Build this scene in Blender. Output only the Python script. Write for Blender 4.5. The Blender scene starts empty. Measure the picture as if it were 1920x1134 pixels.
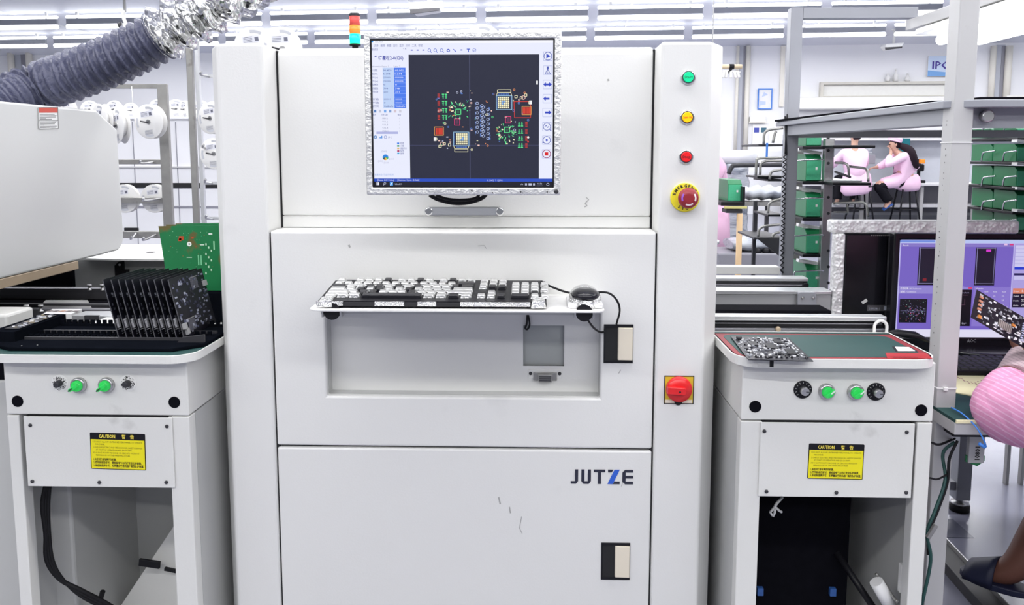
import bpy, bmesh, math, random
from mathutils import Vector, Matrix, Euler
random.seed(11)
S = bpy.context.scene
COL = S.collection
rad = math.radians
V = Vector

# ------------------------------------------------------------------ camera
F = 1500.0                       # focal length in pixels of the 1920 px frame
PCY = 451.0                      # row of the optical axis
CAM = V((0, 0, 1.29))
PITCH, YAW = 6.3, 1.64
cd = bpy.data.cameras.new('camera'); cam = bpy.data.objects.new('camera', cd); COL.objects.link(cam)
cd.sensor_width = 36; cd.lens = F / 1920 * 36; cd.shift_y = -(567 - PCY) / 1920
cd.clip_start = .05; cd.clip_end = 100
cam.location = CAM
cam.rotation_euler = (rad(90 - PITCH), 0, rad(YAW))
S.camera = cam
RM = Euler((rad(90 - PITCH), 0, rad(YAW)), 'XYZ').to_matrix()

# ------------------------------------------------------------------ world, exposure
wd = bpy.data.worlds.new('world'); S.world = wd; wd.use_nodes = True
bg = wd.node_tree.nodes['Background']; bg.inputs[0].default_value = (.86, .9, 1, 1); bg.inputs[1].default_value = .28
S.view_settings.view_transform = 'Standard'; S.view_settings.look = 'None'
S.view_settings.exposure = 0.0; S.view_settings.gamma = 1; S.view_settings.use_curve_mapping = False
TUBE_EMIT = 5.2                  # glow of the ceiling tubes
LAMP_W = 12.4                    # watts of every ceiling fitting

# ------------------------------------------------------------------ measuring helpers (a sight line met with a plane of the place)
def ray(u, v): return RM @ V(((u - 960) / F, (PCY - v) / F, -1))
def W(u, v, Y): d = ray(u, v); return CAM + d * (Y / d.y)
def WZ(u, v, Z): d = ray(u, v); return CAM + d * ((Z - CAM.z) / d.z)
def WX(u, v, X): d = ray(u, v); return CAM + d * (X / d.x)
def R4(u0, v0, u1, v1, Y):
    um, vm = (u0 + u1) / 2, (v0 + v1) / 2
    return W(u0, vm, Y).x, W(u1, vm, Y).x, W(um, v1, Y).z, W(um, v0, Y).z

# ------------------------------------------------------------------ materials
M = {}
def mat(name, col, rough=.5, metal=0., var=.04, scale=18, bump=0., bscale=60, emit=0., spots=None, alpha=1., spec=.5, coat=0., trans=0., stretch=None):
    m = bpy.data.materials.new(name); m.use_nodes = True; M[name] = m
    nt = m.node_tree; N = nt.nodes; L = nt.links; b = N['Principled BSDF']
    tc = N.new('ShaderNodeTexCoord'); src = tc.outputs['Object']
    if stretch:
        mp = N.new('ShaderNodeMapping'); mp.inputs['Scale'].default_value = stretch; L.new(src, mp.inputs[0]); src = mp.outputs[0]
    nz = N.new('ShaderNodeTexNoise'); nz.inputs['Scale'].default_value = scale; nz.inputs['Detail'].default_value = 4
    L.new(src, nz.inputs['Vector'])
    mx = N.new('ShaderNodeMix'); mx.data_type = 'RGBA'
    mx.inputs[6].default_value = tuple(max(0, c * (1 - var)) for c in col) + (1,)
    mx.inputs[7].default_value = tuple(min(1, c * (1 + var)) for c in col) + (1,)
    L.new(nz.outputs[0], mx.inputs[0]); out = mx.outputs[2]
    if spots:                                     # (colour, noise scale, threshold, softness, strength): smudges, wear and grime
        c2, sc, th, so, stg = spots
        n2 = N.new('ShaderNodeTexNoise'); n2.inputs['Scale'].default_value = sc; n2.inputs['Detail'].default_value = 6
        L.new(src, n2.inputs['Vector'])
        mr = N.new('ShaderNodeMapRange'); mr.inputs[1].default_value = th; mr.inputs[2].default_value = th + so; mr.inputs[4].default_value = stg
        L.new(n2.outputs[0], mr.inputs[0])
        m2 = N.new('ShaderNodeMix'); m2.data_type = 'RGBA'; m2.inputs[7].default_value = tuple(c2) + (1,)
        L.new(mr.outputs[0], m2.inputs[0]); L.new(out, m2.inputs[6]); out = m2.outputs[2]
    L.new(out, b.inputs['Base Color'])
    b.inputs['Roughness'].default_value = rough; b.inputs['Metallic'].default_value = metal
    b.inputs['Specular IOR Level'].default_value = spec; b.inputs['Coat Weight'].default_value = coat
    if trans: b.inputs['Transmission Weight'].default_value = trans
    if alpha < 1: b.inputs['Alpha'].default_value = alpha
    if emit: L.new(out, b.inputs['Emission Color']); b.inputs['Emission Strength'].default_value = emit
    if bump:
        nb = N.new('ShaderNodeTexNoise'); nb.inputs['Scale'].default_value = bscale; nb.inputs['Detail'].default_value = 3
        L.new(src, nb.inputs['Vector'])
        bp = N.new('ShaderNodeBump'); bp.inputs['Strength'].default_value = bump; bp.inputs['Distance'].default_value = .01
        L.new(nb.outputs[0], bp.inputs['Height']); L.new(bp.outputs[0], b.inputs['Normal'])
    return m
def foil(name, col, rough, bump, scale, dist=.02):          # crumpled metal foil: faceted voronoi relief
    m = mat(name, col, rough, 1., .12, 30); nt = m.node_tree; N = nt.nodes; L = nt.links; b = N['Principled BSDF']
    tc = N.new('ShaderNodeTexCoord')
    v1 = N.new('ShaderNodeTexVoronoi'); v1.inputs['Scale'].default_value = scale
    v2 = N.new('ShaderNodeTexVoronoi'); v2.inputs['Scale'].default_value = scale * 2.7
    ad = N.new('ShaderNodeMath'); ad.operation = 'MULTIPLY_ADD'; ad.inputs[1].default_value = .45
    for v in (v1, v2): L.new(tc.outputs['Object'], v.inputs['Vector'])
    L.new(v2.outputs['Distance'], ad.inputs[0]); L.new(v1.outputs['Distance'], ad.inputs[2])
    bp = N.new('ShaderNodeBump'); bp.inputs['Strength'].default_value = bump; bp.inputs['Distance'].default_value = dist
    L.new(ad.outputs[0], bp.inputs['Height']); L.new(bp.outputs[0], b.inputs['Normal'])
    return m
def printed(name, emit=0., rough=.55):                      # flat print: each shape of the print carries its own ink colour
    m = bpy.data.materials.new(name); m.use_nodes = True; M[name] = m
    nt = m.node_tree; N = nt.nodes; L = nt.links; b = N['Principled BSDF']
    a = N.new('ShaderNodeAttribute'); a.attribute_name = 'Col'
    b.inputs['Roughness'].default_value = rough
    if emit:
        b.inputs['Base Color'].default_value = (.01, .01, .01, 1)
        L.new(a.outputs['Color'], b.inputs['Emission Color']); b.inputs['Emission Strength'].default_value = emit
    else: L.new(a.outputs['Color'], b.inputs['Base Color'])
    return m
def lin(r, g, b):
    f = lambda c: (c / 255 / 12.92) if c / 255 <= .04045 else ((c / 255 + .055) / 1.055) ** 2.4
    return (f(r), f(g), f(b))

mat('paint', (.76, .76, .745), .42, 0, .02, 3, .03, 260, spots=((.5, .5, .5), 5, .66, .12, .35))
mat('paint_stand', (.74, .74, .715), .45, 0, .025, 4, .03, 240, spots=((.34, .33, .31), 9, .68, .08, .4))
mat('paint_side', (.54, .545, .535), .5, 0, .03, 5, spots=((.4, .39, .36), 7, .66, .1, .4))  # darker copy of the paint, carries the shade inside the stands
mat('hood_grey', (.60, .61, .605), .33, .15, .02, 3, .02, 400)
mat('gap', (.012, .012, .014), .8)
mat('black', (.007, .007, .01), .45, var=.2, spec=.3)
mat('black_gloss', (.01, .01, .014), .18, var=.2)
mat('black_matte', (.006, .006, .009), .85, var=.3, scale=40, spec=.03)
mat('rubber', (.009, .009, .011), .65, var=.2, spec=.3)
mat('charcoal', (.032, .032, .038), .55, var=.2)
mat('cream', (.80, .73, .60), .5)
mat('steel', (.56, .56, .56), .3, .9, .1, 30, stretch=(1, 1, 20))
mat('steel_dull', (.36, .355, .34), .38, .7, .18, 20, spots=((.12, .11, .1), 14, .6, .1, .5))
mat('chrome', (.75, .75, .76), .14, 1., .03)
mat('aluminium', (.66, .67, .69), .36, .75, .05, 8, stretch=(.3, 8, 8))
mat('aluminium_dark', (.2, .2, .22), .4, .7, .2, 12, stretch=(.3, 8, 8))
foil('foil', (.78, .78, .78), .2, .4, 17, .04)
foil('foil_tape', (.86, .86, .85), .45, .16, 130, .008)
foil('foil_key', (.84, .84, .83), .38, .3, 120, .005)
foil('foil_wrap', (.86, .86, .87), .4, .35, 45, .015)
M['foil_wrap'].node_tree.nodes['Principled BSDF'].inputs['Metallic'].default_value = .35
foil('foil_small', (.82, .82, .81), .25, .6, 150, .006)
mat('white_plastic', (.82, .82, .80), .4)
mat('white_reel', (.84, .835, .82), .38)
mat('label_white', (.82, .82, .82), .6)
mat('mat_green', (.008, .05, .047), .6, 0, .15, 6)
mat('red_tape', (.23, .016, .024), .6, var=.12)
mat('red_sign', (.36, .012, .018), .55)
mat('board_black', (.007, .007, .013), .4, var=.15, spec=.35)
mat('board_green', (.012, .19, .062), .4, 0, .1, 30, spots=((.17, .095, .03), 8, .53, .03, .8))
mat('board_edge', (.08, .08, .09), .5)
mat('hose', (.075, .08, .135), .33, 0, .2, 14, .5, 70)
mat('brass', (.42, .33, .23), .4, .35, .15, 12)
mat('led_green', (.02, .5, .08), .2, emit=.45, var=.05)
mat('led_green_cyan', (.0, .82, .42), .3, emit=1.15, var=.02)
mat('led_start', (.0, .50, .22), .3, emit=.75, var=.02)
mat('led_orange', (1., .42, .0), .3, emit=.75, var=.02)
mat('led_red', (.75, .01, .015), .3, emit=.22, var=.02)
mat('lens_red', (.62, .07, .06), .35, emit=.1)
mat('lens_orange', (.95, .27, .03), .35, emit=.2)
mat('stop_yellow', (.86, .74, .03), .45)
mat('stop_red', (.30, .02, .03), .35)
mat('switch_red', (.74, .015, .018), .32, coat=.3)
mat('switch_yellow', (.7, .5, .03), .5)
mat('glass_grey', (.4, .42, .41), .12, 0)
mat('ceiling', (.74, .76, .83), .5, 0, .03, 1.)
mat('wall', (.87, .875, .90), .55, 0, .02, 1.)
mat('wall_grey', (.50, .52, .58), .5)
mat('floor', (.20, .205, .27), .15, 0, .08, 1.2, .03, 8, spots=((.13, .135, .19), 2.2, .55, .2, .5))
mat('floor_patch', (.10, .105, .15), .2, 0, .1, 2)
mat('ceiling_strip', (.82, .83, .85), .45)
mat('tube', (.97, .985, 1.), .4, emit=TUBE_EMIT, var=0)
mat('frame_grey', (.31, .32, .355), .4, .15, .03, 4)
mat('beam_grey', (.36, .365, .38), .4, .2, .05, 8)
mat('frame_light', (.50, .50, .505), .42, .05, .04, 5, spots=((.3, .3, .3), 10, .7, .08, .5))
mat('bin_green', (.012, .18, .065), .32, 0, .12, 12)
mat('bin_green_light', (.07, .45, .24), .25, 0, .2, 25, .2, 50)  # lit copy of the bin green, light put into the colour
mat('pink', (.80, .50, .68), .75, 0, .06, 12, .12, 40)
mat('pink_bright', (.90, .62, .80), .75, 0, .06, 10, .12, 30)
mat('skin', (.60, .36, .27), .55, 0, .06, 20)
mat('skin_shaded', (.20, .085, .06), .5, 0, .08, 20)  # skin darkened, shade around the foot put into the colour
mat('hair', (.016, .008, .014), .7, 0, .4, 60, spec=.2, stretch=(8, 8, 1))
mat('trousers', (.007, .007, .011), .85, spec=.2)
mat('slipper_blue', (.03, .10, .36), .55)
mat('slipper_navy', (.012, .016, .05), .55)
mat('paper_yellow', (.83, .78, .50), .7)
mat('wood', (.60, .42, .24), .55, 0, .15, 8, stretch=(1, 1, .1))
mat('wood_pale', (.76, .62, .42), .55, 0, .1, 8)
mat('pipe_cream', (.83, .80, .72), .5)
mat('window_frame', (.62, .60, .54), .5)
mat('plastic_film', (.45, .48, .53), .25, 0, .25, 9, .8, 16, spots=((.10, .12, .17), 7, .47, .12, .8), stretch=(.5, 1, 2.2))
mat('film_roll', (.74, .76, .80), .3, 0, .08, 8, .3, 12)
mat('cable_green', (.01, .06, .055), .5)
mat('cable_blue', (.05, .22, .70), .4)
mat('yellow_bar', (.62, .58, .22), .5)
mat('teal_screen', (.012, .12, .15), .3, emit=.25)
mat('blue_plastic', (.04, .13, .42), .4)
mat('bench_white', (.72, .72, .74), .4)
mat('bench_grey', (.28, .28, .32), .5)
mat('lcd_off', (.012, .014, .024), .22)
mat('tray_esd', (.005, .006, .009), .9, var=.25, spec=.0)
printed('ink'); printed('display', 1.0, .25); printed('display_purple', .9, .25)
# fine pin-stripes woven into the operator's sleeve
def stripes(name, c1, c2, scale):
    m = mat(name, c1, .8, 0, .05, 10, .1, 40); nt = m.node_tree; N = nt.nodes; L = nt.links; b = N['Principled BSDF']
    tc = N.new('ShaderNodeTexCoord'); wv = N.new('ShaderNodeTexWave'); wv.wave_type = 'BANDS'; wv.bands_direction = 'X'
    wv.inputs['Scale'].default_value = scale; wv.inputs['Distortion'].default_value = 0
    mp = N.new('ShaderNodeMapping'); mp.inputs['Rotation'].default_value = (0, rad(58), 0)
    L.new(tc.outputs['Object'], mp.inputs[0]); L.new(mp.outputs[0], wv.inputs['Vector'])
    mr = N.new('ShaderNodeMapRange'); mr.inputs[1].default_value = .75; mr.inputs[2].default_value = .95; L.new(wv.outputs[0], mr.inputs[0])
    mx = N.new('ShaderNodeMix'); mx.data_type = 'RGBA'; mx.inputs[6].default_value = c1 + (1,); mx.inputs[7].default_value = c2 + (1,)
    L.new(mr.outputs[0], mx.inputs[0]); L.new(mx.outputs[2], b.inputs['Base Color'])
    for n_ in N:
        if n_.type == 'BUMP': n_.inputs['Strength'].default_value = .4; n_.inputs['Distance'].default_value = .025
        if n_.type == 'TEX_NOISE' and abs(n_.inputs['Scale'].default_value - 40) < 1: n_.inputs['Scale'].default_value = 13; n_.inputs['Distortion'].default_value = 1.2
stripes('pink_stripe', (.68, .29, .48), (.76, .44, .62), 34)
stripes('cuff_stripe', (.56, .44, .47), (.42, .33, .36), 45)

# ------------------------------------------------------------------ mesh builder
def org(o):
    p = V((0, 0, 0))
    while o is not None: p = p + V(o.location); o = o.parent
    return p
class MB:
    def __init__(s, frame=None): s.v = []; s.f = []; s.c = []; s.col = None; s.T = frame; s.sm = []; s.smooth = False
    def p(s, co):
        co = V(co)
        if s.T is not None: co = s.T @ co
        s.v.append(co); return len(s.v) - 1
    def face(s, idx): s.f.append(tuple(idx)); s.c.append(s.col); s.sm.append(s.smooth)
    def poly(s, pts): s.face([s.p(q) for q in pts]); return s
    def box(s, x0, x1, y0, y1, z0, z1):
        i = [s.p((x, y, z)) for z in (z0, z1) for y in (y0, y1) for x in (x0, x1)]
        for f in ((0, 2, 3, 1), (4, 5, 7, 6), (0, 1, 5, 4), (2, 6, 7, 3), (0, 4, 6, 2), (1, 3, 7, 5)): s.face([i[k] for k in f])
        return s
    def prism(s, pts, ax, a0, a1):          # polygon in the plane across axis ax ('x': (y,z), 'y': (x,z), 'z': (x,y))
        def q(p, a): return {'x': (a, p[0], p[1]), 'y': (p[0], a, p[1]), 'z': (p[0], p[1], a)}[ax]
        A = [s.p(q(p, a0)) for p in pts]; B = [s.p(q(p, a1)) for p in pts]; n = len(pts)
        s.face(A[::-1]); s.face(B)
        for k in range(n): s.face((A[k], A[(k + 1) % n], B[(k + 1) % n], B[k]))
        return s
    def hexa(s, lo, hi):                    # two quads, four points each
        A = [s.p(p) for p in lo]; B = [s.p(p) for p in hi]
        s.face(A[::-1]); s.face(B)
        for k in range(4): s.face((A[k], A[(k + 1) % 4], B[(k + 1) % 4], B[k]))
        return s
    def ring(s, c, a, b, ra, rb, n): return [s.p(c + a * (ra * math.cos(2 * math.pi * k / n)) + b * (rb * math.sin(2 * math.pi * k / n))) for k in range(n)]
    def skin(s, rings, cap0=True, cap1=True):
        n = len(rings[0]); sm = s.smooth
        for A, B in zip(rings, rings[1:]):
            for k in range(n): s.face((A[k], A[(k + 1) % n], B[(k + 1) % n], B[k]))
        s.smooth = False
        if cap0: s.face(rings[0][::-1])
        if cap1: s.face(rings[-1])
        s.smooth = sm; return s
    def lathe(s, prof, o, ax=(0, 0, 1), n=20, cap0=True, cap1=True):     # prof: (radius, height along ax)
        o = V(o); ax = V(ax).normalized(); a = ax.orthogonal().normalized(); b = ax.cross(a)
        sm = s.smooth; s.smooth = True
        s.skin([s.ring(o + ax * h, a, b, r, r, n) for r, h in prof], cap0, cap1); s.smooth = sm; return s
    def cyl(s, p0, p1, r0, r1=None, n=16):
        p0, p1 = V(p0), V(p1); d = p1 - p0
        return s.lathe([(r0, 0), (r0 if r1 is None else r1, d.length)], p0, d, n)
    def tube(s, pts, r, n=8, cap=True):
        pts = [V(p) for p in pts]; rr = r if isinstance(r, (list, tuple)) else [r] * len(pts)
        t = (pts[1] - pts[0]).normalized(); a = t.orthogonal().normalized(); rings = []
        sm = s.smooth; s.smooth = True
        for k, p in enumerate(pts):
            t2 = (pts[min(k + 1, len(pts) - 1)] - pts[max(k - 1, 0)]).normalized()
            a = (a - t2 * a.dot(t2)).normalized(); b = t2.cross(a)
            rings.append(s.ring(p, a, b, rr[k], rr[k], n))
        s.skin(rings, cap, cap); s.smooth = sm; return s
    def ball(s, c, r, nu=14, nv=9):
        c = V(c); rx, ry, rz = (r, r, r) if isinstance(r, (int, float)) else r
        sm = s.smooth; s.smooth = True; rings = []
        for j in range(1, nv):
            th = math.pi * j / nv
            rings.append([s.p(c + V((rx * math.sin(th) * math.cos(2 * math.pi * k / nu), ry * math.sin(th) * math.sin(2 * math.pi * k / nu), -rz * math.cos(th)))) for k in range(nu)])
        s.skin(rings, True, True); s.smooth = sm; return s
    def loft(s, rings):                     # rings: (centre, half width vector, half depth vector)
        sm = s.smooth; s.smooth = True
        s.skin([s.ring(V(c), V(a), V(b), 1, 1, 18) for c, a, b in rings]); s.smooth = sm; return s
    def plate(s, x0, x1, z0, z1, y0, y1, holes=()):      # upright sheet with rectangular openings
        xs = sorted({x0, x1, *[h[0] for h in holes], *[h[1] for h in holes]}); zs = sorted({z0, z1, *[h[2] for h in holes], *[h[3] for h in holes]})
        idx = {}
        def g(i, j, y):
            k = (i, j, y)
            if k not in idx: idx[k] = s.p((xs[i], y, zs[j]))
            return idx[k]
        def solid(i, j):
            if not (0 <= i < len(xs) - 1 and 0 <= j < len(zs) - 1): return False
            cx, cz = (xs[i] + xs[i + 1]) / 2, (zs[j] + zs[j + 1]) / 2
            return not any(h[0] < cx < h[1] and h[2] < cz < h[3] for h in holes)
        for i in range(len(xs) - 1):
            for j in range(len(zs) - 1):
                if not solid(i, j): continue
                s.face((g(i, j, y0), g(i + 1, j, y0), g(i + 1, j + 1, y0), g(i, j + 1, y0)))
                s.face((g(i, j, y1), g(i, j + 1, y1), g(i + 1, j + 1, y1), g(i + 1, j, y1)))
                if not solid(i - 1, j): s.face((g(i, j, y1), g(i, j, y0), g(i, j + 1, y0), g(i, j + 1, y1)))
                if not solid(i + 1, j): s.face((g(i + 1, j, y0), g(i + 1, j, y1), g(i + 1, j + 1, y1), g(i + 1, j + 1, y0)))
                if not solid(i, j - 1): s.face((g(i, j, y1), g(i + 1, j, y1), g(i + 1, j, y0), g(i, j, y0)))
                if not solid(i, j + 1): s.face((g(i, j + 1, y0), g(i + 1, j + 1, y0), g(i + 1, j + 1, y1), g(i, j + 1, y1)))
        return s
    def text(s, body, o, right, up, size, width=None, align='l', bold=0.):
        o, right, up = V(o), V(right), V(up)
        vs, fs, x0, x1 = text_shape(body, bold)
        k = (width / ((x1 - x0) * size)) if width else 1.
        off = {'l': x0, 'c': (x0 + x1) / 2, 'r': x1}[align]
        i = [s.p(o + right * ((x - off) * size * k) + up * (y * size)) for x, y in vs]
        for f in fs: s.face([i[q] for q in f])
        return s
    def build(s, name, m, parent=None, bev=0., seg=2, at=None, kind=None):
        o0 = org(parent) if parent is not None else (V(at) if at is not None else None)
        if o0 is None:
            xs, ys, zs = zip(*s.v); o0 = V(((min(xs) + max(xs)) / 2, (min(ys) + max(ys)) / 2, min(zs)))
        me = bpy.data.meshes.new(name); me.from_pydata([v - o0 for v in s.v], [], s.f)
        bm = bmesh.new(); bm.from_mesh(me)
        if not any(s.c): bmesh.ops.recalc_face_normals(bm, faces=bm.faces)
        bm.to_mesh(me); bm.free()
        if any(s.c):
            at_ = me.attributes.new('Col', 'FLOAT_COLOR', 'CORNER'); k = 0; data = []
            for f, c in zip(s.f, s.c):
                for _ in f: data += list(c or (1, 1, 1)) + [1.]
            at_.data.foreach_set('color', data)
        me.polygons.foreach_set('use_smooth', s.sm)
        me.materials.append(M[m]); me.update()
        o = bpy.data.objects.new(name, me); COL.objects.link(o)
        if parent is not None: o.parent = parent
        else: o.location = o0
        if bev:
            b = o.modifiers.new('edge', 'BEVEL'); b.width = bev; b.segments = seg; b.limit_method = 'ANGLE'; b.angle_limit = rad(40)
        if kind: o['kind'] = kind
        return o
_tx = {}
def text_shape(body, bold=0.):
    key = (body, bold)
    if key not in _tx:
        c = bpy.data.curves.new('lettering', 'FONT'); c.body = body; c.size = 1; c.resolution_u = 1; c.offset = bold
        o = bpy.data.objects.new('lettering', c); COL.objects.link(o); bpy.context.view_layer.update()
        me = o.to_mesh(); vs = [(v.co.x, v.co.y) for v in me.vertices]; fs = [tuple(p.vertices) for p in me.polygons]
        o.to_mesh_clear(); bpy.data.objects.remove(o); bpy.data.curves.remove(c)
        xs = [p[0] for p in vs] or [0, 1]; _tx[key] = (vs, fs, min(xs), max(xs))
    return _tx[key]
def rrect(x0, x1, y0, y1, r, n=5):
    pts = []
    rs = r if isinstance(r, (list, tuple)) else (r,) * 4
    for (cx, cy, a0), q in zip(((x1, y1, 0), (x0, y1, 90), (x0, y0, 180), (x1, y0, 270)), rs):
        sx = -1 if cx == x1 else 1; sy = -1 if cy == y1 else 1
        for k in range(n + 1):
            a = rad(a0 + 90 * k / n); pts.append((cx + sx * q + q * math.cos(a), cy + sy * q + q * math.sin(a)))
            if q == 0: break
    return pts
def tag(o, label, cat, group=None, kind=None):
    o['label'] = label; o['category'] = cat
    if group: o['group'] = group
    if kind: o['kind'] = kind
    return o
def thing(name, label, cat, loc=(0, 0, 0), group=None):
    o = bpy.data.objects.new(name, None); COL.objects.link(o); o.location = loc; o.empty_display_size = .05
    return tag(o, label, cat, group)
def copy_tree(o, parent=None):
    c = o.copy(); COL.objects.link(c); c.parent = parent
    for ch in list(o.children): copy_tree(ch, c)
    return c
def struct(o, label=None):
    o['kind'] = 'structure'
    if label: o['label'] = label
    return o
def smooth_path(pts, n=6):                   # Catmull-Rom through the points
    P = [V(p) for p in pts]; P = [P[0] * 2 - P[1]] + P + [P[-1] * 2 - P[-2]]; out = []
    for i in range(1, len(P) - 2):
        for k in range(n):
            t = k / n; a, b, c, d = P[i - 1], P[i], P[i + 1], P[i + 2]
            out.append(.5 * ((2 * b) + (c - a) * t + (2 * a - 5 * b + 4 * c - d) * t * t + (3 * b - a - 3 * c + d) * t ** 3))
    out.append(P[-2]); return out
# ------------------------------------------------------------------ the room (turned a few degrees against the machine line)
RA = rad(-4.0)
EX, EY = V((math.cos(RA), math.sin(RA), 0)), V((-math.sin(RA), math.cos(RA), 0))
RF = Matrix.Rotation(RA, 4, 'Z')
ZC, YW = 3.58, 17.2
def WW(u, v, off=0.):                        # sight line met with the far wall (or a plane in front of it), in room coordinates
    d = ray(u, v); t = ((YW - off) - CAM.dot(EY)) / d.dot(EY); p = CAM + d * t
    return p.dot(EX), p.z
def wall_rect(u0, v0, u1, v1, off=0.):
    um, vm = (u0 + u1) / 2, (v0 + v1) / 2
    return WW(u0, vm, off)[0], WW(u1, vm, off)[0], WW(um, v1, off)[1], WW(um, v0, off)[1]
def room_build(b, name, m, parent=None, **k):
    o = b.build(name, m, parent, at=(0, 0, 0) if parent is None else None, **k)
    if parent is None: o.rotation_euler.z = RA
    return o
struct(room_build(MB().box(-14, 14, -4, YW + .2, -.1, 0), 'floor', 'floor'))
struct(room_build(MB().box(-14, 14, -4, YW + .2, ZC, ZC + .1), 'ceiling', 'ceiling'))
struct(room_build(MB().box(-14, 14, YW, YW + .2, 0, ZC), 'wall_back', 'wall'))
struct(room_build(MB().box(-14.2, -14, -4, YW + .2, 0, ZC), 'wall_left', 'wall'))
struct(room_build(MB().box(14, 14.2, -4, YW + .2, 0, ZC), 'wall_right', 'wall'))
# cove where the ceiling meets the far wall, and thin seams between the ceiling panels
struct(room_build(MB().prism([(YW, ZC), (YW, ZC - .12), (YW - .35, ZC)], 'x', -14, 14), 'trim_1', 'ceiling'))
cl = bpy.data.objects['ceiling']
for k, x in enumerate((-9.6, -6.2, -2.8, .6, 4.0, 7.4, 10.8)):
    b = MB().box(x - .02, x + .02, 6, YW - .35, ZC - .012, ZC); room_build(b, 'panel_joint', 'ceiling_strip', cl)

# wall features: pipes, dark window reveals, ledge, long recess, notices
def wall_bit(name, m, u0, v0, u1, v1, depth, parent=None, off=0., bev=0.):
    x0, x1, z0, z1 = wall_rect(u0, v0, u1, v1, off + depth)
    return room_build(MB().box(x0, x1, YW - off - depth, YW - off, z0, z1), name, m, parent, bev=bev)
n = 0
for (a, c, d_, e) in ((1378, 1384, 1395, 1405), (1855, 1866, 1882, 1896), (17, 28, 50, 62)):
    bot = {1378: 284, 1855: 190, 17: 200}[a]
    n += 1
    o = struct(wall_bit('window_%d' % n, 'wall_grey', c, 84, d_, bot, .02))
    for (p, q) in ((a, c), (d_ + 1, e)):
        x0, x1, z0, z1 = wall_rect(p, 86, q, bot, .06)
        room_build(MB().cyl(((x0 + x1) / 2, YW - .06, z0), ((x0 + x1) / 2, YW - .06, z1), (x1 - x0) / 2), 'window_frame', 'pipe_cream', o)
    x0, x1, z0, z1 = wall_rect((c + d_) / 2 + 2, 86, d_, bot, .03)
    room_build(MB().box(x0, x1, YW - .03, YW - .02, z0, z1), 'dark_reveal', 'bench_grey', o)
n += 1
x0, x1, z0, z1 = wall_rect(1538, 153, 1790, 181, .1)
o = struct(room_build(MB().plate(x0, x1, z0, z1, YW - .12, YW, [(x0 + .06, x1 - .03, z0 + .02, z1 - .05)]), 'window_%d' % n, 'window_frame'))
room_build(MB().box(x0 + .06, x1 - .03, YW - .02, YW - .004, z0 + .02, z1 - .05), 'pane', 'white_plastic', o)
struct(wall_bit('trim_2', 'white_plastic', 1490, 181, 1800, 204, .35, bev=.03))
struct(wall_bit('trim_3', 'pipe_cream', 1463, 86, 1471, 200, .06))
b = MB(); x0, x1, z0, z1 = wall_rect(1740, 105, 1802, 143, .06)
o = tag(room_build(MB().box(x0, x1, YW - .06, YW - .03, z0, z1), 'wall_sign', 'label_white'), 'pale blue sign with purple letters hung on the far white wall', 'sign')
b = MB(); b.col = lin(205, 222, 245); b.poly([(x0, YW - .061, z0), (x1, YW - .061, z0), (x1, YW - .061, z1), (x0, YW - .061, z1)])
b.col = lin(120, 170, 225); b.poly([(x0, YW - .063, z0), (x1, YW - .063, z0), (x1, YW - .063, z0 + .05), (x0, YW - .063, z0 + .12)])
b.col = lin(70, 50, 150); b.text('IPQC', (x0 + .08, YW - .065, z0 + .15), (1, 0, 0), (0, 0, 1), .21, width=.52, bold=.02)
room_build(b, 'lettering', 'ink', o)
x0, x1, z0, z1 = wall_rect(1421, 166, 1448, 205, .04)
o = thing('picture_frame', 'blue framed white notice on the far wall beside the pipes', 'notice'); o.rotation_euler.z = RA
b = MB().plate(x0, x1, z0, z1, YW - .05, YW - .01, [(x0 + .02, x1 - .02, z0 + .02, z1 - .02)]); room_build(b, 'frame', 'cable_blue', o)
room_build(MB().box(x0 + .02, x1 - .02, YW - .03, YW - .012, z0 + .02, z1 - .02), 'sheet', 'label_white', o)
b = MB(); b.col = lin(190, 205, 235); b.poly([(x0 + .05, YW - .032, z0 + .08), (x0 + .16, YW - .032, z0 + .1), (x0 + .16, YW - .032, z0 + .16), (x0 + .05, YW - .032, z0 + .17)])
b.poly([(x0 + .08, YW - .032, z0 + .25), (x0 + .2, YW - .032, z0 + .3), (x0 + .12, YW - .032, z0 + .36)]); room_build(b, 'picture', 'ink', o)
x0, x1, z0, z1 = wall_rect(1411, 232, 1441, 271, .04)
o = tag(room_build(MB().box(x0, x1, YW - .03, YW - .01, z0, z1), 'wall_notice', 'label_white'), 'white paper notice with two blue photographs under the wall box', 'notice')
b = MB(); b.col = lin(70, 80, 170); b.poly([(x0 + .03, YW - .032, z1 - .18), (x0 + .13, YW - .032, z1 - .18), (x0 + .13, YW - .032, z1 - .08), (x0 + .03, YW - .032, z1 - .08)])
b.col = lin(60, 100, 120); b.poly([(x0 + .17, YW - .032, z1 - .18), (x0 + .28, YW - .032, z1 - .18), (x0 + .28, YW - .032, z1 - .08), (x0 + .17, YW - .032, z1 - .08)])
room_build(b, 'picture', 'ink', o)
x0, x1, z0, z1 = wall_rect(1406, 218, 1437, 230, .1)
o = thing('wall_box', 'white electrical box mounted on the far wall above a notice', 'junction box'); o.rotation_euler.z = RA
room_build(MB().box(x0, x1, YW - .1, YW, z0, z1), 'casing', 'white_plastic', o, bev=.02)
room_build(MB().box(x0 - .02, x1 + .02, YW - .11, YW - .1, z0, z0 + .02), 'lid', 'pipe_cream', o)
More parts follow.
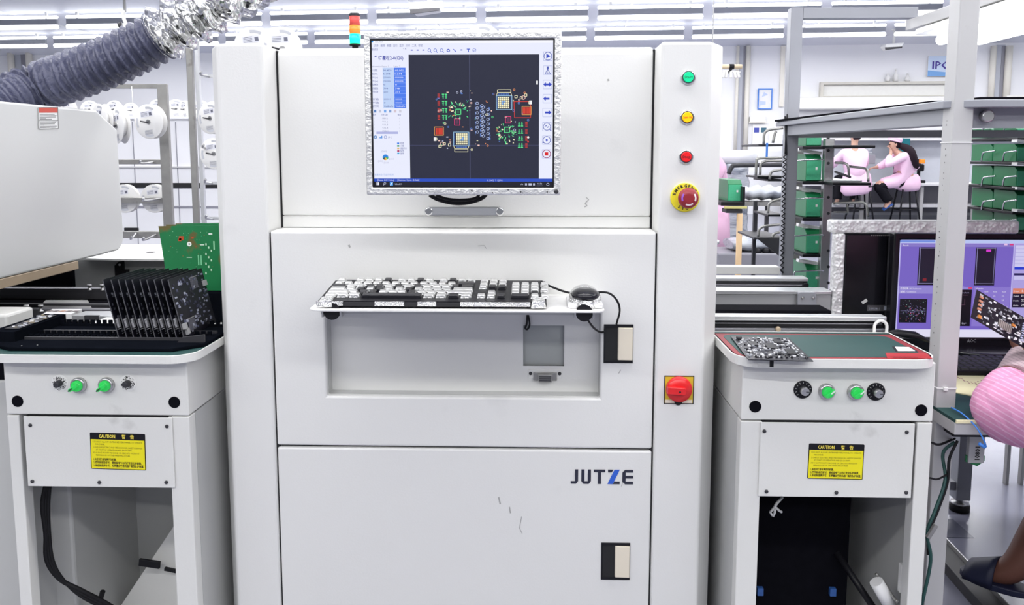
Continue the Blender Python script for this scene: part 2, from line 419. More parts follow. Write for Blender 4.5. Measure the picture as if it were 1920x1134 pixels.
for i, (u, h) in enumerate(((1665, 12), (1680, 20), (1702, 12))):
    x0, x1, z0, z1 = wall_rect(u - 4, 151 - h, u + 4, 152, .08)
    b = MB().lathe([(.045, 0), (.045, (z1 - z0) * .6), (.018, (z1 - z0) * .8), (.018, z1 - z0)], ((x0 + x1) / 2, YW - .07, z0 - .005))
    o = thing('bottle', ['small white bottle on the wall recess, nearest the window end', 'tallest white bottle standing on the wall recess', 'small white bottle on the wall recess, nearest the purple lettered sign'][i], 'bottle', group='white bottles on the wall recess')
    o.rotation_euler.z = RA; room_build(b, 'body', 'white_plastic', o)
    room_build(MB().cyl(((x0 + x1) / 2, YW - .07, z1 - .006), ((x0 + x1) / 2, YW - .07, z1 + .03), .022), 'cap', 'label_white', o)

# ------------------------------------------------------------------ ceiling lights, in rows along the room
def make_light():
    t = thing('ceiling_light', '', 'ceiling light', (0, 0, 0), 'twin tube lights in rows on the ceiling')
    MB().box(-.79, .79, -.022, .022, -.06, .035).build('housing', 'frame_grey', t, bev=.006)
    for z, r in ((.062, .026), (-.095, .036)):  # upper tube stands in for the lamp's reflection in the ceiling
        b = MB(); b.lathe([(.012, -.80), (r, -.785), (r, .785), (.012, .80)], (0, 0, z), (1, 0, 0), 10); b.build('tube', 'tube', t)
    for x in (-.6, .6): MB().box(x - .02, x + .02, -.015, .015, .03, .14).build('bracket', 'white_plastic', t)
    return t
ROWS = [14.9, 12.7, 10.4, 8.1, 5.8, 3.5, 1.2, -1.1, -3.3]  # rows past the second are out of view, added for their light
ORD = ['first', 'second', 'third', 'fourth', 'fifth', 'sixth', 'seventh', 'eighth', 'ninth', 'tenth', 'eleventh', 'twelfth', 'thirteenth', 'fourteenth', 'fifteenth', 'sixteenth']
proto = make_light(); first = True
for r, y in enumerate(ROWS):
    ks = range(-7, 7) if r < 2 else range(-3, 3)
    for j, k in enumerate(ks):
        o = proto if first else copy_tree(proto); first = False
        p = EX * ((k + .5) * 1.74 + (-.04 if r == 0 else 0)) + EY * y
        o.location = (p.x, p.y, ZC - .14); o.rotation_euler.z = RA
        o['label'] = 'tube light with mirrored upper tube, %s row from far wall, %s counted from the duct side' % (ORD[r], ORD[j])
        ld = bpy.data.lights.new('tube_light', 'AREA'); ld.shape = 'RECTANGLE'; ld.size = 1.55; ld.size_y = .07; ld.energy = LAMP_W; ld.color = (1., .985, .965)
        lo = bpy.data.objects.new('tube_light', ld); COL.objects.link(lo); lo.parent = o; lo.location = (0, 0, -.134)
# cassette air conditioner, dark angled ceiling fitting, small wall camera
o = thing('ceiling_air_conditioner', 'white cassette air conditioner set into the ceiling above the screen', 'air conditioner')
c = W(1085, 8, 10.5); c.z = ZC - .05
b = MB().box(c.x - .55, c.x + .5, c.y - .4, c.y + .4, ZC - .06, ZC); b.build('casing', 'white_plastic', o, bev=.02)
MB().box(c.x - .3, c.x + .32, c.y - .28, c.y + .28, ZC - .07, ZC - .058).build('grille', 'wall_grey', o)
for k in range(6): MB().box(c.x - .3, c.x + .32, c.y - .26 + k * .095, c.y - .235 + k * .095, ZC - .078, ZC - .066).build('slat', 'frame_grey', o)
b = MB().lathe([(.055, 0), (.055, .02)], (c.x - .45, c.y - .1, ZC - .085), n=14); b.build('sensor', 'charcoal', o)
def hung_camera(name, label, cat, u, v, Y, k, stem):
    c = W(u, v, Y); t = thing(name, label, cat, c)
    b = MB(); b.prism([(c.x - .19 * k, c.z - .02 * k), (c.x - .13 * k, c.z - .09 * k), (c.x + .15 * k, c.z - .05 * k), (c.x + .2 * k, c.z + .05 * k), (c.x - .16 * k, c.z + .03 * k)], 'y', c.y - .12 * k, c.y + .12 * k)
    b.build('body', 'white_plastic', t, bev=.012 * k)
    b = MB(); b.prism([(c.x - .17 * k, c.z - .1 * k), (c.x + .16 * k, c.z - .06 * k), (c.x + .16 * k, c.z - .03 * k), (c.x - .18 * k, c.z - .045 * k)], 'y', c.y - .128 * k, c.y - .1 * k); b.build('dark_window', 'charcoal', t)
    MB().cyl((c.x + .03 * k, c.y, c.z), (c.x + .05 * k, c.y, stem), .025 * k).build('mount', 'white_plastic', t)
    MB().cyl((c.x + .05 * k, c.y, stem - .02), (c.x + .05 * k, c.y, stem), .07 * k).build('ceiling_plate', 'white_plastic', t)
hung_camera('surveillance_camera', 'white dome-less security camera hanging before the far wall near the lettered sign', 'camera', 1672, 86, 15.5, .9, ZC)
hung_camera('emergency_light', 'dark fronted emergency lamp hung from the ceiling above the big screen', 'lamp', 800, 13, 10.8, 1.15, ZC)
# ------------------------------------------------------------------ the inspection machine
YM = 1.62                                    # front plane of columns and doors
YP = YM + .08                                # recessed upper panel
YB = 2.75                                    # rear of the machine
xa, xb = W(509, 600, YM).x, W(1230, 600, YM).x       # inner edges of the columns
ZT = W(870, 88, YP).z
machine = thing('inspection_machine', 'large off-white inspection machine with two doors, screen and side columns', 'machine', (0.0, YM + .5, 0))
cl0, cl1 = W(417, 400, YM).x, xa
cr0, cr1 = xb, W(1326, 400, YM).x
zc = W(450, 81, YM).z
g = .0035
MB().box(cl0 - .02, cr1 + .02, YP + .02, YB, .1, ZT - .01).build('body', 'paint_side', machine, bev=.004)
b = MB().prism([(cl1, YM), (cl1, YP + .05), (cl0 - .033, YP + .05), (cl0 - .033, YM + .062), (cl0, YM)], 'z', .09, zc); b.build('column', 'paint', machine, bev=.006, seg=3)
b = MB().prism([(cr0, YM), (cr1, YM), (cr1 + .036, YM + .062), (cr1 + .036, YP + .05), (cr0, YP + .05)], 'z', .09, zc); cr = b.build('column', 'paint', machine, bev=.006, seg=3)
# dark gap lining behind the door seams
for x in (xa + .004, xb - .004): MB().box(x - .0038, x + .0038, YM + .006, YM + .06, .12, W(870, 434, YM).z - .004).build('door_seal', 'gap', machine)
MB().box(xa + .009, xb - .009, YM + .012, YM + .03, W(870, 840, YM).z - .006, W(870, 840, YM).z + .006).build('door_seal', 'gap', machine)
zl = W(870, 405, YP).z; z_led = W(870, 434, YM).z
b = MB().prism([(YP, zl), (YP, ZT - .012), (YP + .012, ZT), (YP + .3, ZT), (YP + .3, zl)], 'x', xa + .004, xb - .004); b.build('upper_panel', 'paint', machine, bev=.004)
MB().box(xa + .004, xb - .004, YP + .002, YP + .03, z_led, zl - .0006).build('lower_strip', 'paint', machine, bev=.002)
for x in (xa + .002, xb - .002): MB().box(x - .002, x + .002, YP + .003, YP + .04, z_led - .004, ZT - .006).build('panel_seal', 'gap', machine)
# middle door with the keyboard recess
z_mid = W(870, 840, YM).z
rx0, rx1, rz0, rz1 = R4(611, 586, 1126, 745, YM)
md = MB().plate(xa + g, xb - g, z_mid + g * .7, z_led - .001, YM, YM + .02, [(rx0, rx1, rz0, rz1)]).build('door', 'paint', machine, bev=.004, seg=3)
MB().box(xa + g, xb - g, YM + .004, YP + .004, z_led - .004, z_led - .0008).build('ledge', 'paint', md)
YR = YM + .047
wx0, wx1, wz0, wz1 = R4(981, 610, 1058, 686, YR)
b = MB().plate(rx0 - .002, rx1 + .002, rz0 - .002, rz1 + .002, YR, YR + .004, [(wx0, wx1, wz0, wz1)]); b.build('recess_plate', 'paint', md)
for q in ((rx0 - .002, rx0, rz0, rz1), (rx1, rx1 + .002, rz0, rz1), (rx0, rx1, rz0 - .002, rz0), (rx0, rx1, rz1, rz1 + .002)):
    MB().box(q[0], q[1], YM + .0201, YR, q[2], q[3]).build('recess_wall', 'paint_side', md)
MB().box(wx0 - .01, wx1 + .01, YR + .009, YR + .012, wz0 - .01, wz1 + .01).build('viewing_pane', 'glass_grey', md)
b = MB().plate(wx0 - .003, wx1 + .003, wz0 - .003, wz1 + .003, YR + .003, YR + .010, [(wx0, wx1, wz0, wz1)]); b.build('pane_gasket', 'charcoal', md)
# socket under the pane
sx0, sx1, sz0, sz1 = R4(1000, 696, 1044, 714, YR)
sx = (sx0 + sx1) / 2
b = MB()
b.plate(sx0 - .011, sx1 + .011, sz1 - .014, sz1 + .004, YR - .0025, YR + .001, [(sx0 + .004, sx1 - .004, sz1 - .012, sz1 - .002)]); b.build('socket_bracket', 'white_plastic', md, bev=.0008)
sk = MB().box(sx0, sx1, YR - .006, YR, sz0 + .002, sz1 - .001).build('socket', 'steel_dull', md, bev=.001)
ex = thing_holder = sk
b = MB(); w_ = (sx1 - sx0) / 2
b.prism([(sx - w_ * .55, sz0), (sx + w_ * .55, sz0), (sx + w_ * .66, sz1 - .004), (sx - w_ * .66, sz1 - .004)], 'y', YR - .012, YR - .005); b.build('shell', 'steel_dull', sk, bev=.001)
for k in range(3): MB().box(sx - w_ * .5, sx + w_ * .5, YR - .0128, YR - .0118, sz0 + .003 + k * .0042, sz0 + .0048 + k * .0042).build('contact_row', 'charcoal', sk)
for s_ in (-1, 1):
    MB().lathe([(.0036, 0), (.0036, .002), (.002, .0032)], (sx + s_ * (w_ + .006), YR - .0025, sz1 - .004), (0, -1, 0), 12).build('screw', 'charcoal', md)
# lower door
ld_ = MB().box(xa + g, xb - g, YM, YM + .02, .14, z_mid - g * .7).build('door', 'paint', machine, bev=.004, seg=3)
# door latches
def latch(door, u0, v0, u1, v1):
    x0, x1, z0, z1 = R4(u0, v0, u1, v1, YM)
    l = MB().plate(x0, x1, z0, z1, YM - .0022, YM + .001, [(x0 + .003, x1 - .001, z0 + .006, z1 - .006)]).build('latch', 'black', door, bev=.0008)
    MB().box(x0 + .001, x1 - .001, YM - .0012, YM - .0002, z0 + .004, z1 - .004).build('latch_well', 'gap', l)
    w = x1 - x0
    b = MB(); b.prism([(x0 + w * .47, YM - .0005), (x0 + w * .5, YM - .004), (x1 - .0012, YM - .0052), (x1 - .0012, YM - .0005)], 'z', z0 + .0065, z1 - .0065); b.build('latch_paddle', 'cream', l, bev=.0008)
latch(md, 1132, 608, 1187, 680); latch(ld_, 1127, 1017, 1181, 1086)
# maker's name, cut from strokes
lx0, lx1, lz0, lz1 = R4(1070, 880, 1187, 907, YM)
H = lz1 - lz0; u = (lx1 - lx0) / 117.
def LP(pts): return [(lx0 + x * u, YM - .0008, lz1 - y * (H / 27.)) for x, y in pts]
navy, blue = lin(38, 40, 58), lin(45, 95, 205)
b = MB(); b.col = navy
for pts in ([(8, 0), (14, 0), (14, 22), (8, 22)], [(0, 22), (14, 22), (10, 27), (0, 27)],
            [(20, 0), (26, 0), (26, 22), (20, 22)], [(32, 0), (38, 0), (38, 22), (32, 22)], [(20, 22), (38, 22), (34, 27), (24, 27)],
            [(43, 0), (65, 0), (65, 5), (43, 5)], [(51, 5), (57, 5), (57, 27), (51, 27)],
            [(70, 0), (80, 0), (77, 5), (70, 5)], [(82, 22), (92, 22), (92, 27), (79, 27)],
            [(97, 5), (102, 0), (117, 0), (117, 5)], [(97, 5), (103, 5), (103, 22), (97, 22)], [(103, 11), (117, 11), (117, 16), (103, 16)], [(97, 22), (117, 22), (117, 27), (102, 27)]): b.poly(LP(pts))
b.col = blue; b.poly(LP([(82, 0), (92, 0), (79, 27), (69, 27)]))
b.build('maker_name', 'ink', ld_)
# scuffs scratched into the paint
def scratch(parent, pts, Y, wdt=.0009):
    b = MB(); b.col = lin(165, 165, 163); P = [W(x, y, Y - .0006) for x, y in pts]
    for p, q in zip(P, P[1:]):
        d = (q - p).normalized(); nn = V((-d.z, 0, d.x)) * wdt; b.poly([p - nn, q - nn, q + nn, p + nn])
    b.build('scratch', 'ink', parent)
up = bpy.data.objects['upper_panel']
scratch(up, [(1096, 388), (1101, 386), (1097, 381), (1104, 374), (1099, 370)], YP); scratch(up, [(1140, 148), (1141, 152)], YP, .002)
scratch(md, [(654, 459), (656, 464)], YM, .002); scratch(md, [(1160, 700), (1164, 693)], YM); scratch(md, [(896, 461), (908, 460), (912, 466)], YM, .0005)
scratch(ld_, [(935, 932), (938, 945)], YM, .0016); scratch(ld_, [(955, 950), (957, 962)], YM, .0012); scratch(ld_, [(978, 968), (974, 990), (979, 1000)], YM, .0008); scratch(ld_, [(1165, 912), (1168, 903)], YM, .0006)
# push buttons, emergency stop, main switch on the column
def button(u, v, m, txt, r=.0146):
    c = W(u, v, YM); t = MB()
    t.lathe([(r, 0), (r, .003), (r * .93, .0045), (r * .8, .0045)], c, (0, -1, 0), 28, True, False); o = t.build('push_button', 'chrome', machine)
    MB().lathe([(r * .84, .0), (r * .84, .0036), (r * .76, .0036)], c, (0, -1, 0), 28).build('collar', 'charcoal', o)
    MB().lathe([(r * .7, .003), (r * .7, .0058), (r * .62, .0068)], c, (0, -1, 0), 28).build('lens', m, o)
    b = MB(); b.col = {'led_orange': lin(190, 60, 20), 'led_red': lin(110, 0, 10)}.get(m, lin(0, 150, 90))
    b.text(txt, c + V((0, -.0070, -.0025)), (1, 0, 0), (0, 0, 1), .0075, width=r * 1.15, align='c', bold=.02); b.build('lettering', 'ink', o)
button(1290, 145, 'led_start', 'Start'); button(1288, 220, 'led_orange', 'Servo On'); button(1286, 294, 'led_red', 'Stop')
c = W(1284, 370, YM)
es = MB().lathe([(.0292, 0), (.0292, .0035), (.0275, .005)], c, (0, -1, 0), 40).build('emergency_stop', 'stop_yellow', machine)
b = MB(); b.col = (.02, .02, .02)
def arc_text(b, s, c, r, a0, a1, size, flip=False):
    for i, ch in enumerate(s):
        a = rad(a0 + (a1 - a0) * i / (len(s) - 1)); out = V((math.cos(a), 0, math.sin(a)))
        up_ = -out if flip else out; rt = V((up_.z, 0, -up_.x))
        b.text(ch, c + out * (r + (size * .7 if flip else 0)) + V((0, -.0054, 0)), rt, up_, size, align='c', bold=.035)
arc_text(b, 'EMERGENCY', c, .0205, 162, 18, .0085); arc_text(b, 'STOP', c, .0190, 238, 302, .0085, True)
b.build('lettering', 'ink', es)
cm = c + V((.002, 0, 0))
MB().lathe([(.011, .004), (.011, .018), (.0195, .021), (.0205, .027), (.018, .032), (.008, .034)], cm, (0, -1, 0), 32).build('mushroom_knob', 'stop_red', es)
b = MB()
for k, cc in enumerate((lin(240, 225, 225), lin(240, 225, 225), lin(150, 90, 200))):
    b.col = cc; a0 = (-25, -115, 140)[k]
    for i in range(8):
        A, B = rad(a0 + i * 8), rad(a0 + i * 8 + 8)
        b.poly([cm + V((r * math.cos(t), -.0338 + (r - .012) * .3, r * math.sin(t))) for r, t in ((.0115, A), (.0148, A), (.0148, B), (.0115, B))][::-1])
b.build('turn_arrow', 'ink', es)
qx0, qx1, qz0, qz1 = R4(1245, 704, 1301, 757, YM)
ms = MB().plate(qx0, qx1, qz0, qz1, YM - .001, YM + .001, [(qx0 + .002, qx1 - .002, qz0 + .002, qz1 - .002)]).build('main_switch', 'charcoal', machine)
MB().box(qx0 + .002, qx1 - .002, YM - .0008, YM - .0002, qz0 + .002, qz1 - .002).build('switch_plate', 'switch_yellow', ms)
MB().box(qx0 + .003, qx1 - .003, YM - .0014, YM - .0007, qz0 + .002, qz0 + .009).build('plate_sill', 'cream', ms)
c = V(((qx0 + qx1) / 2 - .001, YM, (qz0 + qz1) / 2 + .003))
kb = MB().lathe([(.026, .001), (.027, .006), (.0255, .013), (.012, .0145)], c, (0, -1, 0), 36).build('rotary_knob', 'switch_red', ms)
b = MB(frame=Matrix.Translation(c + V((0, -.018, 0))) @ Matrix.Rotation(rad(4), 4, 'Y')); b.prism(rrect(-.026, .012, -.0075, .0075, (.004, .002, .002, .004)), 'y', -.006, .006); b.build('grip', 'switch_red', kb, bev=.0012)
MB().lathe([(.0022, 0), (.0022, .002)], c + V((-.001, -.0225, -.001)), (0, -1, 0), 12).build('grip_pin', 'gap', kb)
MB().lathe([(.0085, 0), (.0085, .001)], c + V((0, -.0016, -.0272)), (0, -1, 0), 14).build('padlock_slot', 'gap', ms)
# stainless bar below the screen
hx0, hx1, hz0, hz1 = R4(797, 387, 945, 405, YP - .02)
hb = MB().prism(rrect(hx0, hx1, hz0, hz1, (hz1 - hz0) / 2 * .98), 'y', YP - .024, YP - .016).build('screen_bar', 'steel', machine, bev=.001)
b = MB().prism([(hx0 + .012, hz0 + .003), (hx1 - .012, hz0 + .003), (hx1 - .012, hz1 - .003), (hx0 + .012, hz1 - .003)], 'y', YP - .026, YP - .0235); b.build('bar_face', 'aluminium', hb)
for x in (hx0 + .0085, hx1 - .0085):
    z = (hz0 + hz1) / 2
    MB().cyl((x, YP + .001, z), (x, YP - .02, z), .005).build('spacer', 'steel', hb)
    MB().lathe([(.0088, 0), (.0088, .004), (.0065, .006)], (x, YP - .024, z), (0, -1, 0), 20).build('bolt_head', 'chrome', hb)
# keyboard shelf and its hinge feet
YS = 1.45
s0 = W(576, 579, YS); s1 = W(1135, 584, YS); zs = (s0.z + s1.z) / 2
sh = MB().prism(rrect(s0.x, s1.x, YS, YM + .02, (0, 0, .02, .02)), 'z', zs - .004, zs).build('keyboard_shelf', 'paint', machine, bev=.0012)
b = MB().box(s0.x + .02, s1.x - .02, YS + .02, YM + .03, zs - .012, zs - .004); b.build('shelf_rib', 'paint_side', sh)
for u in (625, 1095):
    c = W(u, 590, YS + .02); c.z = zs - .004
    MB().lathe([(.016, -.014), (.015, .0), (.0135, .028)], (c.x, YS + .024, c.z - .002), (0, 1, 0), 18).build('hinge_foot', 'black', sh)
    for s_ in (-1, 1): MB().box(c.x + s_ * .017 - .0015, c.x + s_ * .017 + .0015, YS + .006, YS + .03, c.z - .012, c.z).build('hinge_cheek', 'steel', sh)
ZS = zs
# levelling feet
for x in (cl0 + .04, cr1 - .04):
    for y in (YM + .12, YB - .1):
        MB().lathe([(.04, 0), (.04, .015), (.012, .02), (.012, .1)], (x, y, 0), n=16).build('levelling_foot', 'steel_dull', machine)
# black rear edge strip seen beside the column
MB().box(cr1 + .03, cr1 + .05, YP + .05, YP + .08, .1, zc - .55).build('edge_seal', 'rubber', machine)

# ------------------------------------------------------------------ screen on the machine
YN = 1.468
mn0, mn1, mnz0, mnz1 = R4(684, 58, 1052, 366, YN)
mon = thing('machine_monitor', 'foil-taped monitor showing a circuit board layout, mounted on the inspection machine', 'monitor', ((mn0 + mn1) / 2, YN + .03, mnz0))
q0, q1, qz0, qz1 = R4(696.5, 73, 1038.5, 351, YN)
MB().plate(mn0, mn1, mnz0, mnz1, YN, YN + .022, [(q0, q1, qz0, qz1)]).build('bezel', 'foil_tape', mon, bev=.003, seg=3)
MB().plate(q0 - .0005, q1 + .0005, qz0 - .0005, qz1 + .0005, YN + .001, YN + .012, [(q0 + .0018, q1 - .0018, qz0 + .0018, qz1 - .0018)]).build('inner_edge', 'black', mon)
MB().box(mn0 + .004, mn1 - .004, YN + .02, YN + .05, mnz0 + .004, mnz1 - .004).build('back_shell', 'foil_tape', mon, bev=.008)
b = MB().box(-.06 + (mn0 + mn1) / 2, .06 + (mn0 + mn1) / 2, YN + .05, YN + .07, mnz0 + .09, mnz0 + .2); b.build('mount_plate', 'charcoal', mon, bev=.003)
b = MB().cyl(((mn0 + mn1) / 2, YN + .065, mnz0 + .14), ((mn0 + mn1) / 2, YP + .002, mnz0 + .14), .028); b.build('mount_arm', 'charcoal', mon)
b = MB()
c = W(1043, 359, YN); MB().lathe([(.0042, -.001), (.0042, .0015), (.002, .003)], c, (0, -1, 0), 12).build('bezel_button', 'charcoal', mon)
ph = random.Random(5)
for k in range(9):
    c = W(ph.uniform(880, 1035), ph.uniform(354, 362), YN - .0004); r = ph.uniform(.0006, .0016)
    MB().lathe([(r, -.0005), (r * .8, .0008)], c, (0, -1, 0), 8).build('pit_mark', 'gap', mon)
# the picture on the screen: px gives a point from photo pixels of the screen
YSC = YN + .006
sc = MB().box(q0, q1, YSC, YSC + .004, qz0, qz1).build('screen_panel', 'lcd_off', mon)
pic = MB()
def SP(x, y, lay=1): return V((q0 + (x - 696.5) / 342. * (q1 - q0), YSC - .0002 * lay, qz1 - (y - 73) / 278. * (qz1 - qz0)))
def SR(x0, y0, x1, y1, col, lay=1):
    pic.col = col; pic.poly([SP(x0, y1, lay), SP(x1, y1, lay), SP(x1, y0, lay), SP(x0, y0, lay)])
pxs = (q1 - q0) / 342.
def ST(s, x, y, size, col, lay=3, width=None, bold=0., align='l'):
    pic.col = col; pic.text(s, SP(x, y, lay), (1, 0, 0), (0, 0, 1), size * pxs, width * pxs if width else None, align, bold)
def SL(pts, w, col, lay=3):
    pic.col = col; P = [SP(x, y, lay) for x, y in pts]
    for p, q in zip(P, P[1:]):
        if (q - p).length < 1e-7: continue
        d = (q - p).normalized(); nn = V((-d.z, 0, d.x)) * w * pxs / 2; pic.poly([p - nn, q - nn, q + nn, p + nn])
def SRING(x, y, r, w, col, lay=3, n=14):
    SL([(x + r * math.cos(2 * math.pi * k / n), y + r * math.sin(2 * math.pi * k / n)) for k in range(n + 1)], w, col, lay)
def SD(x, y, r, col, lay=3, n=10, ry=None):
    pic.col = col; pic.poly([SP(x + r * math.cos(2 * math.pi * k / n), y - (ry or r) * math.sin(2 * math.pi * k / n), lay) for k in range(n)])
WHT, INK = lin(232, 235, 252), lin(60, 75, 150)
SR(697, 73.5, 1038, 350, WHT, 1)
SR(697, 74, 1038, 80, lin(245, 246, 255), 2)
SD(699.5, 76.5, 1.8, lin(40, 150, 230)); ST('InlineAOI', 705, 78.5, 5, lin(120, 130, 170), width=14)
for k, s_ in enumerate(('文件', '编辑', '视图', '运行', '显示', '元件库', '工具', '帮助')): ST(s_, 703 + k * 11.8, 86, 5.5, lin(95, 105, 165), width=8)
ST('基板信息', 698, 93, 5, INK, width=12); ST('- x', 757, 91, 5, INK, width=6)
for k, x in enumerate((773, 784, 795, 806, 817, 829, 841.5, 853, 866, 879, 890)):
    c = lin(60, 90, 200)
    if k in (3, 4, 5): SRING(x, 93, 2.8, .9, c); SL([(x + 2, 95), (x + 4, 97.5)], 1, c)
    elif k == 6: SRING(x, 93.5, 2.4, 1.6, lin(40, 70, 190))
    elif k == 7: SL([(x - 2, 91), (x + 3, 96)], 1.3, lin(30, 60, 200))
    elif k == 9: SL([(x - 3, 91), (x + 3, 91)], 1.6, c); SL([(x, 91), (x, 97)], 1.6, c)
    elif k == 10: SRING(x, 93, 3, .7, c); SL([(x - 2, 95), (x + 3, 91)], .7, c)
    else: SR(x - 1.8, 91.5, x + 2, 93.5, lin(70, 80, 190), 3)
ST('等待基板2-8(120)', 703, 110, 8.6, lin(40, 50, 160), width=54, bold=.025)
# information table
SR(739, 125, 761, 201, lin(70, 120, 235), 2); SR(718, 125, 738.5, 201, lin(190, 210, 245), 2)
for x, s_ in ((698, 'Information'), (717, 'Lane 1'), (739, 'Lane 2')): ST(s_, x, 124, 4.2, lin(110, 115, 150), width=18 if x == 698 else 12)
rows = (('PCB宽度..', '90.450', '40.001'), ('最近时间..', '5.194', '1.274'), ('PPS(um)', '25000', '000000'), ('PPS(um)', '25000', '000000'), ('总板数', '0', '0'), ('良板数', '798', '798'), ('不良板数', '200', '201'), None, ('X轴', '00001', '00000'), ('Y轴', '0', '00000'), ('运行时间', 'WaitBmzMv', 'WaitBmzMv'))
for k, r in enumerate(rows):
    y = 131.5 + k * 6.75
    SL([(739, y + 1.6), (761, y + 1.6)], .5, lin(150, 180, 250))
    if r: ST(r[0], 698, y, 4.6, INK, width=11); ST(r[1], 719, y, 4.6, lin(40, 60, 150), width=min(18, 2.4 * len(r[1]) + 1)); ST(r[2], 741, y, 4.6, lin(235, 240, 255), width=min(18, 2.4 * len(r[2]) + 1))
for k in range(6): SR(700 + k * 9.5, 204, 704.5 + k * 9.5, 209, [lin(90, 130, 190), lin(190, 195, 215), lin(120, 170, 235), lin(130, 160, 210), lin(210, 195, 205), lin(205, 205, 220)][k], 2)
ST('编号', 698, 215, 4.4, INK, width=6); ST('元件名称', 713, 215, 4.4, INK, width=13); ST('数量', 745, 215, 4.4, INK, width=6)
for k, s_ in enumerate(('FIM.2', 'UA.2', 'UA.3', 'UA.4', 'FIG.1')): ST(s_, 716, 221.5 + k * 6, 4.2, lin(120, 125, 160), width=10); ST('1', 700, 221.5 + k * 6, 4, lin(150, 155, 180)); ST('1', 748, 221.5 + k * 6, 4, lin(150, 155, 180))
SR(704, 245, 745, 249.5, lin(175, 180, 225), 2)
SRING(702, 255.5, 2.4, 1.6, lin(40, 120, 190)); SR(710, 255, 712, 258, lin(70, 140, 220), 3); SR(713, 253, 715, 258, lin(70, 140, 220), 3); SRING(721, 255.5, 2.6, .8, lin(100, 120, 190)); ST('SPC', 726, 257.5, 4.5, INK, width=7)
for k, (c, s_) in enumerate(((lin(30, 120, 230), '短路'), (lin(20, 150, 90), '少锡'), (lin(225, 180, 110), '焊盘不良'), (lin(170, 30, 90), '缺件'), (lin(20, 160, 220), '偏移'))):
    SR(743, 266 + k * 4.8, 747, 269 + k * 4.8, c, 3); ST(s_, 749, 269.2 + k * 4.8, 4.4, INK, width=12 if k == 2 else 7)
for a0, a1, c in ((0, 200, lin(40, 130, 220)), (200, 235, lin(30, 100, 60)), (235, 270, lin(225, 90, 50)), (270, 310, lin(235, 215, 90)), (310, 360, lin(50, 170, 120))):
    pts = [(720.5, 294)] + [(720.5 + 5.6 * math.cos(rad(a)), 294 - 5.6 * math.sin(rad(a))) for a in [a0 + (a1 - a0) * t / 6 for t in range(7)]]
    pic.col = c; pic.poly([SP(x, y, 3) for x, y in pts])
for x, y, s_ in ((713, 284, '(360)'), (706, 303, '(340)'), (727, 299, '2000'), (717, 306, '(50/104)')): ST(s_, x, y, 5, lin(175, 175, 205), width=10)
ST('就绪状态: 已运行检测', 699, 329, 4.4, lin(130, 160, 220), width=36)
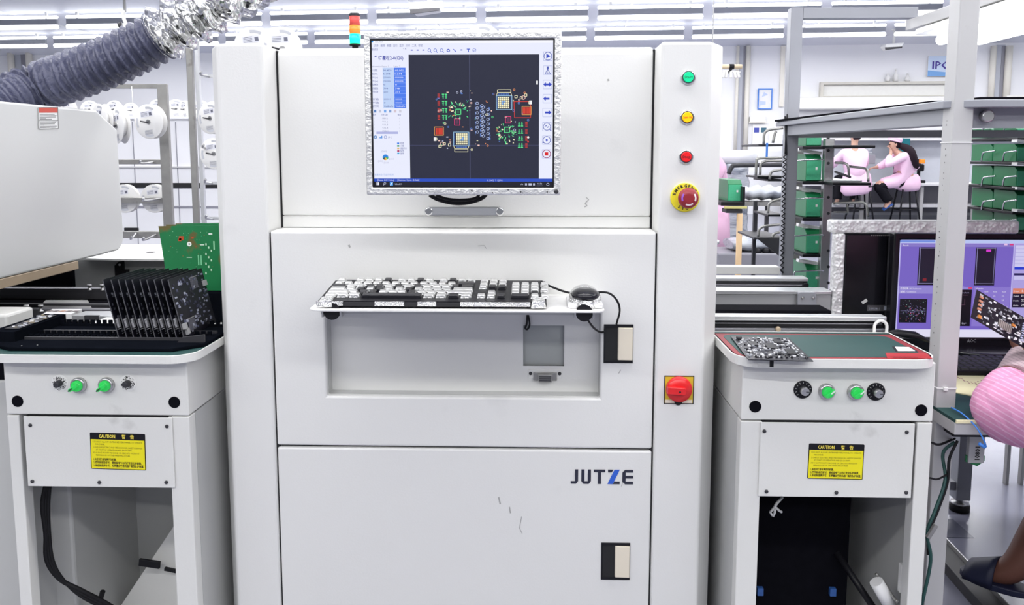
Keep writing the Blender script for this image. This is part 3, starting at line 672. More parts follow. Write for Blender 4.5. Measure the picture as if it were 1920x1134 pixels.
# dark drawing area with the board layout
SR(767, 101, 1011, 335, lin(33, 36, 58), 2)
for x in (881,): SL([(x, 101), (x, 335)], .8, lin(92, 96, 135), 3)
SL([(767, 271), (1011, 271)], .7, lin(70, 74, 110), 3); SL([(775, 163), (860, 163)], .4, lin(50, 54, 80), 3)
rr = random.Random(3)
GRN, ORG, RED, CRM, MAG, SKY = lin(90, 225, 140), lin(240, 150, 90), lin(225, 60, 45), lin(245, 240, 200), lin(225, 60, 120), lin(90, 130, 210)
def half(T):
    def D(x, y, r, c, l=4): a, b_ = T(x, y); SD(a, b_, r, c, l, 7)
    def Rr(x0, y0, x1, y1, c, l=4):
        (a, b_), (c_, d) = T(x0, y0), T(x1, y1); SR(min(a, c_), min(b_, d), max(a, c_), max(b_, d), c, l)
    def O(x0, y0, x1, y1, w, c, l=4): P = [T(x0, y0), T(x1, y0), T(x1, y1), T(x0, y1), T(x0, y0)]; SL(P, w, c, l)
    for k in range(4):                                  # four rows of red and green footprints down the edge
        y = 174 + k * 13.4
        for j in range(4): Rr(820.5, y + j * 2.4, 825, y + j * 2.4 + 1.3, lin(205, 60, 50))
        for x in (831, 836.5): Rr(x - 2.2, y, x + 2.2, y + 1.8, GRN); Rr(x - .7, y, x + .9, y + 9, GRN); Rr(x - 1.8, y + 4, x + 1.8, y + 5.4, lin(60, 180, 120))
    O(814, 236.5, 831, 252, 1.2, lin(230, 160, 80)); Rr(816, 238.5, 829.5, 250.5, lin(215, 65, 45), 5)
    for k in range(5): Rr(816 + k * 2.7, 238.5, 816.8 + k * 2.7, 250.5, lin(140, 30, 30), 6)
    O(850, 246, 879, 272, 1.2, lin(150, 190, 220)); O(852, 278, 877, 283.5, 1, CRM); SL([T(850, 272), T(852, 278)], .9, CRM); SL([T(879, 272), T(877, 278)], .9, CRM)
    for i in range(6):
        for j in range(6): Rr(855 + i * 3.7, 248.5 + j * 3.7, 857.8 + i * 3.7, 251.2 + j * 3.7, CRM if (i, j) not in ((2, 3), (3, 3), (3, 2)) else lin(150, 190, 240), 5)
    for k in range(12): Rr(851, 248 + k * 1.9, 852.2, 249 + k * 1.9, SKY, 5); Rr(876.8, 248 + k * 1.9, 878, 249 + k * 1.9, SKY, 5)
    for k in range(10): Rr(856 + k * 2, 273, 857 + k * 2, 276.5, SKY, 5)
    O(854.5, 203, 864, 213, 1.5, GRN); Rr(857, 205.5, 861.5, 210.5, lin(40, 90, 70), 5)
    O(852, 221, 862, 233, 1.2, MAG); Rr(854, 223, 860, 231, lin(90, 50, 80), 5)
    for k in range(34):                                 # fan of green traces and parts round the chip
        a = rr.uniform(0, 6.28); r = abs(rr.gauss(0, 1)) * 8 + 6; x, y = 861 + r * math.cos(a) * 1.15, 204 + r * math.sin(a)
        if y > 236: continue
        L_ = rr.uniform(2, 6); SL([T(x, y), T(x + L_ * math.cos(a), y + L_ * math.sin(a))], rr.choice((.9, 1.3, 2)), rr.choice((GRN, lin(60, 190, 130), lin(130, 235, 160), CRM)), 5)
    for k in range(46):
        x, y = rr.uniform(818, 900), rr.uniform(168, 284)
        if 849 < x < 880 and 244 < y < 285: continue
        c = rr.choice((CRM, GRN, ORG, SKY, lin(240, 200, 190), lin(200, 205, 230)))
        if rr.random() < .4:
            a, b_ = T(x, y); SRING(a, b_, rr.uniform(1.2, 2.2), .8, c, 4, 8)
        else: Rr(x, y, x + rr.uniform(1, 4), y + rr.uniform(1, 2.6), c)
    for (x, y) in ((816, 259), (832, 268), (824, 273), (842, 270)): O(x - 2, y - 2, x + 2.5, y + 2.5, 1, CRM)
    Rr(812.5, 256, 817.5, 263, lin(240, 240, 240), 5)
    a, b_ = T(828.5, 268.5); SRING(a, b_, 3.4, 1.2, lin(230, 190, 180), 5)
    for i in range(2):
        for j in range(7):
            a, b_ = T(895 + i * 9, 192 + j * 9 + i * 4.5); SRING(a, b_, 2.5, .8, lin(190, 205, 245), 4, 9)
            SL([T(891.5 + i * 9, 190 + j * 9 + i * 4.5), T(891.5 + i * 9, 196 + j * 9 + i * 4.5)], .8, SKY, 4)
half(lambda x, y: (x, y)); half(lambda x, y: (1810 - x, 450 - y))
SL([(964, 189), (995, 189), (995, 219), (965, 219), (964, 189)], 1, RED, 4)
SD(990.5, 256, 2.3, lin(240, 240, 240), 4); SD(990.5, 264.5, 1.7, RED, 4); SR(1005.5, 150, 1008.5, 157, lin(240, 240, 245), 4)
# tool buttons down the edge
for k, y in enumerate((104.5, 130.5, 157, 183.5, 209.5, 236, 261.5, 287.5)):
    x = 1027 - k * .25; c = lin(75, 90, 175); SL([(x - 8, y - 8), (x + 8, y - 8), (x + 8, y + 8), (x - 8, y + 8), (x - 8, y - 8)], .7, lin(160, 170, 220))
    if k == 0: SRING(x, y, 7.4, 1.2, c); pic.col = lin(50, 70, 190); pic.poly([SP(x - 3, y + 4.5, 4), SP(x + 5, y, 4), SP(x - 3, y - 4.5, 4)])
    elif k == 1: SL([(x - 5, y + 7), (x, y - 2), (x + 5, y + 7), (x - 5, y + 7)], 1, c); SR(x - 2, y - 7, x + 2, y - 2, c, 3); SL([(x, y - 1), (x, y + 7)], .7, c)
    elif k in (2, 3, 4):
        d = lin(50, 70, 190)
        SR(x - 4, y - 1.8, x + 4, y + 1.8, d, 4); pic.col = d
        if k != 4: pic.poly([SP(x - 8, y, 4), SP(x - 3, y + 4.5, 4), SP(x - 3, y - 4.5, 4)])
        if k != 3: pic.poly([SP(x + 8, y, 4), SP(x + 3, y - 4.5, 4), SP(x + 3, y + 4.5, 4)])
    elif k == 5: SRING(x, y, 6.8, 1.1, c); SL([(x - 4, y + 1), (x - 1.5, y - 3), (x + 1, y + 2), (x + 4, y - 1)], 1.1, c); SL([(x + 5, y + 5), (x + 8, y + 8)], 1.5, c)
    elif k == 6: SRING(x, y, 7, 1.1, c); SD(x, y, 2.2, lin(40, 60, 190), 4); SD(x - 6.5, y + 4, 1.6, c, 4)
    else: SRING(x, y, 7.6, 1.3, lin(150, 60, 110)); SR(x - 3.2, y - 3.2, x + 3.2, y + 3.2, lin(215, 20, 25), 4)
SR(697, 334.5, 1038, 340.5, lin(35, 75, 190), 3); ST('[Status: AOI Online]', 705, 339, 4.6, lin(230, 235, 255), 5, width=31); ST('[Customer Option : Default]', 743, 339, 4.6, lin(230, 235, 255), 5, width=41); ST('X: 30492  Y: 123901', 913, 339.5, 4.6, lin(220, 228, 255), 5, width=29)
SR(697, 340.5, 1038, 351, lin(16, 17, 34), 3)
for i in (0, 1):
    for j in (0, 1): SR(702.5 + i * 2.6, 342 + j * 2.9, 704.7 + i * 2.6, 344.4 + j * 2.9, lin(240, 240, 255), 5)
SRING(718.5, 344, 1.9, .7, lin(200, 205, 230), 5); SL([(717.3, 345.4), (715.5, 347.6)], .9, lin(200, 205, 230), 5)
SR(728, 341.5, 734, 348, lin(70, 160, 240), 5); SL([(729, 347.5), (733, 342)], 1.4, lin(250, 250, 255), 6); ST('InlineAOI', 738, 346.8, 4.5, lin(200, 205, 225), 5, width=13)
SL([(977, 346.5), (979, 344), (981, 346.5)], .8, lin(200, 205, 225), 5)
for x in (985, 991.5, 1000): SR(x, 343.5, x + (6 if x == 991.5 else 3.5), 347.5, lin(190, 195, 220), 5)
ST('15:52', 1009, 345.5, 4, lin(215, 218, 240), 5, width=8); ST('2022/8/1', 1007, 349.5, 3.2, lin(150, 155, 190), 5, width=11); SRING(1028, 345.5, 2.4, .8, lin(190, 195, 220), 5)
pic.build('screen_picture', 'display', mon)
# cable loop sagging below the screen
b = MB(); b.tube(smooth_path([W(806, 366, YN + .05), W(825, 375, YN + .06), W(856, 381, YN + .06), W(885, 378, YN + .06), W(908, 368, YN + .05), W(915, 350, YN + .06)]), .004); 
b.tube(smooth_path([W(818, 366, YN + .045), W(838, 373, YN + .05), W(866, 375, YN + .05), W(893, 371, YN + .05), W(900, 358, YN + .055)]), .003); b.build('signal_cable', 'rubber', mon)

# ------------------------------------------------------------------ keyboard
kx0, kx1 = W(593, 570, YS + .012).x, W(1025, 570, YS + .012).x
ky0, ky1 = YS + .012, YS + .16
kb0 = thing('keyboard', 'worn black keyboard patched with silver tape on the pull-out shelf', 'keyboard', ((kx0 + kx1) / 2, (ky0 + ky1) / 2, ZS))
tilt = .018 / (ky1 - ky0)
def kz(y): return ZS + .012 + (y - ky0) * tilt
b = MB(); b.prism([(ky0, ZS + .003), (ky0 + .003, kz(ky0)), (ky1 - .003, kz(ky1)), (ky1, kz(ky1) - .006), (ky1 - .004, ZS + .012), (ky0 + .05, ZS + .002)], 'x', kx0, kx1); body = b.build('case', 'black', kb0, bev=.002)
b = MB(); b.prism([(ky0 + .004, kz(ky0) + .0002), (ky1 - .004, kz(ky1) + .0), (ky1 - .004, kz(ky1) + .0012), (ky0 + .004, kz(ky0) + .0014)], 'x', kx0 + .006, kx1 - .006); b.build('key_gap_shade', 'black', kb0)  # black layer carries the dark shadows between the keys
for x in (kx0 + .04, kx1 - .03):
    MB().lathe([(.007, 0), (.007, .006), (.004, .012)], (x, ky0 + .014, ZS), n=10).build('foot', 'black', kb0)
    MB().box(x - .012, x + .012, ky1 - .02, ky1 - .012, ZS, ZS + .02).build('flip_foot', 'black', kb0)
kr = random.Random(9)
W_ = kx1 - kx0; u1 = W_ / 22.9
keymesh = {}
def key(cx, row, w):
    y = ky1 - .014 - row
    kk = round(w, 2)
    if kk not in keymesh:
        ww = w * u1 * .5 - .0012; d = .0082
        b = MB(); b.hexa([(-ww, -d, 0), (ww, -d, 0), (ww, d, 0), (-ww, d, 0)], [(-ww + .0022, -d + .0018, .0065), (ww - .0022, -d + .0018, .0065), (ww - .0022, d - .003, .0075), (-ww + .0022, d - .003, .0075)])
        me = b.build('key', 'foil_key', None, bev=.0012, at=(0, 0, 0)); keymesh[kk] = me
        o = me
    else:
        o = keymesh[kk].copy(); COL.objects.link(o)
    o.parent = kb0; p = V((kx0 + .008 + cx * u1, y, kz(y) + .0008)) - org(kb0); o.location = p; o.rotation_euler.x = math.atan(tilt)
    dark = {'d': .5}.get('d')
    return o
rowsy = [0, .026, .0455, .065, .0845, .104]
def krow(i, ws, x=0.):
    for w in ws:
        if w > 0:
            o = key(x + w / 2, rowsy[i], w)
            mid = 3 < x < 9 and i in (2, 3, 4)
            if kr.random() < (.45 if mid else .1) or (w > 5): o.material_slots[0].link = 'OBJECT'; o.material_slots[0].material = M['black_gloss']
        x += abs(w)
krow(0, [1, -1, 1, 1, 1, 1, -.5, 1, 1, 1, 1, -.5, 1, 1, 1, 1, -.4, 1, 1, 1])
krow(1, [1] * 13 + [2, -.4, 1, 1, 1, -.4, 1, 1, 1, 1])
krow(2, [1.5] + [1] * 12 + [1.5, -.4, 1, 1, 1, -.4, 1, 1, 1])
krow(3, [1.75] + [1] * 11 + [2.25, -3.8, 1, 1, 1, 1])
krow(4, [2.25] + [1] * 10 + [2.75, -1.4, 1, -1.4, 1, 1, 1])
krow(5, [1.25, 1.25, 1.25, 6.25, 1.25, 1.25, 1.25, 1.25, -.4, 1, 1, 1, -.4, 2, 1, 1])
b = MB()
for x0_, x1_ in ((.0, .05), (.11, .165), (.19, .225), (.27, .40)):
    b.box(kx0 + x0_, kx0 + x1_, ky0 - .0008, ky0 + .004, ZS + .005, kz(ky0) + .001)
b.build('tape_patch', 'foil_small', kb0)
for x in (kx0 + .01, kx1 - .022):
    c = V((x + .006, ky0 + .002, ZS + .01)); MB().hexa([(x - .008, ky0 - .004, ZS + .001), (x + .022, ky0 - .004, ZS + .002), (x + .02, ky0 + .02, ZS + .003), (x - .006, ky0 + .02, ZS + .002)], [(x - .006, ky0 - .002, ZS + .014), (x + .018, ky0 - .001, ZS + .018), (x + .018, ky0 + .022, ZS + .02), (x - .004, ky0 + .022, ZS + .02)]).build('corner_wrap', 'foil_small', kb0, bev=.003)
b = MB(); b.tube(smooth_path([(kx1 - .01, ky1 - .02, kz(ky1) + .002), (kx1 + .015, ky1 - .01, ZS + .018), (kx1 + .05, ky1 - .005, ZS + .006), (kx1 + .09, ky1 + .003, ZS + .004)]), .0022); b.build('cable', 'rubber', kb0)

# ------------------------------------------------------------------ mouse
mc = W(1096, 560, YS + .065); mc.z = ZS
mo = thing('computer_mouse', 'silver-taped computer mouse with glossy black top beside the keyboard', 'mouse', mc)
def mouse_shell(name, m, grow, zlo, zhi, y0=-1, y1=1):
    b = MB(); b.smooth = True; rings = []
    for j in range(13):
        t = -1 + 2 * j / 12
        if t < y0 or t > y1: continue
        wd_ = .033 * (1 - abs(t) ** 3.2 * .75) * (1 if t < 0 else .95); h = .036 * (1 - abs(t - .1) ** 2.2 * .62)
        ring = []
        for k in range(17):
            a = math.pi * k / 16
            ring.append((mc.x - (wd_ + grow) * math.cos(a) * (1 if abs(math.cos(a)) < .95 else .96), mc.y + t * .052, ZS + .001 + max(zlo, min(1, math.sin(a) ** .75)) * (h + grow)))
        rings.append([b.p(q) for q in ring])
    for A, B in zip(rings, rings[1:]):
        for k in range(16): b.face((A[k], A[k + 1], B[k + 1], B[k]))
    b.face(rings[0]); b.face(rings[-1][::-1])
    for A, B in zip(rings, rings[1:]): b.face((A[0], B[0], B[16], A[16]))
    return b.build(name, m, mo)
mouse_shell('shell', 'foil_small', 0, 0, 1)
b = MB(); b.smooth = True
b.ball((mc.x - .0, mc.y - .016, ZS + .021), (.0275, .033, .0145)); b.build('top_cover', 'black_gloss', mo)
MB().box(mc.x - .034, mc.x + .033, mc.y - .045, mc.y + .045, ZS + .0, ZS + .009).build('base_film', 'foil_wrap', mo, bev=.004)
b = MB(); b.tube(smooth_path([V((mc.x + .02, mc.y + .03, ZS + .018)), W(1140, 549, YS + .08), W(1156, 562, YS + .08), W(1162, 582, YS + .10), W(1156, 607, YM - .004)]), .0021); b.build('cable', 'rubber', mo)
b = MB(); b.tube(smooth_path([W(1101, 598, YS + .06), W(1112, 613, YS + .09), W(1124, 622, YM - .01), W(1134, 622, YM - .004)]), .0021)
b.build('cable_tail', 'rubber', mo)
b = MB(); b.tube(smooth_path([W(989, 588, YR - .004), W(988, 605, YR - .006), W(985, 615, YR - .004), W(989, 617, YR - .004), W(993, 608, YR - .006), W(990, 588, YR - .004)]), .002)
tag(b.build('cable_loop', 'rubber'), 'short black cable loop hanging under the keyboard shelf by the grey pane', 'cable')

# ------------------------------------------------------------------ signal tower on top of the machine
c = W(666, 84, 2.4); hh = lambda v: W(666, v, 2.4).z
tw = thing('signal_tower', 'three-colour signal tower with lit green lamp above the machine', 'signal light', (c.x, 2.4, ZT))
r = .0165
MB().lathe([(.02, ZT - .01), (.02, ZT + .004), (.009, ZT + .008), (.009, hh(86))], (c.x, 2.4, 0)).build('pole', 'charcoal', tw)
MB().lathe([(r, hh(86)), (r, hh(82.5))], (c.x, 2.4, 0)).build('socket_ring', 'rubber', tw)
MB().lathe([(r, hh(82.5)), (r, hh(64))], (c.x, 2.4, 0), n=24).build('green_lens', 'led_green_cyan', tw)
MB().lathe([(r, hh(64)), (r * .97, hh(48))], (c.x, 2.4, 0), n=24).build('orange_lens', 'lens_orange', tw)
MB().lathe([(r * .97, hh(48)), (r * .93, hh(40)), (r, hh(31))], (c.x, 2.4, 0), n=24).build('red_lens', 'lens_red', tw)
MB().lathe([(r, hh(31)), (r, hh(26)), (r * .8, hh(24.5))], (c.x, 2.4, 0), n=24).build('cap', 'charcoal', tw)
# ------------------------------------------------------------------ conveyor stands on either side of the machine
YF = 1.54
def sticker(parent, u0, v0, u1, v1, Y, rot=0.):
    x0, x1, z0, z1 = R4(u0, v0, u1, v1, Y); w, h = x1 - x0, z1 - z0
    T = Matrix.Translation(((x0 + x1) / 2, Y, (z0 + z1) / 2)) @ Matrix.Rotation(rad(rot), 4, 'Y')
    w2, h2 = w / 2, h / 2
    o = MB(frame=T).prism(rrect(-w2, w2, -h2, h2, .002, 3), 'y', -.0006, .0002).build('caution_sticker', 'black', parent)
    b = MB(frame=T); Yp = -.0008
    b.col = lin(240, 228, 20); b.poly([(-w2 + .0015, Yp, -h2 + .0015), (w2 - .0015, Yp, -h2 + .0015), (w2 - .0015, Yp, h2 - h * .18), (-w2 + .0015, Yp, h2 - h * .18)]); b.build('yellow_field', 'ink', o)
    b = MB(frame=T); Yt = -.0011; b.col = lin(245, 225, 90)
    def t(s, x, y, size, wd, bold=0.): b.text(s, (-w2 + w * x, Yt, h2 - h * y), (1, 0, 0), (0, 0, 1), size * h, wd * w, 'l', bold)
    t('CAUTION', .16, .135, .13, .30, .03); t('警', .58, .135, .12, .07, .02); t('告', .73, .135, .12, .07, .02)
    b.col = lin(120, 112, 30)
    for s, x, y, wd in (('1.DO NOT ALLOW UNTRAINED PERSONNEL TO OPERATE', .05, .265, .9), ('MACHINE.', .1, .335, .17), ('2.CHECK ELECTRIC AND MECHANICAL SAFETY DEVICES', .05, .415, .9), ('AT START OF OPERATION AND EACH SHIFT.', .1, .485, .66), ('3.DO NOT MODIFY MACHINE OR CIRCUITS WITHOUT', .05, .565, .84), ('PERMISSION OF THE MANUFACTURER', .1, .635, .62)): t(s, x, y, .062, wd)
    b.col = lin(45, 35, 15)
    for s, y, wd in (('1.未经训练者不得操作机器。', .755, .42), ('2.操作前或换班时，请检查电气与机械安全防护装置。', .84, .88), ('3.未经制造商许可，不得擅自变更机器线路及防护装置。', .925, .92)): t(s, .05, y, .075, wd, .02)
    b.build('lettering', 'ink', o)
    return o
def selector(parent, u, v, Y, ang):
    c = W(u, v, Y)
    o = MB().lathe([(.0158, 0), (.0158, .006), (.0138, .009), (.0118, .009)], c, (0, -1, 0), 26, True, False).build('selector_switch', 'steel', parent)
    MB().lathe([(.0112, .002), (.0112, .012), (.009, .016)], c, (0, -1, 0), 22).build('lit_lens', 'led_green', o)
    b = MB(frame=Matrix.Translation(c + V((0, -.018, 0))) @ Matrix.Rotation(rad(ang), 4, 'Y')); b.prism(rrect(-.009, .0125, -.0034, .0034, (.003, .003, .003, .003), 3), 'y', -.005, .005); b.build('lever', 'led_green', o, bev=.0012)
    b = MB(frame=Matrix.Translation(c + V((0, -.0235, 0))) @ Matrix.Rotation(rad(ang), 4, 'Y')); b.box(.002, .0125, -.0004, .0004, -.0012, .0012); b.build('pointer', 'label_white' if ang < 0 else 'charcoal', o)
def dial(parent, u, v, Y, worn):
    c = W(u, v, Y); rr = random.Random(int(u))
    if worn:
        o = MB().lathe([(.017, 0), (.017, .0006)], c, (0, -1, 0), 28).build('speed_dial', 'white_plastic', parent)
        b = MB(); b.col = (.02, .02, .02)
        for k in range(90):
            a = rr.uniform(0, 6.28); r = rr.uniform(.008, .0145); s_ = rr.uniform(.0003, .0012); p = c + V((r * math.cos(a), -.0009, r * math.sin(a)))
            b.poly([p + V((-s_, 0, -s_ * .5)), p + V((s_, 0, -s_)), p + V((s_ * .6, 0, s_)), p + V((-s_, 0, s_ * .8))])
        b.build('worn_scale', 'ink', o, kind='stuff')
        MB().lathe([(.007, 0), (.0065, .012), (.0045, .0145)], c, (0, -1, 0), 18).build('knob', 'charcoal', o)
    else:
        o = MB().lathe([(.0178, 0), (.0178, .0015), (.0165, .0022)], c, (0, -1, 0), 32).build('speed_dial', 'black', parent)
        b = MB(); b.col = lin(200, 200, 200)
        for k in range(11):
            a = rad(225 - 27 * k); d = V((math.cos(a), 0, math.sin(a))); n_ = V((-d.z, 0, d.x)) * .0004; p = c + V((0, -.0025, 0))
            b.poly([p + d * .0125 - n_, p + d * .0155 - n_, p + d * .0155 + n_, p + d * .0125 + n_][::-1])
        b.build('scale_marks', 'ink', o)
        k_ = MB().lathe([(.0085, .002), (.008, .016), (.007, .0175)], c, (0, -1, 0), 24).build('knob', 'steel', o)
        MB().box(c.x + .001, c.x + .0078, c.y - .0185, c.y - .0174, c.z - .0006, c.z + .0006).build('index_line', 'charcoal', o)
def screw(parent, u, v, Y, r=.0038, m='charcoal'):
    MB().lathe([(r, 0), (r, .0015), (r * .6, .003)], W(u, v, Y), (0, -1, 0), 10).build('screw', m, parent)
def stand(label, X0, X1, vs, vr0, vr1, um, leg0, leg1, plate, knobs, sels, holes, worn, stick, rot, rim_x, tilt):
    t = thing('conveyor_stand', label, 'stand', ((X0 + X1) / 2, YF + .2, 0))
    YBk = YF + .40
    zs_ = W(um, vs, YF).z; zr1 = W(um, vr0, 1.505).z; zr0 = W(um, vr1, 1.505).z
    MB().box(X0, X1, YF, YBk, zs_ + .0012, zr0 + .004).build('control_box', 'paint_stand', t, bev=.0025)
    # legs (bent sheet), side sheets, back sheet
    l0, l1 = W(leg0, 950, YF).x, W(leg1, 950, YF).x
    for a, b_ in ((X0, l0), (l1, X1)):
        MB().box(a, b_, YF, YF + .03, .03, zs_ - .0012).build('leg', 'paint_stand', t, bev=.002)
    MB().box(X0, X0 + .003, YF + .03, YBk, .03, zs_ - .0012).build('side_sheet', 'paint_side', t)
    MB().box(X1 - .003, X1, YF + .03, YBk, .03, zs_ - .0012).build('side_sheet', 'paint_side', t)
    MB().box(X0 + .003, X1 - .003, YBk - .003, YBk, .03, zs_ - .0012).build('back_sheet', 'paint_side', t)
    MB().box(X0 + .003, X1 - .003, YF + .03, YBk - .003, .1, .104).build('floor_sheet', 'paint_side', t)
    for x in (X0 + .03, X1 - .03):
        for y in (YF + .03, YBk - .03): MB().lathe([(.025, 0), (.025, .01), (.008, .014), (.008, .05)], (x, y, 0), n=14).build('levelling_foot', 'steel_dull', t)
    # cover plate
    px0, px1, pz0, pz1 = R4(*plate, YF - .004)
    MB().box(px0 + .003, px1 - .003, YF + .002, YF + .012, zs_ - .006, zs_ - .001).build('shadow_gap', 'gap', t)
    cp = MB().box(px0, px1, YF - .004, YF - .001, pz0, pz1).build('cover_plate', 'paint_stand', t, bev=.001)
    MB().box(px0 + .01, px1 - .01, YF - .001, YF + .012, pz0 + .005, pz1 - .005).build('plate_back', 'gap', cp)
    a, c_, d, e = plate
    for u, v in ((a + 9, c_ + 15), (d - 12, c_ + 17), (a + 13, e - 11), (d - 13, e - 9), ((a + d) / 2, e - 9)): screw(cp, u, v, YF - .004)
    st = sticker(cp, *stick, YF - .004, rot)
    for k in knobs: dial(t, *k, YF, worn)
    for k in sels: selector(t, *k, YF, 145 if worn else -40)
    for u, v in holes: MB().lathe([(.0118, 0), (.0118, .0008), (.0105, .0012)], W(u, v, YF), (0, -1, 0), 24).build('hole_plug', 'black_matte', t)  # black disc stands in for the dark of an open hole
    # table rim, a tray with a rounded edge
    rx0_, rx1_ = rim_x; yb = 1.74
    rr_ = (0, 0, .05, .05)
    out = rrect(rx0_, rx1_, 1.505, yb, rr_, 8); inn = rrect(rx0_ + .003, rx1_ - .003, 1.508, yb - .003, (0, 0, .047, .047), 8)
    b = MB()
    A = [b.p((x, y, zr0)) for x, y in out]; B = [b.p((x, y, zr1)) for x, y in out]; C = [b.p((x, y, zr1)) for x, y in inn]; D = [b.p((x, y, zr1 - .002)) for x, y in inn]; n = len(A)
    for k in range(n):
        q = (k + 1) % n
        b.face((A[k], A[q], B[q], B[k])); b.face((B[k], B[q], C[q], C[k])); b.face((C[k], C[q], D[q], D[k]))
    b.face(A[::-1]); b.face(D)
    b.build('table_rim', 'paint_stand', t, bev=.0015)
    return t, zr1, inn, (px0, px1, pz0, pz1), zs_
stL, zL, innL, plL, zsL = stand('white conveyor stand with worn silver dials and green switches beneath the black board tray', W(9, 730, YF).x, W(352, 730, YF).x, 779, 666, 682, 180, 47, 323,
    (48, 782, 325, 913), ((112, 718), (240, 718)), ((149, 721), (201, 721)), ((33, 752), (327, 754)), True, (170, 812, 273, 880), 1.2, (W(-40, 670, 1.505).x, -.668), 0)
stR, zR, innR, plR, zsR = stand('white conveyor stand with black dials, its green tabletop edged in red tape', W(1391, 735, YF).x, W(1752, 735, YF).x, 790, 673, 691, 1570, 1424, 1711,
    (1424, 793, 1712, 932), ((1505, 730), (1642, 734)), ((1549, 733), (1603, 734)), ((1416, 762), (1727, 769)), False, (1515, 832, 1619, 898), .6, (.386, W(1768, 684, 1.505).x), 0)
# --- table mats
b = MB(); b.prism([(x * 1, y) for x, y in innL], 'z', zL - .0035, zL - .0005); b.build('table_mat', 'mat_green', stL)
ax0, ax1 = min(p[0] for p in innR), max(p[0] for p in innR)
b = MB(); b.prism(innR, 'z', zR - .0035, zR - .001); b.build('mat_edge', 'black_matte', stR)
b = MB(); b.prism(rrect(ax0 + .003, ax1 - .003, 1.511, 1.719, (.001, .001, .044, .044), 8), 'z', zR - .001, zR - .0005); b.build('table_mat', 'red_tape', stR)
b = MB(); b.prism(rrect(ax0 + .014, ax1 - .019, 1.521, 1.708, .025), 'z', zR - .0005, zR + .0001); b.build('mat_field', 'mat_green', stR)
b = MB(); b.prism(rrect(ax0 + .003, ax1 - .004, 1.721, 1.735, .001), 'z', zR - .001, zR + .0001); b.build('mat_strip', 'mat_green', stR)
# red label and white tag on the table
c = [WZ(x, y, zR) for x, y in ((1660, 662), (1737, 663), (1748, 672.5), (1664, 673))]
b = MB(); b.hexa([(p.x, p.y, zR + .0002) for p in c], [(p.x, p.y, zR + .001) for p in c]); o = tag(b.build('red_label', 'red_sign'), 'red printed label stuck on the green tabletop by the rounded corner', 'label')
b = MB(); b.col = lin(120, 20, 25); b.text('请轻拿轻放', (c[3].x + .012, c[3].y + .004, zR + .0013), (1, 0, 0), (0, 1, 0), .014, width=.05); b.build('lettering', 'ink', o)
c = [WZ(x, y, zR) for x, y in ((1673, 650), (1707, 651), (1722, 660), (1680, 660))]
tg = thing('paper_tag', 'black-edged white paper tag on the green tabletop near the red label', 'tag', ((c[0].x + c[2].x) / 2, (c[0].y + c[2].y) / 2, zR + .0001))
m_ = sum(c, V((0, 0, 0))) / 4
b = MB(); b.hexa([(p.x, p.y, zR + .0002) for p in c], [(p.x, p.y, zR + .001) for p in c]); b.build('border', 'black', tg)
c2 = [m_ + (p - m_) * .78 for p in c]
b = MB(); b.hexa([(p.x, p.y, zR + .001) for p in c2], [(p.x, p.y, zR + .0016) for p in c2]); b.build('sheet', 'label_white', tg)
# black sleeve of tape over the table rim
p0 = W(1446, 676, 1.503)
b = MB(); b.box(p0.x - .002, p0.x + .005, 1.5035, 1.506, zR - .016, zR - .002); b.build('rim_notch', 'black', stR)

# ------------------------------------------------------------------ inside the stands
# left: bent post, gusset, handwriting, black cables
x0, x1, z0, z1 = R4(126, 915, 152, 1134, 1.9)
MB().box(x0, x1, 1.895, 1.935, .104, zsL - .003).build('inner_post', 'paint_stand', stL, bev=.002)
b = MB(); g0 = [W(338, 975, 1.74), W(338, 1300, 1.74), W(150, 1300, 1.9)]; g0 = [W(330, 980, 1.76), W(335, 1250, 1.76), W(150, 1250, 1.84)]
A = [b.p(p) for p in g0]; B = [b.p(p + V((0, .003, 0))) for p in g0]; b.face(A); b.face(B[::-1])
for k in range(3): b.face((A[k], A[(k + 1) % 3], B[(k + 1) % 3], B[k]))
gs = b.build('gusset', 'paint_stand', stL)
b = MB(frame=Matrix.Translation(W(283, 1056, 1.75)) @ Matrix.Rotation(rad(8), 4, 'Y')); b.box(-.028, .022, -.003, .004, -.010, .008); b.build('hose_clip', 'black', stL, bev=.002)
b = MB(frame=Matrix.Translation(W(318, 1068, 1.75)) @ Matrix.Rotation(rad(12), 4, 'Y')); b.box(-.012, .018, -.003, .004, -.004, .004); b.build('hose_clip', 'black', stL, bev=.001)
b = MB(); b.col = lin(60, 60, 60); bx = W(14, 900, YF).x + .0035
b.text('电源', (bx + .0006, 1.7, .71), (0, 1, .12), (0, -.12, 1), .045, bold=.01); b.build('handwriting', 'ink', stL)
def cable(name, pts, r, m, parent=None, n=7): b = MB(); b.tube(smooth_path(pts, 6), r, n); return b.build(name, m, parent)
for k, dx in enumerate((0, 6, 11)):
    cable('cable', [W(88 + dx * .6, 900, 1.59), W(80 + dx, 945, 1.59), W(86 + dx * .6, 1000, 1.59), W(88 + dx, 1050, 1.59), W(112 + dx * .5, 1085, 1.6), W(150, 1105 + dx, 1.61), W(195, 1128 + dx, 1.63), W(230, 1150, 1.65)], .0036 if k else .005, 'rubber', stL)
cable('cable_lead', [W(186, 1130, 1.7), W(190, 1118, 1.7), W(193, 1108, 1.7)], .006, 'rubber', stL)
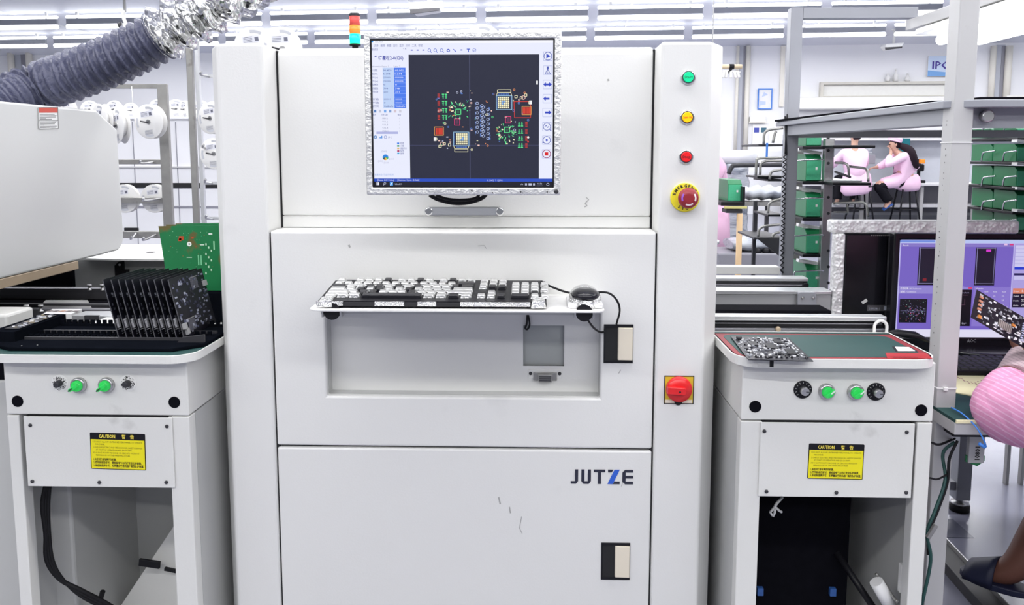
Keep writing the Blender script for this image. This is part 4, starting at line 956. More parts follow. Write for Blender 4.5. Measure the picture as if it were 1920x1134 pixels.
# right: dark cabinet, post, tie, clips, rail, roll
x0, x1, z0, z1 = R4(1420, 930, 1592, 1134, 1.74)
MB().box(stR.location.x - .172, x1, 1.74, 1.92, .104, zsR - .004).build('control_cabinet', 'black_matte', stR, bev=.003)
MB().box(stR.location.x - .176, stR.location.x - .172, YF + .03, 1.74, .104, zsR - .004).build('inner_lining', 'black_matte', stR)
x0, x1, z0, z1 = R4(1634, 930, 1660, 1134, 1.88)
MB().box(x0, x1, 1.88, 1.935, .104, zsR - .004).build('inner_post', 'paint_stand', stR, bev=.002)
for u, v in ((1425, 1108), (1561, 1109)):
    c = W(u, v, 1.735); MB().box(c.x - .007, c.x + .007, 1.73, 1.742, c.z - .009, c.z + .009).build('blue_connector', 'blue_plastic', stR, bev=.001)
b = MB(); b.tube(smooth_path([W(1467, 932, 1.62), W(1456, 944, 1.61), W(1452, 952, 1.61)]), .003); b.build('cable_tie', 'white_plastic', stR)
for p in (((1453, 950), (1444, 960), (1448, 966)), ((1453, 950), (1461, 957), (1466, 960)), ((1453, 952), (1453, 960), (1449, 968))):
    b = MB(); b.tube([W(*q, 1.61) for q in p], .0028); b.build('tie_tail', 'white_plastic', stR)
b = MB(); b.tube([W(1568, 1035, 1.73), W(1652, 1160, 1.64)], .0075); b.build('rail', 'black', stR)
c0, c1 = W(1643, 1090, 1.6), W(1672, 1140, 1.6)
MB().cyl(c0, c1, .014).build('paper_roll', 'label_white', stR)
b = MB(); b.tube(smooth_path([W(1642, 1075, 1.615), W(1658, 1092, 1.61), W(1672, 1115, 1.59), W(1682, 1128, 1.57)]), .003); b.build('roll_holder', 'steel_dull', stR)
c = W(1686, 1080, 1.585); MB().box(c.x - .002, c.x + .004, 1.575, 1.585, c.z - .03, c.z + .03).build('white_tag', 'white_plastic', stR)
# cables running down the outside of the stand
XR = W(1752, 735, YF).x
cable('side_cable', [W(1790, 828, 1.66), W(1768, 850, 1.66), W(1772, 900, 1.64), W(1752, 960, 1.62), W(1738, 1000, 1.61), W(1745, 1050, 1.6), W(1728, 1134, 1.59)], .0035, 'cable_green', stR)
cable('side_cable', [W(1795, 826, 1.64), W(1780, 860, 1.64), W(1776, 905, 1.64), W(1757, 960, 1.63), W(1741, 1000, 1.62), W(1740, 1040, 1.61)], .003, 'rubber', stR)
cable('side_cable', [W(1748, 830, 1.6), W(1762, 833, 1.64), W(1790, 822, 1.69)], .0025, 'rubber', stR)
cable('side_cable', [W(1744, 896, 1.6), W(1758, 898, 1.62), W(1775, 890, 1.64)], .002, 'rubber', stR)
c = W(1747, 996, 1.6); MB(frame=Matrix.Translation(c) @ Matrix.Rotation(rad(28), 4, 'Y')).box(-.004, .004, -.004, .004, -.016, .016).build('cable_clip', 'steel_dull', stR, bev=.001)

# ------------------------------------------------------------------ circuit boards
def parts_on(b, w, h, seed, n, pal, zoff=0., big=(), ks=1.):
    """small soldered parts in local board coordinates: board in the x/y plane, parts rise along +z"""
    q = random.Random(seed)
    for (x0, y0, x1, y1, z, c) in big: b.col = c; b.box(x0, x1, y0, y1, zoff, zoff + z)
    for k in range(n):
        x, y = q.uniform(.04, .96) * w, q.uniform(.05, .95) * h; a, c_ = q.uniform(.0008, .0042) * ks, q.uniform(.0008, .003) * ks
        b.col = q.choice(pal); b.box(x - a, x + a, y - c_, y + c_, zoff, zoff + q.uniform(.0004, .003))
PAL = [lin(205, 208, 215), lin(170, 172, 180), lin(120, 122, 130), lin(225, 225, 228), lin(60, 60, 70), lin(150, 140, 120)]
def flat_board(name, label, corners, zt, seed, m, group=None, n=90, pal=PAL, ks=1.):
    """board lying flat: corners are the four plan points"""
    o_, a, d = corners[0], corners[1], corners[3]
    ex_, ey_ = (a - o_), (d - o_); w, h = ex_.length, ey_.length; ex_.normalize(); ey_ = (ey_ - ex_ * ey_.dot(ex_)).normalized(); ez_ = ex_.cross(ey_)
    T = Matrix(((ex_.x, ey_.x, ez_.x, o_.x), (ex_.y, ey_.y, ez_.y, o_.y), (ex_.z, ey_.z, ez_.z, o_.z), (0, 0, 0, 1)))
    t = thing(name, label, 'circuit board', o_, group)
    MB(frame=T).box(0, w, 0, h, 0, .0016).build('board', m, t)
    b = MB(frame=T); parts_on(b, w, h, seed, n, pal, .0016, (), ks); b.build('soldered_parts', 'ink', t, kind='stuff')
    return t, T, w, h
cs = [WZ(x, y, zR + .002) for x, y in ((1403, 675), (1525, 678), (1476, 634), (1379, 632))]
t, T, w, h = flat_board('circuit_board', 'silvery component-covered circuit board lying on the red-edged tabletop', cs, zR, 4, 'board_black', n=300, pal=PAL[:4] + [lin(235, 235, 238), lin(20, 20, 26), lin(40, 40, 50)], ks=.72)
b = MB(frame=T); b.lathe([(.006, .0016), (.006, .007), (.004, .008)], (.012, h * .86, 0)); b.build('coil', 'charcoal', t)
for (p0_, p1_, q0_, q1_) in ((.45, .62, .42, .66), (.2, .34, .55, .72), (.7, .84, .2, .36), (.66, .78, .68, .84)): MB(frame=T).box(w * p0_, w * p1_, h * q0_, h * q1_, .0016, .0046).build('chip', 'black', t, bev=.0004)
for k in range(9): MB(frame=T).box(w * (.86 + (k % 2) * .05), w * (.89 + (k % 2) * .05), h * (.12 + k * .09), h * (.17 + k * .09), .0016, .004).build('contact', 'aluminium', t)
for k in range(8): MB(frame=T).lathe([(.0022, .0016), (.0022, .005)], (w * (.15 + k * .08), h * .1, 0), n=10).build('capacitor', 'charcoal', t)

# black ESD tray with comb bars, on the left table
zt = zL - .0005
tx0, tx1 = W(22, 640, 1.59).x, W(392, 640, 1.6).x
tray = thing('board_tray', 'black slotted tray holding upright circuit boards on the conveyor stand', 'tray', ((tx0 + tx1) / 2, 1.64, zt))
b = MB(); b.prism([(tx0 + .03, 1.535), (tx1 - .05, 1.535), (tx1, 1.58), (tx1, 1.76), (tx0 + .015, 1.76), (tx0 - .03, 1.57)], 'z', zt, zt + .008); b.build('base', 'tray_esd', tray, bev=.002)
def comb(y, z1, pitch=.0135):
    pts = [(tx0 + .02, zt + .008)]; x = tx0 + .02
    while x < tx1 - .012:
        pts += [(x, z1), (x + pitch * .6, z1), (x + pitch * .6, z1 - .008), (x + pitch, z1 - .008)]; x += pitch
    pts += [(x, zt + .008)]
    b = MB(); b.prism(pts, 'y', y, y + .004); b.build('comb_bar', 'tray_esd', tray)
comb(1.615, zt + .016); comb(1.65, zt + .016); comb(1.73, zt + .022)
for y0, y1 in ((1.6, 1.605), (1.665, 1.67)): MB().box(tx0 + .02, tx1 - .01, y0, y1, zt + .008, zt + .0135).build('cross_rail', 'charcoal', tray)
for y in (1.545, 1.552): MB().lathe([(.0014, 0), (.0014, .001)], (tx0 + .05 + (y - 1.545) * 4, y, zt + .008), n=8).build('rivet', 'steel', tray)
b = MB(); b.prism([(tx1 - .06, zt + .008), (tx1 - .004, zt + .008), (tx1 - .004, zt + .024), (tx1 - .05, zt + .018)], 'y', 1.585, 1.592); b.build('end_lip', 'charcoal', tray)
# ten upright boards
BH, BL = .128, .165
bx = [223, 238, 251, 265, 277, 291, 305, 318, 331, 345]
proto = None
for k, u in enumerate(bx):
    p = WZ(u, 636, zt + .009)
    lab = 'black circuit board upright in the tray, %s' % ('outermost on the oven side' if k == 0 else ('its component face turned to the open side' if k == 9 else '%s board from the oven side' % ORD[k]))
    t = thing('upright_board', lab, 'circuit board', p, 'black boards upright in the tray')
    lean = Matrix.Rotation(rad(-12.5 - (k % 3) * .5), 4, 'Y')
    if k in (0, 9):
        T0 = Matrix.Translation(p)
        # local: x -> depth (y), y -> up (z), z -> +x face
        F_ = Matrix(((0, 0, 1, 0), (1, 0, 0, 0), (0, 1, 0, 0), (0, 0, 0, 1)))
        bd = MB(frame=T0 @ F_).box(0, BL, 0, BH, 0, .0016).build('board', 'board_black', t)
        b = MB(frame=T0 @ F_)
        if k == 9:
            q = random.Random(2); pal = [lin(85, 88, 112), lin(125, 128, 150), lin(60, 62, 82), lin(165, 168, 185), lin(40, 40, 52)]
            parts_on(b, BL, BH, 8, 150, pal, .0016)
            for cx, cy in ((.30, .17), (.66, .80)):
                for j in range(7): b.col = lin(95, 95, 105); b.box(cx * BL + j * .0048 - .017, cx * BL + j * .0048 - .014, cy * BH - .012, cy * BH + .012, .0016, .003)
                b.col = lin(150, 150, 150); b.box(cx * BL - .02, cx * BL + .02, cy * BH + .013, cy * BH + .0145, .0016, .0026)
            for cx, cy, s_ in ((.06, .2, .007), (.94, .74, .007), (.1, .1, .006)): b.col = lin(170, 170, 172); b.box(cx * BL - s_, cx * BL + s_, cy * BH - .006, cy * BH + .006, .0016, .007)
            b.build('soldered_parts', 'ink', t, kind='stuff')
        else:
            parts_on(b, BL, BH, 21, 60, [lin(70, 72, 82), lin(110, 112, 122)], .0016)
            for j in range(14): b.col = lin(190, 190, 196); y = .02 + j * .0012; b.box(.004, .012, y + (j % 3) * .004, y + .0012 + (j % 3) * .004, .0016, .006)
            b.build('soldered_parts', 'ink', t, kind='stuff')
        MB(frame=T0 @ F_).box(-.0006, 0, 0, BH, -.0002, .0018).build('edge_face', 'board_edge', t)
        if k == 0: proto = t
    else:
        for ch in proto.children: copy_tree(ch, t)
    t.rotation_euler = (0, rad(-12.8 + (k % 3) * .4), rad(-1.5 + (k * 7 % 5) * .5))
# green boards standing behind the tray, with the black holder they lean in
hz = W(360, 540, 1.9).z
hold = thing('board_holder', 'black holder carrying the green circuit boards beside the machine', 'holder', (-.77, 1.92, zt - .02))
MB().box(-.89, -.672, 1.87, 1.99, zL - .012, hz - .006).build('base', 'tray_esd', hold, bev=.003)
for x in (-.885, -.677): MB().box(x - .004, x + .004, 1.875, 1.985, hz - .006, hz + .01).build('side_lip', 'tray_esd', hold)
gl = ('foremost', 'second', 'third', 'rearmost')
for k in range(4):
    y = 1.89 + k * .012; u0 = 297 + (0, 14, 32, 44)[k]; vt = 424 - (0, 3, 5, 4)[k]
    p0, p1 = W(u0, vt, y), W(u0 + 19, 540, y)
    x1 = -.672
    t = thing('green_board', '%s green circuit board standing in the holder beside the machine' % gl[k], 'circuit board', ((p1.x + x1) / 2, y, hz), 'green boards in the holder')
    b = MB(); b.prism([(p0.x, p0.z), (p1.x, hz - .004), (x1, hz - .004), (x1, p0.z + .004)], 'y', y, y + .0016); b.build('board', 'board_green', t)
    if k == 0:
        b = MB(); q = random.Random(6); Yb = y - .0004
        def gq(u0_, v0_, u1_, v1_, c): x0, x1_, z0, z1 = R4(u0_, v0_, u1_, v1_, Yb); b.col = c; b.poly([(x0, Yb, z0), (x1_, Yb, z0), (x1_, Yb, z1), (x0, Yb, z1)])
        gq(391, 437, 398, 440, lin(225, 235, 225)); gq(375, 458, 383, 460, lin(210, 230, 210))
        for k2 in range(10): gq(385 + (k2 % 3) * 5, 456 + k2 * 6, 387.5 + (k2 % 3) * 5, 460 + k2 * 6, lin(190, 225, 195))
        gq(371, 478, 373.5, 497, lin(120, 200, 150)); gq(376, 478, 378.5, 497, lin(120, 200, 150)); gq(400, 452, 402.5, 468, lin(150, 215, 170)); gq(350, 482, 360, 483.2, lin(190, 225, 200))
        for k2 in range(60):
            u_, v_ = q.uniform(315, 400), q.uniform(430, 505); s_ = q.uniform(.5, 1.2); gq(u_, v_, u_ + s_, v_ + s_, q.choice((lin(60, 190, 130), lin(20, 110, 60), lin(170, 225, 185), lin(190, 70, 30))))
        for (u_, v_, s_) in ((340, 447, 4.5), (361, 446, 2), (337, 450, 3)): gq(u_ - s_, v_ - s_, u_ + s_, v_ + s_ * .7, lin(185, 75, 35))
        c = W(355, 457.5, Yb)
        for r, cc, dy in ((.0056, lin(240, 245, 240), -.0002), (.0018, (.01, .02, .01), -.0004)):
            b.col = cc; b.poly([c + V((r * math.cos(a_), dy, r * math.sin(a_))) for a_ in [2 * math.pi * i / 16 for i in range(16)]][::-1])
        b.build('printed_marks', 'ink', t)
# boards and cards lying behind the tray
cs = [WZ(x, y, zt + .03) for x, y in ((8, 617), (36, 617), (92, 593), (64, 592))]
flat_board('card_board', 'circuit board strip with white parts lying at the tray end', cs, 0, 14, 'board_black', n=60)
MB().box(cs[0].x - .02, cs[2].x + .02, cs[0].y - .02, cs[2].y + .03, zt + .004, zt + .029).build('x', 'tray_esd').name = 'support_block'
tag(bpy.data.objects['support_block'], 'low black block under the board strip at the tray end', 'block')
# ------------------------------------------------------------------ soldering oven on the left: lid, bed, body
XH = -1.30
def HP(u, v): p = WX(u, v, XH); return (p.y, p.z)
oven = thing('soldering_oven', 'large pale grey oven with raised lid and dark conveyor bed beside the stand', 'oven', (-1.7, 2.1, 0))
zb, zt_ = HP(190, 478)[1], HP(100, 199)[1]; yf, ye = 1.45, HP(230, 400)[0]
y1 = HP(181, 205)[0]; zc_ = HP(222, 243)[1]
pts = [(yf, zb), (HP(190, 478)[0], zb)]
cx, cz, r_ = ye - .05, zb + .05, .05
pts += [(cx + r_ * math.sin(rad(a)), cz - r_ * math.cos(rad(a))) for a in (15, 30, 45, 60, 75, 90)]
pts += [(ye - .005, zc_), (y1, zt_), (yf, zt_)]
lid = MB().prism(pts, 'x', XH - .95, XH).build('lid', 'hood_grey', oven, bev=.006, seg=3)
MB().box(XH - .9, XH - .004, yf, HP(150, 492)[0], zb - .026, zb - .001).build('lid_seal', 'brass', oven, bev=.002)
# warning label on the lid
p = [WX(u, v, XH + .001) for u, v in ((72, 242), (109, 241), (108, 201), (71, 201))]
lb = MB(); lb.hexa([q for q in p], [q + V((.0008, 0, 0)) for q in p]); lo = lb.build('warning_label', 'label_white', lid)
b = MB()
def LQ(s0, t0, s1, t1, c):
    def f(s, t): return (p[3] * (1 - s) + p[2] * s) * (1 - t) + (p[0] * (1 - s) + p[1] * s) * t + V((.0013, 0, 0))
    b.col = c; b.poly([f(s0, t1), f(s1, t1), f(s1, t0), f(s0, t0)])
LQ(.03, .02, .97, .25, lin(200, 75, 60)); LQ(.0, .6, 1, .62, lin(70, 70, 70))
for k, (a, w) in enumerate(((.32, .75), (.38, .85), (.44, .8), (.5, .3), (.54, .6), (.66, .85), (.71, .8), (.76, .75), (.81, .2), (.87, .85), (.92, .8))): LQ(.06, a, .06 + w, a + .025, lin(110, 110, 110))
for s0, t0, s1, t1 in ((0, 0, 1, .015), (0, .985, 1, 1), (0, 0, .02, 1), (.98, 0, 1, 1)): LQ(s0, t0, s1, t1, lin(60, 60, 60))
b.build('lettering', 'ink', lo)
# oven bed and body
XB1 = -.99
MB().box(XH - .95, -1.02, 1.66, 2.62, .03, .80).build('body', 'paint_side', oven, bev=.006)
MB().box(XH - .95, -.70, 1.96, 2.62, .80, .835).build('bed', 'black_matte', oven)
MB().box(XH - .95, -1.03, 1.66, 1.98, .80, .835).build('bed_front', 'black_matte', oven)
MB().box(XH - .93, W(135, 530, 2.6).x, 2.60, 2.62, .835, .985).build('dark_backing', 'black_matte', oven)  # dark panel added so the oven interior reads unlit
zr_ = .86
for k, v in enumerate((545, 566, 585, 606)):
    q = WZ(100, v, zr_); x1 = (-.92, -.95, -1.02, -1.05)[k]
    rl = MB().box(XH - .9, x1, q.y - .012, q.y + .014, .835, zr_ + (.01 if k % 2 == 0 else -.005)).build('conveyor_rail', 'aluminium_dark' if k % 2 == 0 else 'charcoal', oven, bev=.002)
    if k in (0, 2):
        for u in ((168, 192) if k == 0 else (50, 77)):
            c = WZ(u, v, zr_ + .01); MB().lathe([(.006, 0), (.006, .004), (.0035, .005), (.0035, .014), (.0065, .015), (.0065, .019)], (c.x, c.y, zr_ + .01), n=10).build('bolt', 'steel', rl)
b = MB(); q = [WZ(x, y, .852) for x, y in ((60, 588), (178, 588), (165, 562), (85, 562))]; b.hexa([(p_.x, p_.y, .836) for p_ in q], [(p_.x, p_.y, .852) for p_ in q]); b.build('chain_guard', 'steel_dull', oven, bev=.002)
b = MB(); q = [WZ(x, y, .87) for x, y in ((0, 625), (15, 622), (13, 590), (0, 590))]
p0 = W(14, 610, 1.80); MB().box(p0.x - .3, p0.x, 1.80, 1.9, p0.z - .025, W(14, 590, 1.80).z).build('end_guard', 'paint_stand', oven, bev=.006)
# white frame of the neighbouring conveyor behind the bed
x0, x1, z0, z1 = R4(105, 483, 420, 530, 2.68)
fr = thing('white_conveyor', 'low white conveyor frame behind the dark oven bed', 'conveyor', ((x0 + x1) / 2, 2.75, 0))
MB().box(x0, -.665, 2.68, 3.0, .55, z1).build('body', 'paint_side', fr, bev=.006)
b = MB(); b.prism([(x0 + .12, 2.62), (x0 + .26, 2.60), (-.67, 2.60), (-.67, 3.02), (x0 + .05, 3.02)], 'z', z1, z1 + .006); b.build('top_sheet', 'paint', fr)
c = WZ(283, 473, z1 + .006); MB().box(c.x - .012, c.x + .012, c.y - .01, c.y + .01, z1 + .004, z1 + .0075).build('slot', 'gap', fr)
for x in (x0 + .05, -.72): MB().box(x - .025, x + .025, 2.8, 2.85, 0, .55).build('leg', 'paint_side', fr)
c = W(226, 500, 2.66); b = MB(); b.prism([(c.x - .018, c.z - .04), (c.x + .02, c.z - .04), (c.x + .02, c.z - .012), (c.x + .004, c.z - .012), (c.x + .004, c.z + .018), (c.x - .004, c.z + .018), (c.x - .018, c.z + .004)], 'y', 2.655, 2.68); b.build('bracket', 'black', fr)
c = W(222, 497, 2.665); MB().lathe([(.004, 0), (.004, .004)], W(225, 496, 2.656), (0, -1, 0), 10).build('bracket_screw', 'steel', fr)
# cards lying on the bed rail
for i, (cs, m_) in enumerate(((((80, 588), (134, 588), (154, 579), (98, 579)), 'label_white'), (((135, 591), (210, 593), (210, 583), (160, 583)), 'aluminium'))):
    P = [WZ(x, y, .885) for x, y in cs]
    t = thing('label_card' if i == 0 else 'edge_plate', ['white printed card lying on the rails behind the tray', 'bare metal plate lying on the rails behind the tray'][i], ['card', 'plate'][i], P[0])
    b = MB(); b.hexa([(p_.x, p_.y, .8705) for p_ in P], [(p_.x, p_.y, .885) for p_ in P]); b.build('sheet' if i == 0 else 'plate', m_, t, bev=.001)
    b = MB()
    if i == 0:
        m2 = sum(P, V((0, 0, 0))) / 4
        for k in range(5): b.col = lin(190, 150, 130) if k == 2 else lin(120, 110, 110); c = m2 + V(((k - 2) * .017, 0, .0006)); b.poly([c + V((-.007, -.008, 0)), c + V((.007, -.008, 0)), c + V((.009, .008, 0)), c + V((-.005, .008, 0))])
        b.build('printed_marks', 'ink', t)
    else:
        c = (P[0] + P[1]) / 2; MB().box(c.x - .018, c.x + .018, c.y - .003, c.y + .004, .875, .886).build('clip', 'charcoal', t)

# ------------------------------------------------------------------ flexible duct
def duct(name, m, path, r0, ridges, amp, per, parent, crumple=0., seed=1, nseg=26, taper=None):
    P = smooth_path(path, 10); Ls = [0.]
    for a, b_ in zip(P, P[1:]): Ls.append(Ls[-1] + (b_ - a).length)
    tot = Ls[-1]; N = ridges * per; q = random.Random(seed)
    def at(s):
        for k in range(len(P) - 1):
            if Ls[k + 1] >= s: f = (s - Ls[k]) / max(1e-9, Ls[k + 1] - Ls[k]); return P[k].lerp(P[k + 1], f)
        return P[-1]
    b = MB(); b.smooth = True; rings = []; a = None
    for i in range(N + 1):
        s = tot * i / N; c = at(s); t = (at(min(tot, s + .01)) - at(max(0, s - .01))).normalized()
        if a is None: a = t.orthogonal().normalized()
        a = (a - t * a.dot(t)).normalized(); bb = t.cross(a)
        ph = (i % per) / per; rr = r0 * (taper(i / N) if taper else 1) + amp * (1 - abs(2 * ph - 1) ** .8 * 2) * .5
        ring = []
        for k in range(nseg):
            th = 2 * math.pi * k / nseg
            d = a * math.cos(th) + bb * math.sin(th)
            ring.append(b.p(c + d * (rr + q.gauss(0, crumple)) + t * q.gauss(0, crumple * 1.2)))
        rings.append(ring)
    b.skin(rings); return b.build(name, m, parent)
YD = 2.42
dt = thing('exhaust_duct', 'ribbed blue-grey exhaust hose joined to crumpled silver foil duct above the oven', 'duct', W(60, 190, YD))
pa = [W(-75, 232, 2.25), W(-30, 212, 2.30), W(20, 186, 2.36), W(70, 165, YD), W(120, 147, YD), W(172, 128, YD), W(230, 104, YD), W(275, 82, YD), W(306, 64, YD)]
duct('ribbed_hose', 'hose', pa, .067, 24, .018, 6, dt, .0008, 3, 32)
pb = [W(296, 70, YD), W(318, 57, YD), W(350, 38, YD), W(385, 18, YD), W(420, -3, YD), W(460, -28, YD + .05), W(520, -75, YD + .15), W(560, -150, YD + .2), W(570, -420, YD + .2)]
duct('foil_duct', 'foil', pb, .072, 21, .03, 6, dt, .002, 4, 30)
b = MB(); b.tube([W(297, 69, YD), W(311, 61, YD)], .0725, 28); b.build('foil_collar', 'foil_small', dt)
rod = thing('hanger_rod', 'thin white rod hanging from the ceiling above the ribbed hose', 'rod', W(234, 44, 2.6))
c = W(233, 0, 2.6); MB().cyl((c.x, 2.6, W(233, 22, 2.6).z), (c.x, 2.6, ZC), .0045).build('rod', 'steel', rod)
c = W(233, 36, 2.6); b = MB(); b.tube(smooth_path([W(233, 20, 2.6), W(231, 30, 2.6), W(234, 40, 2.6), W(238, 50, 2.6)]), .006); b.build('hook', 'white_plastic', rod)
b = MB(); b.lathe([(.011, -.006), (.011, .006)], W(226, 48, 2.6), (1, .2, .3), 10); b.build('clamp_screw', 'charcoal', rod)

# ------------------------------------------------------------------ reel racks and reels
def make_reel():
    t = thing('component_reel', '', 'reel', (0, 0, 0), 'white component reels')
    for y in (-.018, .016):
        b = MB(); b.lathe([(.012, 0), (.0, 0)][:1] + [(.088, 0), (.0895, .001), (.088, .002), (.012, .002)], (0, y, 0), (0, 1, 0), 36); b.build('flange', 'white_reel', t)
    MB().lathe([(.05, 0), (.05, .03)], (0, -.016, 0), (0, 1, 0), 24).build('hub', 'label_white', t)
    b = MB(); b.col = lin(196, 198, 205)
    for a0 in (60, 165, 250):
        for i in range(5):
            A, B = rad(a0 + i * 8), rad(a0 + i * 8 + 8); b.poly([(r * math.cos(q), -.0186, r * math.sin(q)) for r, q in ((.066, A), (.078, A), (.078, B), (.066, B))][::-1])
    b.build('slot_print', 'ink', t, kind='stuff')
    b = MB(); b.col = lin(225, 226, 234); b.poly([(-.045, -.0184, .02), (.03, -.0184, .03), (.027, -.0184, .06), (-.048, -.0184, .05)])
    b.col = lin(110, 112, 128)
    b.poly([(.008, -.0187, .032), (.024, -.0187, .034), (.022, -.0187, .05), (.006, -.0187, .048)])
    for k in range(4): b.poly([(-.042, -.0187, .026 + k * .006), (-.004, -.0187, .031 + k * .006), (-.004, -.0187, .033 + k * .006), (-.042, -.0187, .028 + k * .006)])
    b.build('printed_label', 'ink', t, kind='stuff')
    b = MB(); b.col = lin(150, 152, 165)
    for k in range(5): b.poly([(-.028, -.0187, -.066 + k * .0045), (.02, -.0187, -.062 + k * .0045), (.02, -.0187, -.060 + k * .0045), (-.028, -.0187, -.064 + k * .0045)])
    b.build('small_print', 'ink', t, kind='stuff')
    MB().lathe([(.013, 0), (.013, .006)], (0, -.0215, 0), (0, 1, 0), 16).build('hub_cap', 'steel', t)
    b = MB(); b.tube([(-.045, -.026, .004), (-.012, -.024, -.002), (.006, -.022, 0)], .0035, 6); b.build('peg_tip', 'charcoal', t)
    return t
reel0 = make_reel(); rn = [0]
def reel(u, v, Y, rpx, label, rz=0., rx=0.):
    o = reel0 if rn[0] == 0 else copy_tree(reel0); rn[0] += 1
    o.location = W(u, v, Y); o.rotation_euler = (rad(rx), 0, rad(rz)); k = rpx * Y / F / .0895; o.scale = (k, k, k); o['label'] = label
    return o
YK = 4.0
def rack(label, cat, posts, bars, pegs, Y):
    u_, v_ = posts[0][0], 300
    t = thing('reel_rack', label, cat, (W(u_, v_, Y).x, Y, 0))
    for (u0, v0, u1, v1, m_) in posts:
        x0, x1, z0, z1 = R4(u0, v0, u1, v1, Y); MB().box(x0, x1, Y - .012, Y + .012, 0.0, z1).build('post', m_, t, bev=.002)
    for (u0, v0, u1, v1, m_) in bars:
        x0, x1, z0, z1 = R4(u0, v0, u1, v1, Y + .02); MB().box(x0, x1, Y + .008, Y + .032, z0, z1).build('bar', m_, t, bev=.002)
    for (u0, v0, u1, v1) in pegs:
        b = MB(); b.tube(smooth_path([W(u0, v0, Y), W((u0 + u1) / 2, (v0 + v1) / 2 + 1, Y - .05), W(u1, v1, Y - .09), W(u1 + 2, v1 - 5, Y - .1)], 3), .0055, 6); b.build('peg', 'steel', t)
    return t
rack('stainless reel rack with bars and pegs beyond the oven lid', 'rack', ((302, 158, 320, 420, 'steel_dull'), (60, 158, 78, 420, 'steel_dull')),
     ((70, 158, 312, 166, 'steel_dull'), (70, 299, 312, 308, 'steel_dull'), (70, 370, 314, 381, 'steel_dull'), (70, 433, 316, 446, 'steel_dull')), ((288, 304, 262, 306), (300, 372, 268, 376), (292, 440, 268, 450), (255, 437, 245, 448)), YK)
t = rack('tall stainless ladder rack with rungs, close to the machine column', 'rack', ((356, 60, 367, 420, 'steel_dull'), (372, 60, 379, 420, 'aluminium')), (), ((392, 143, 376, 139), (397, 278, 380, 276), (398, 343, 384, 341), (400, 410, 386, 408)), YK - .2)
for v in (143, 279, 343, 409):
    x0, x1, z0, z1 = R4(378, v - 3, 430, v + 3, YK - .2); MB().box(x0, x1, YK - .208, YK - .192, z0, z1).build('rung', 'aluminium', t)
reel(283, 228, YK - .09, 32, 'large white reel facing forward on the rack, printed label and orange mark', -14, 4)
reel(226, 236, YK - .08, 33, 'white reel turned edge-on behind the oven lid corner', -42)
reel(192, 225, YK - .06, 30, 'white reel half hidden behind the sloping lid corner', -35)
reel(292, 372, YK + .06, 27, 'white reel hanging behind the third rack bar, next to the upright', -5)
reel(236, 372, YK + .06, 27, 'white reel hanging behind the third rack bar, near the lid edge', -5)
reel(398, 222, YK - .26, 29, 'white reel on the ladder rack, upper one, half behind the machine', -20)
reel(404, 288, YK - .26, 29, 'white reel on the ladder rack, lower one, half behind the machine', -8)
reel(480, 92, 4.1, 40, 'white reel peeking over the machine top, nearer the duct', -6, 8)
reel(526, 92, 3.95, 40, 'white reel peeking over the machine top, tilted, with printed label', 38, 6)
reel(905, 83, 4.6, 36, 'white reel rim just showing above the screen frame', -4, 8)
t = thing('reel_stand', 'white-pegged reel stand behind the machine, reels showing above its top', 'rack', (W(520, 92, 4.2).x, 4.25, 0))
x0, x1, z0, z1 = R4(470, 96, 930, 90, 4.25)
for x in (x0 - .1, x1 + .1): MB().box(x - .02, x + .02, 4.23, 4.27, 0, z0 + .0).build('post', 'steel_dull', t)
MB().box(x0 - .1, x1 + .1, 4.24, 4.26, z0 - .03, z0).build('bar', 'steel_dull', t)
for u, v, y in ((480, 92, 4.1), (526, 92, 3.95), (905, 83, 4.6)):
    c = W(u, v, y); MB().cyl((c.x, y - .01, c.z), (c.x, 4.25, z0 - .015), .006).build('peg', 'steel', t)
# white storage cabinet along the back with more reels on it
YC = 6.2
x0, x1, z0, z1 = R4(60, 224, 620, 640, YC)
cab = thing('storage_cabinet', 'long white storage cabinet behind the reel racks', 'cabinet', ((x0 + x1) / 2, YC + .3, 0))
MB().box(x0, x1, YC, YC + .6, .0, z1).build('body', 'wall', cab, bev=.01)
MB().box(x0 - .01, x1 + .01, YC - .02, YC + .6, z1, z1 + .02).build('top', 'wall', cab, bev=.005)
for (a, c_, m_) in ((343, 352, 'gap'), (386, 389, 'bench_grey'), (312, 315, 'frame_light')):
    q0, q1, w0, w1 = R4(240, c_ , 420, a, YC - .012); MB().box(x0 + .05, x1 - .05, YC - .012, YC, min(w0, w1), max(w0, w1)).build('handle_slot', m_, cab)
q0, q1, w0, w1 = R4(233, 427, 258, 442, YC - .02); MB().box(q0, q1, YC - .02, YC, w0, w1).build('dark_vent', 'gap', cab)
for k in range(7): x = x0 + (x1 - x0) * (k + .5) / 7; MB().box(x - .003, x + .003, YC - .004, YC, .1, z1 - .02).build('door_joint', 'bench_grey', cab)
far = [(130, 197, 17), (168, 195, 16), (215, 194, 16), (245, 197, 14), (296, 192, 17), (330, 195, 17), (348, 210, 16), (376, 196, 16), (398, 188, 15)]
wrd = ['first', 'second', 'third', 'fourth', 'fifth', 'sixth', 'seventh', 'eighth', 'ninth']
for k, (u, v, r) in enumerate(far):
    o = reel(u, v, YC + .15, r, 'white reel lying on the storage cabinet, %s counted from the duct side' % wrd[k], (-20, 15, -8, 30, -12, 20, -30, 10, 5)[k], 10)
    o['group'] = 'white reels on the storage cabinet'
    o.location.z = z1 + .02 + r * (YC + .15) / F * .99
p = R4(246, 195, 252, 215, YK - .3); y_ = tag(MB().box(p[0], p[1], 3.9, 3.902, p[2], p[3]).build('yellow_tag', 'stop_yellow'), 'small yellow paper tag hanging on the reel rack', 'tag')
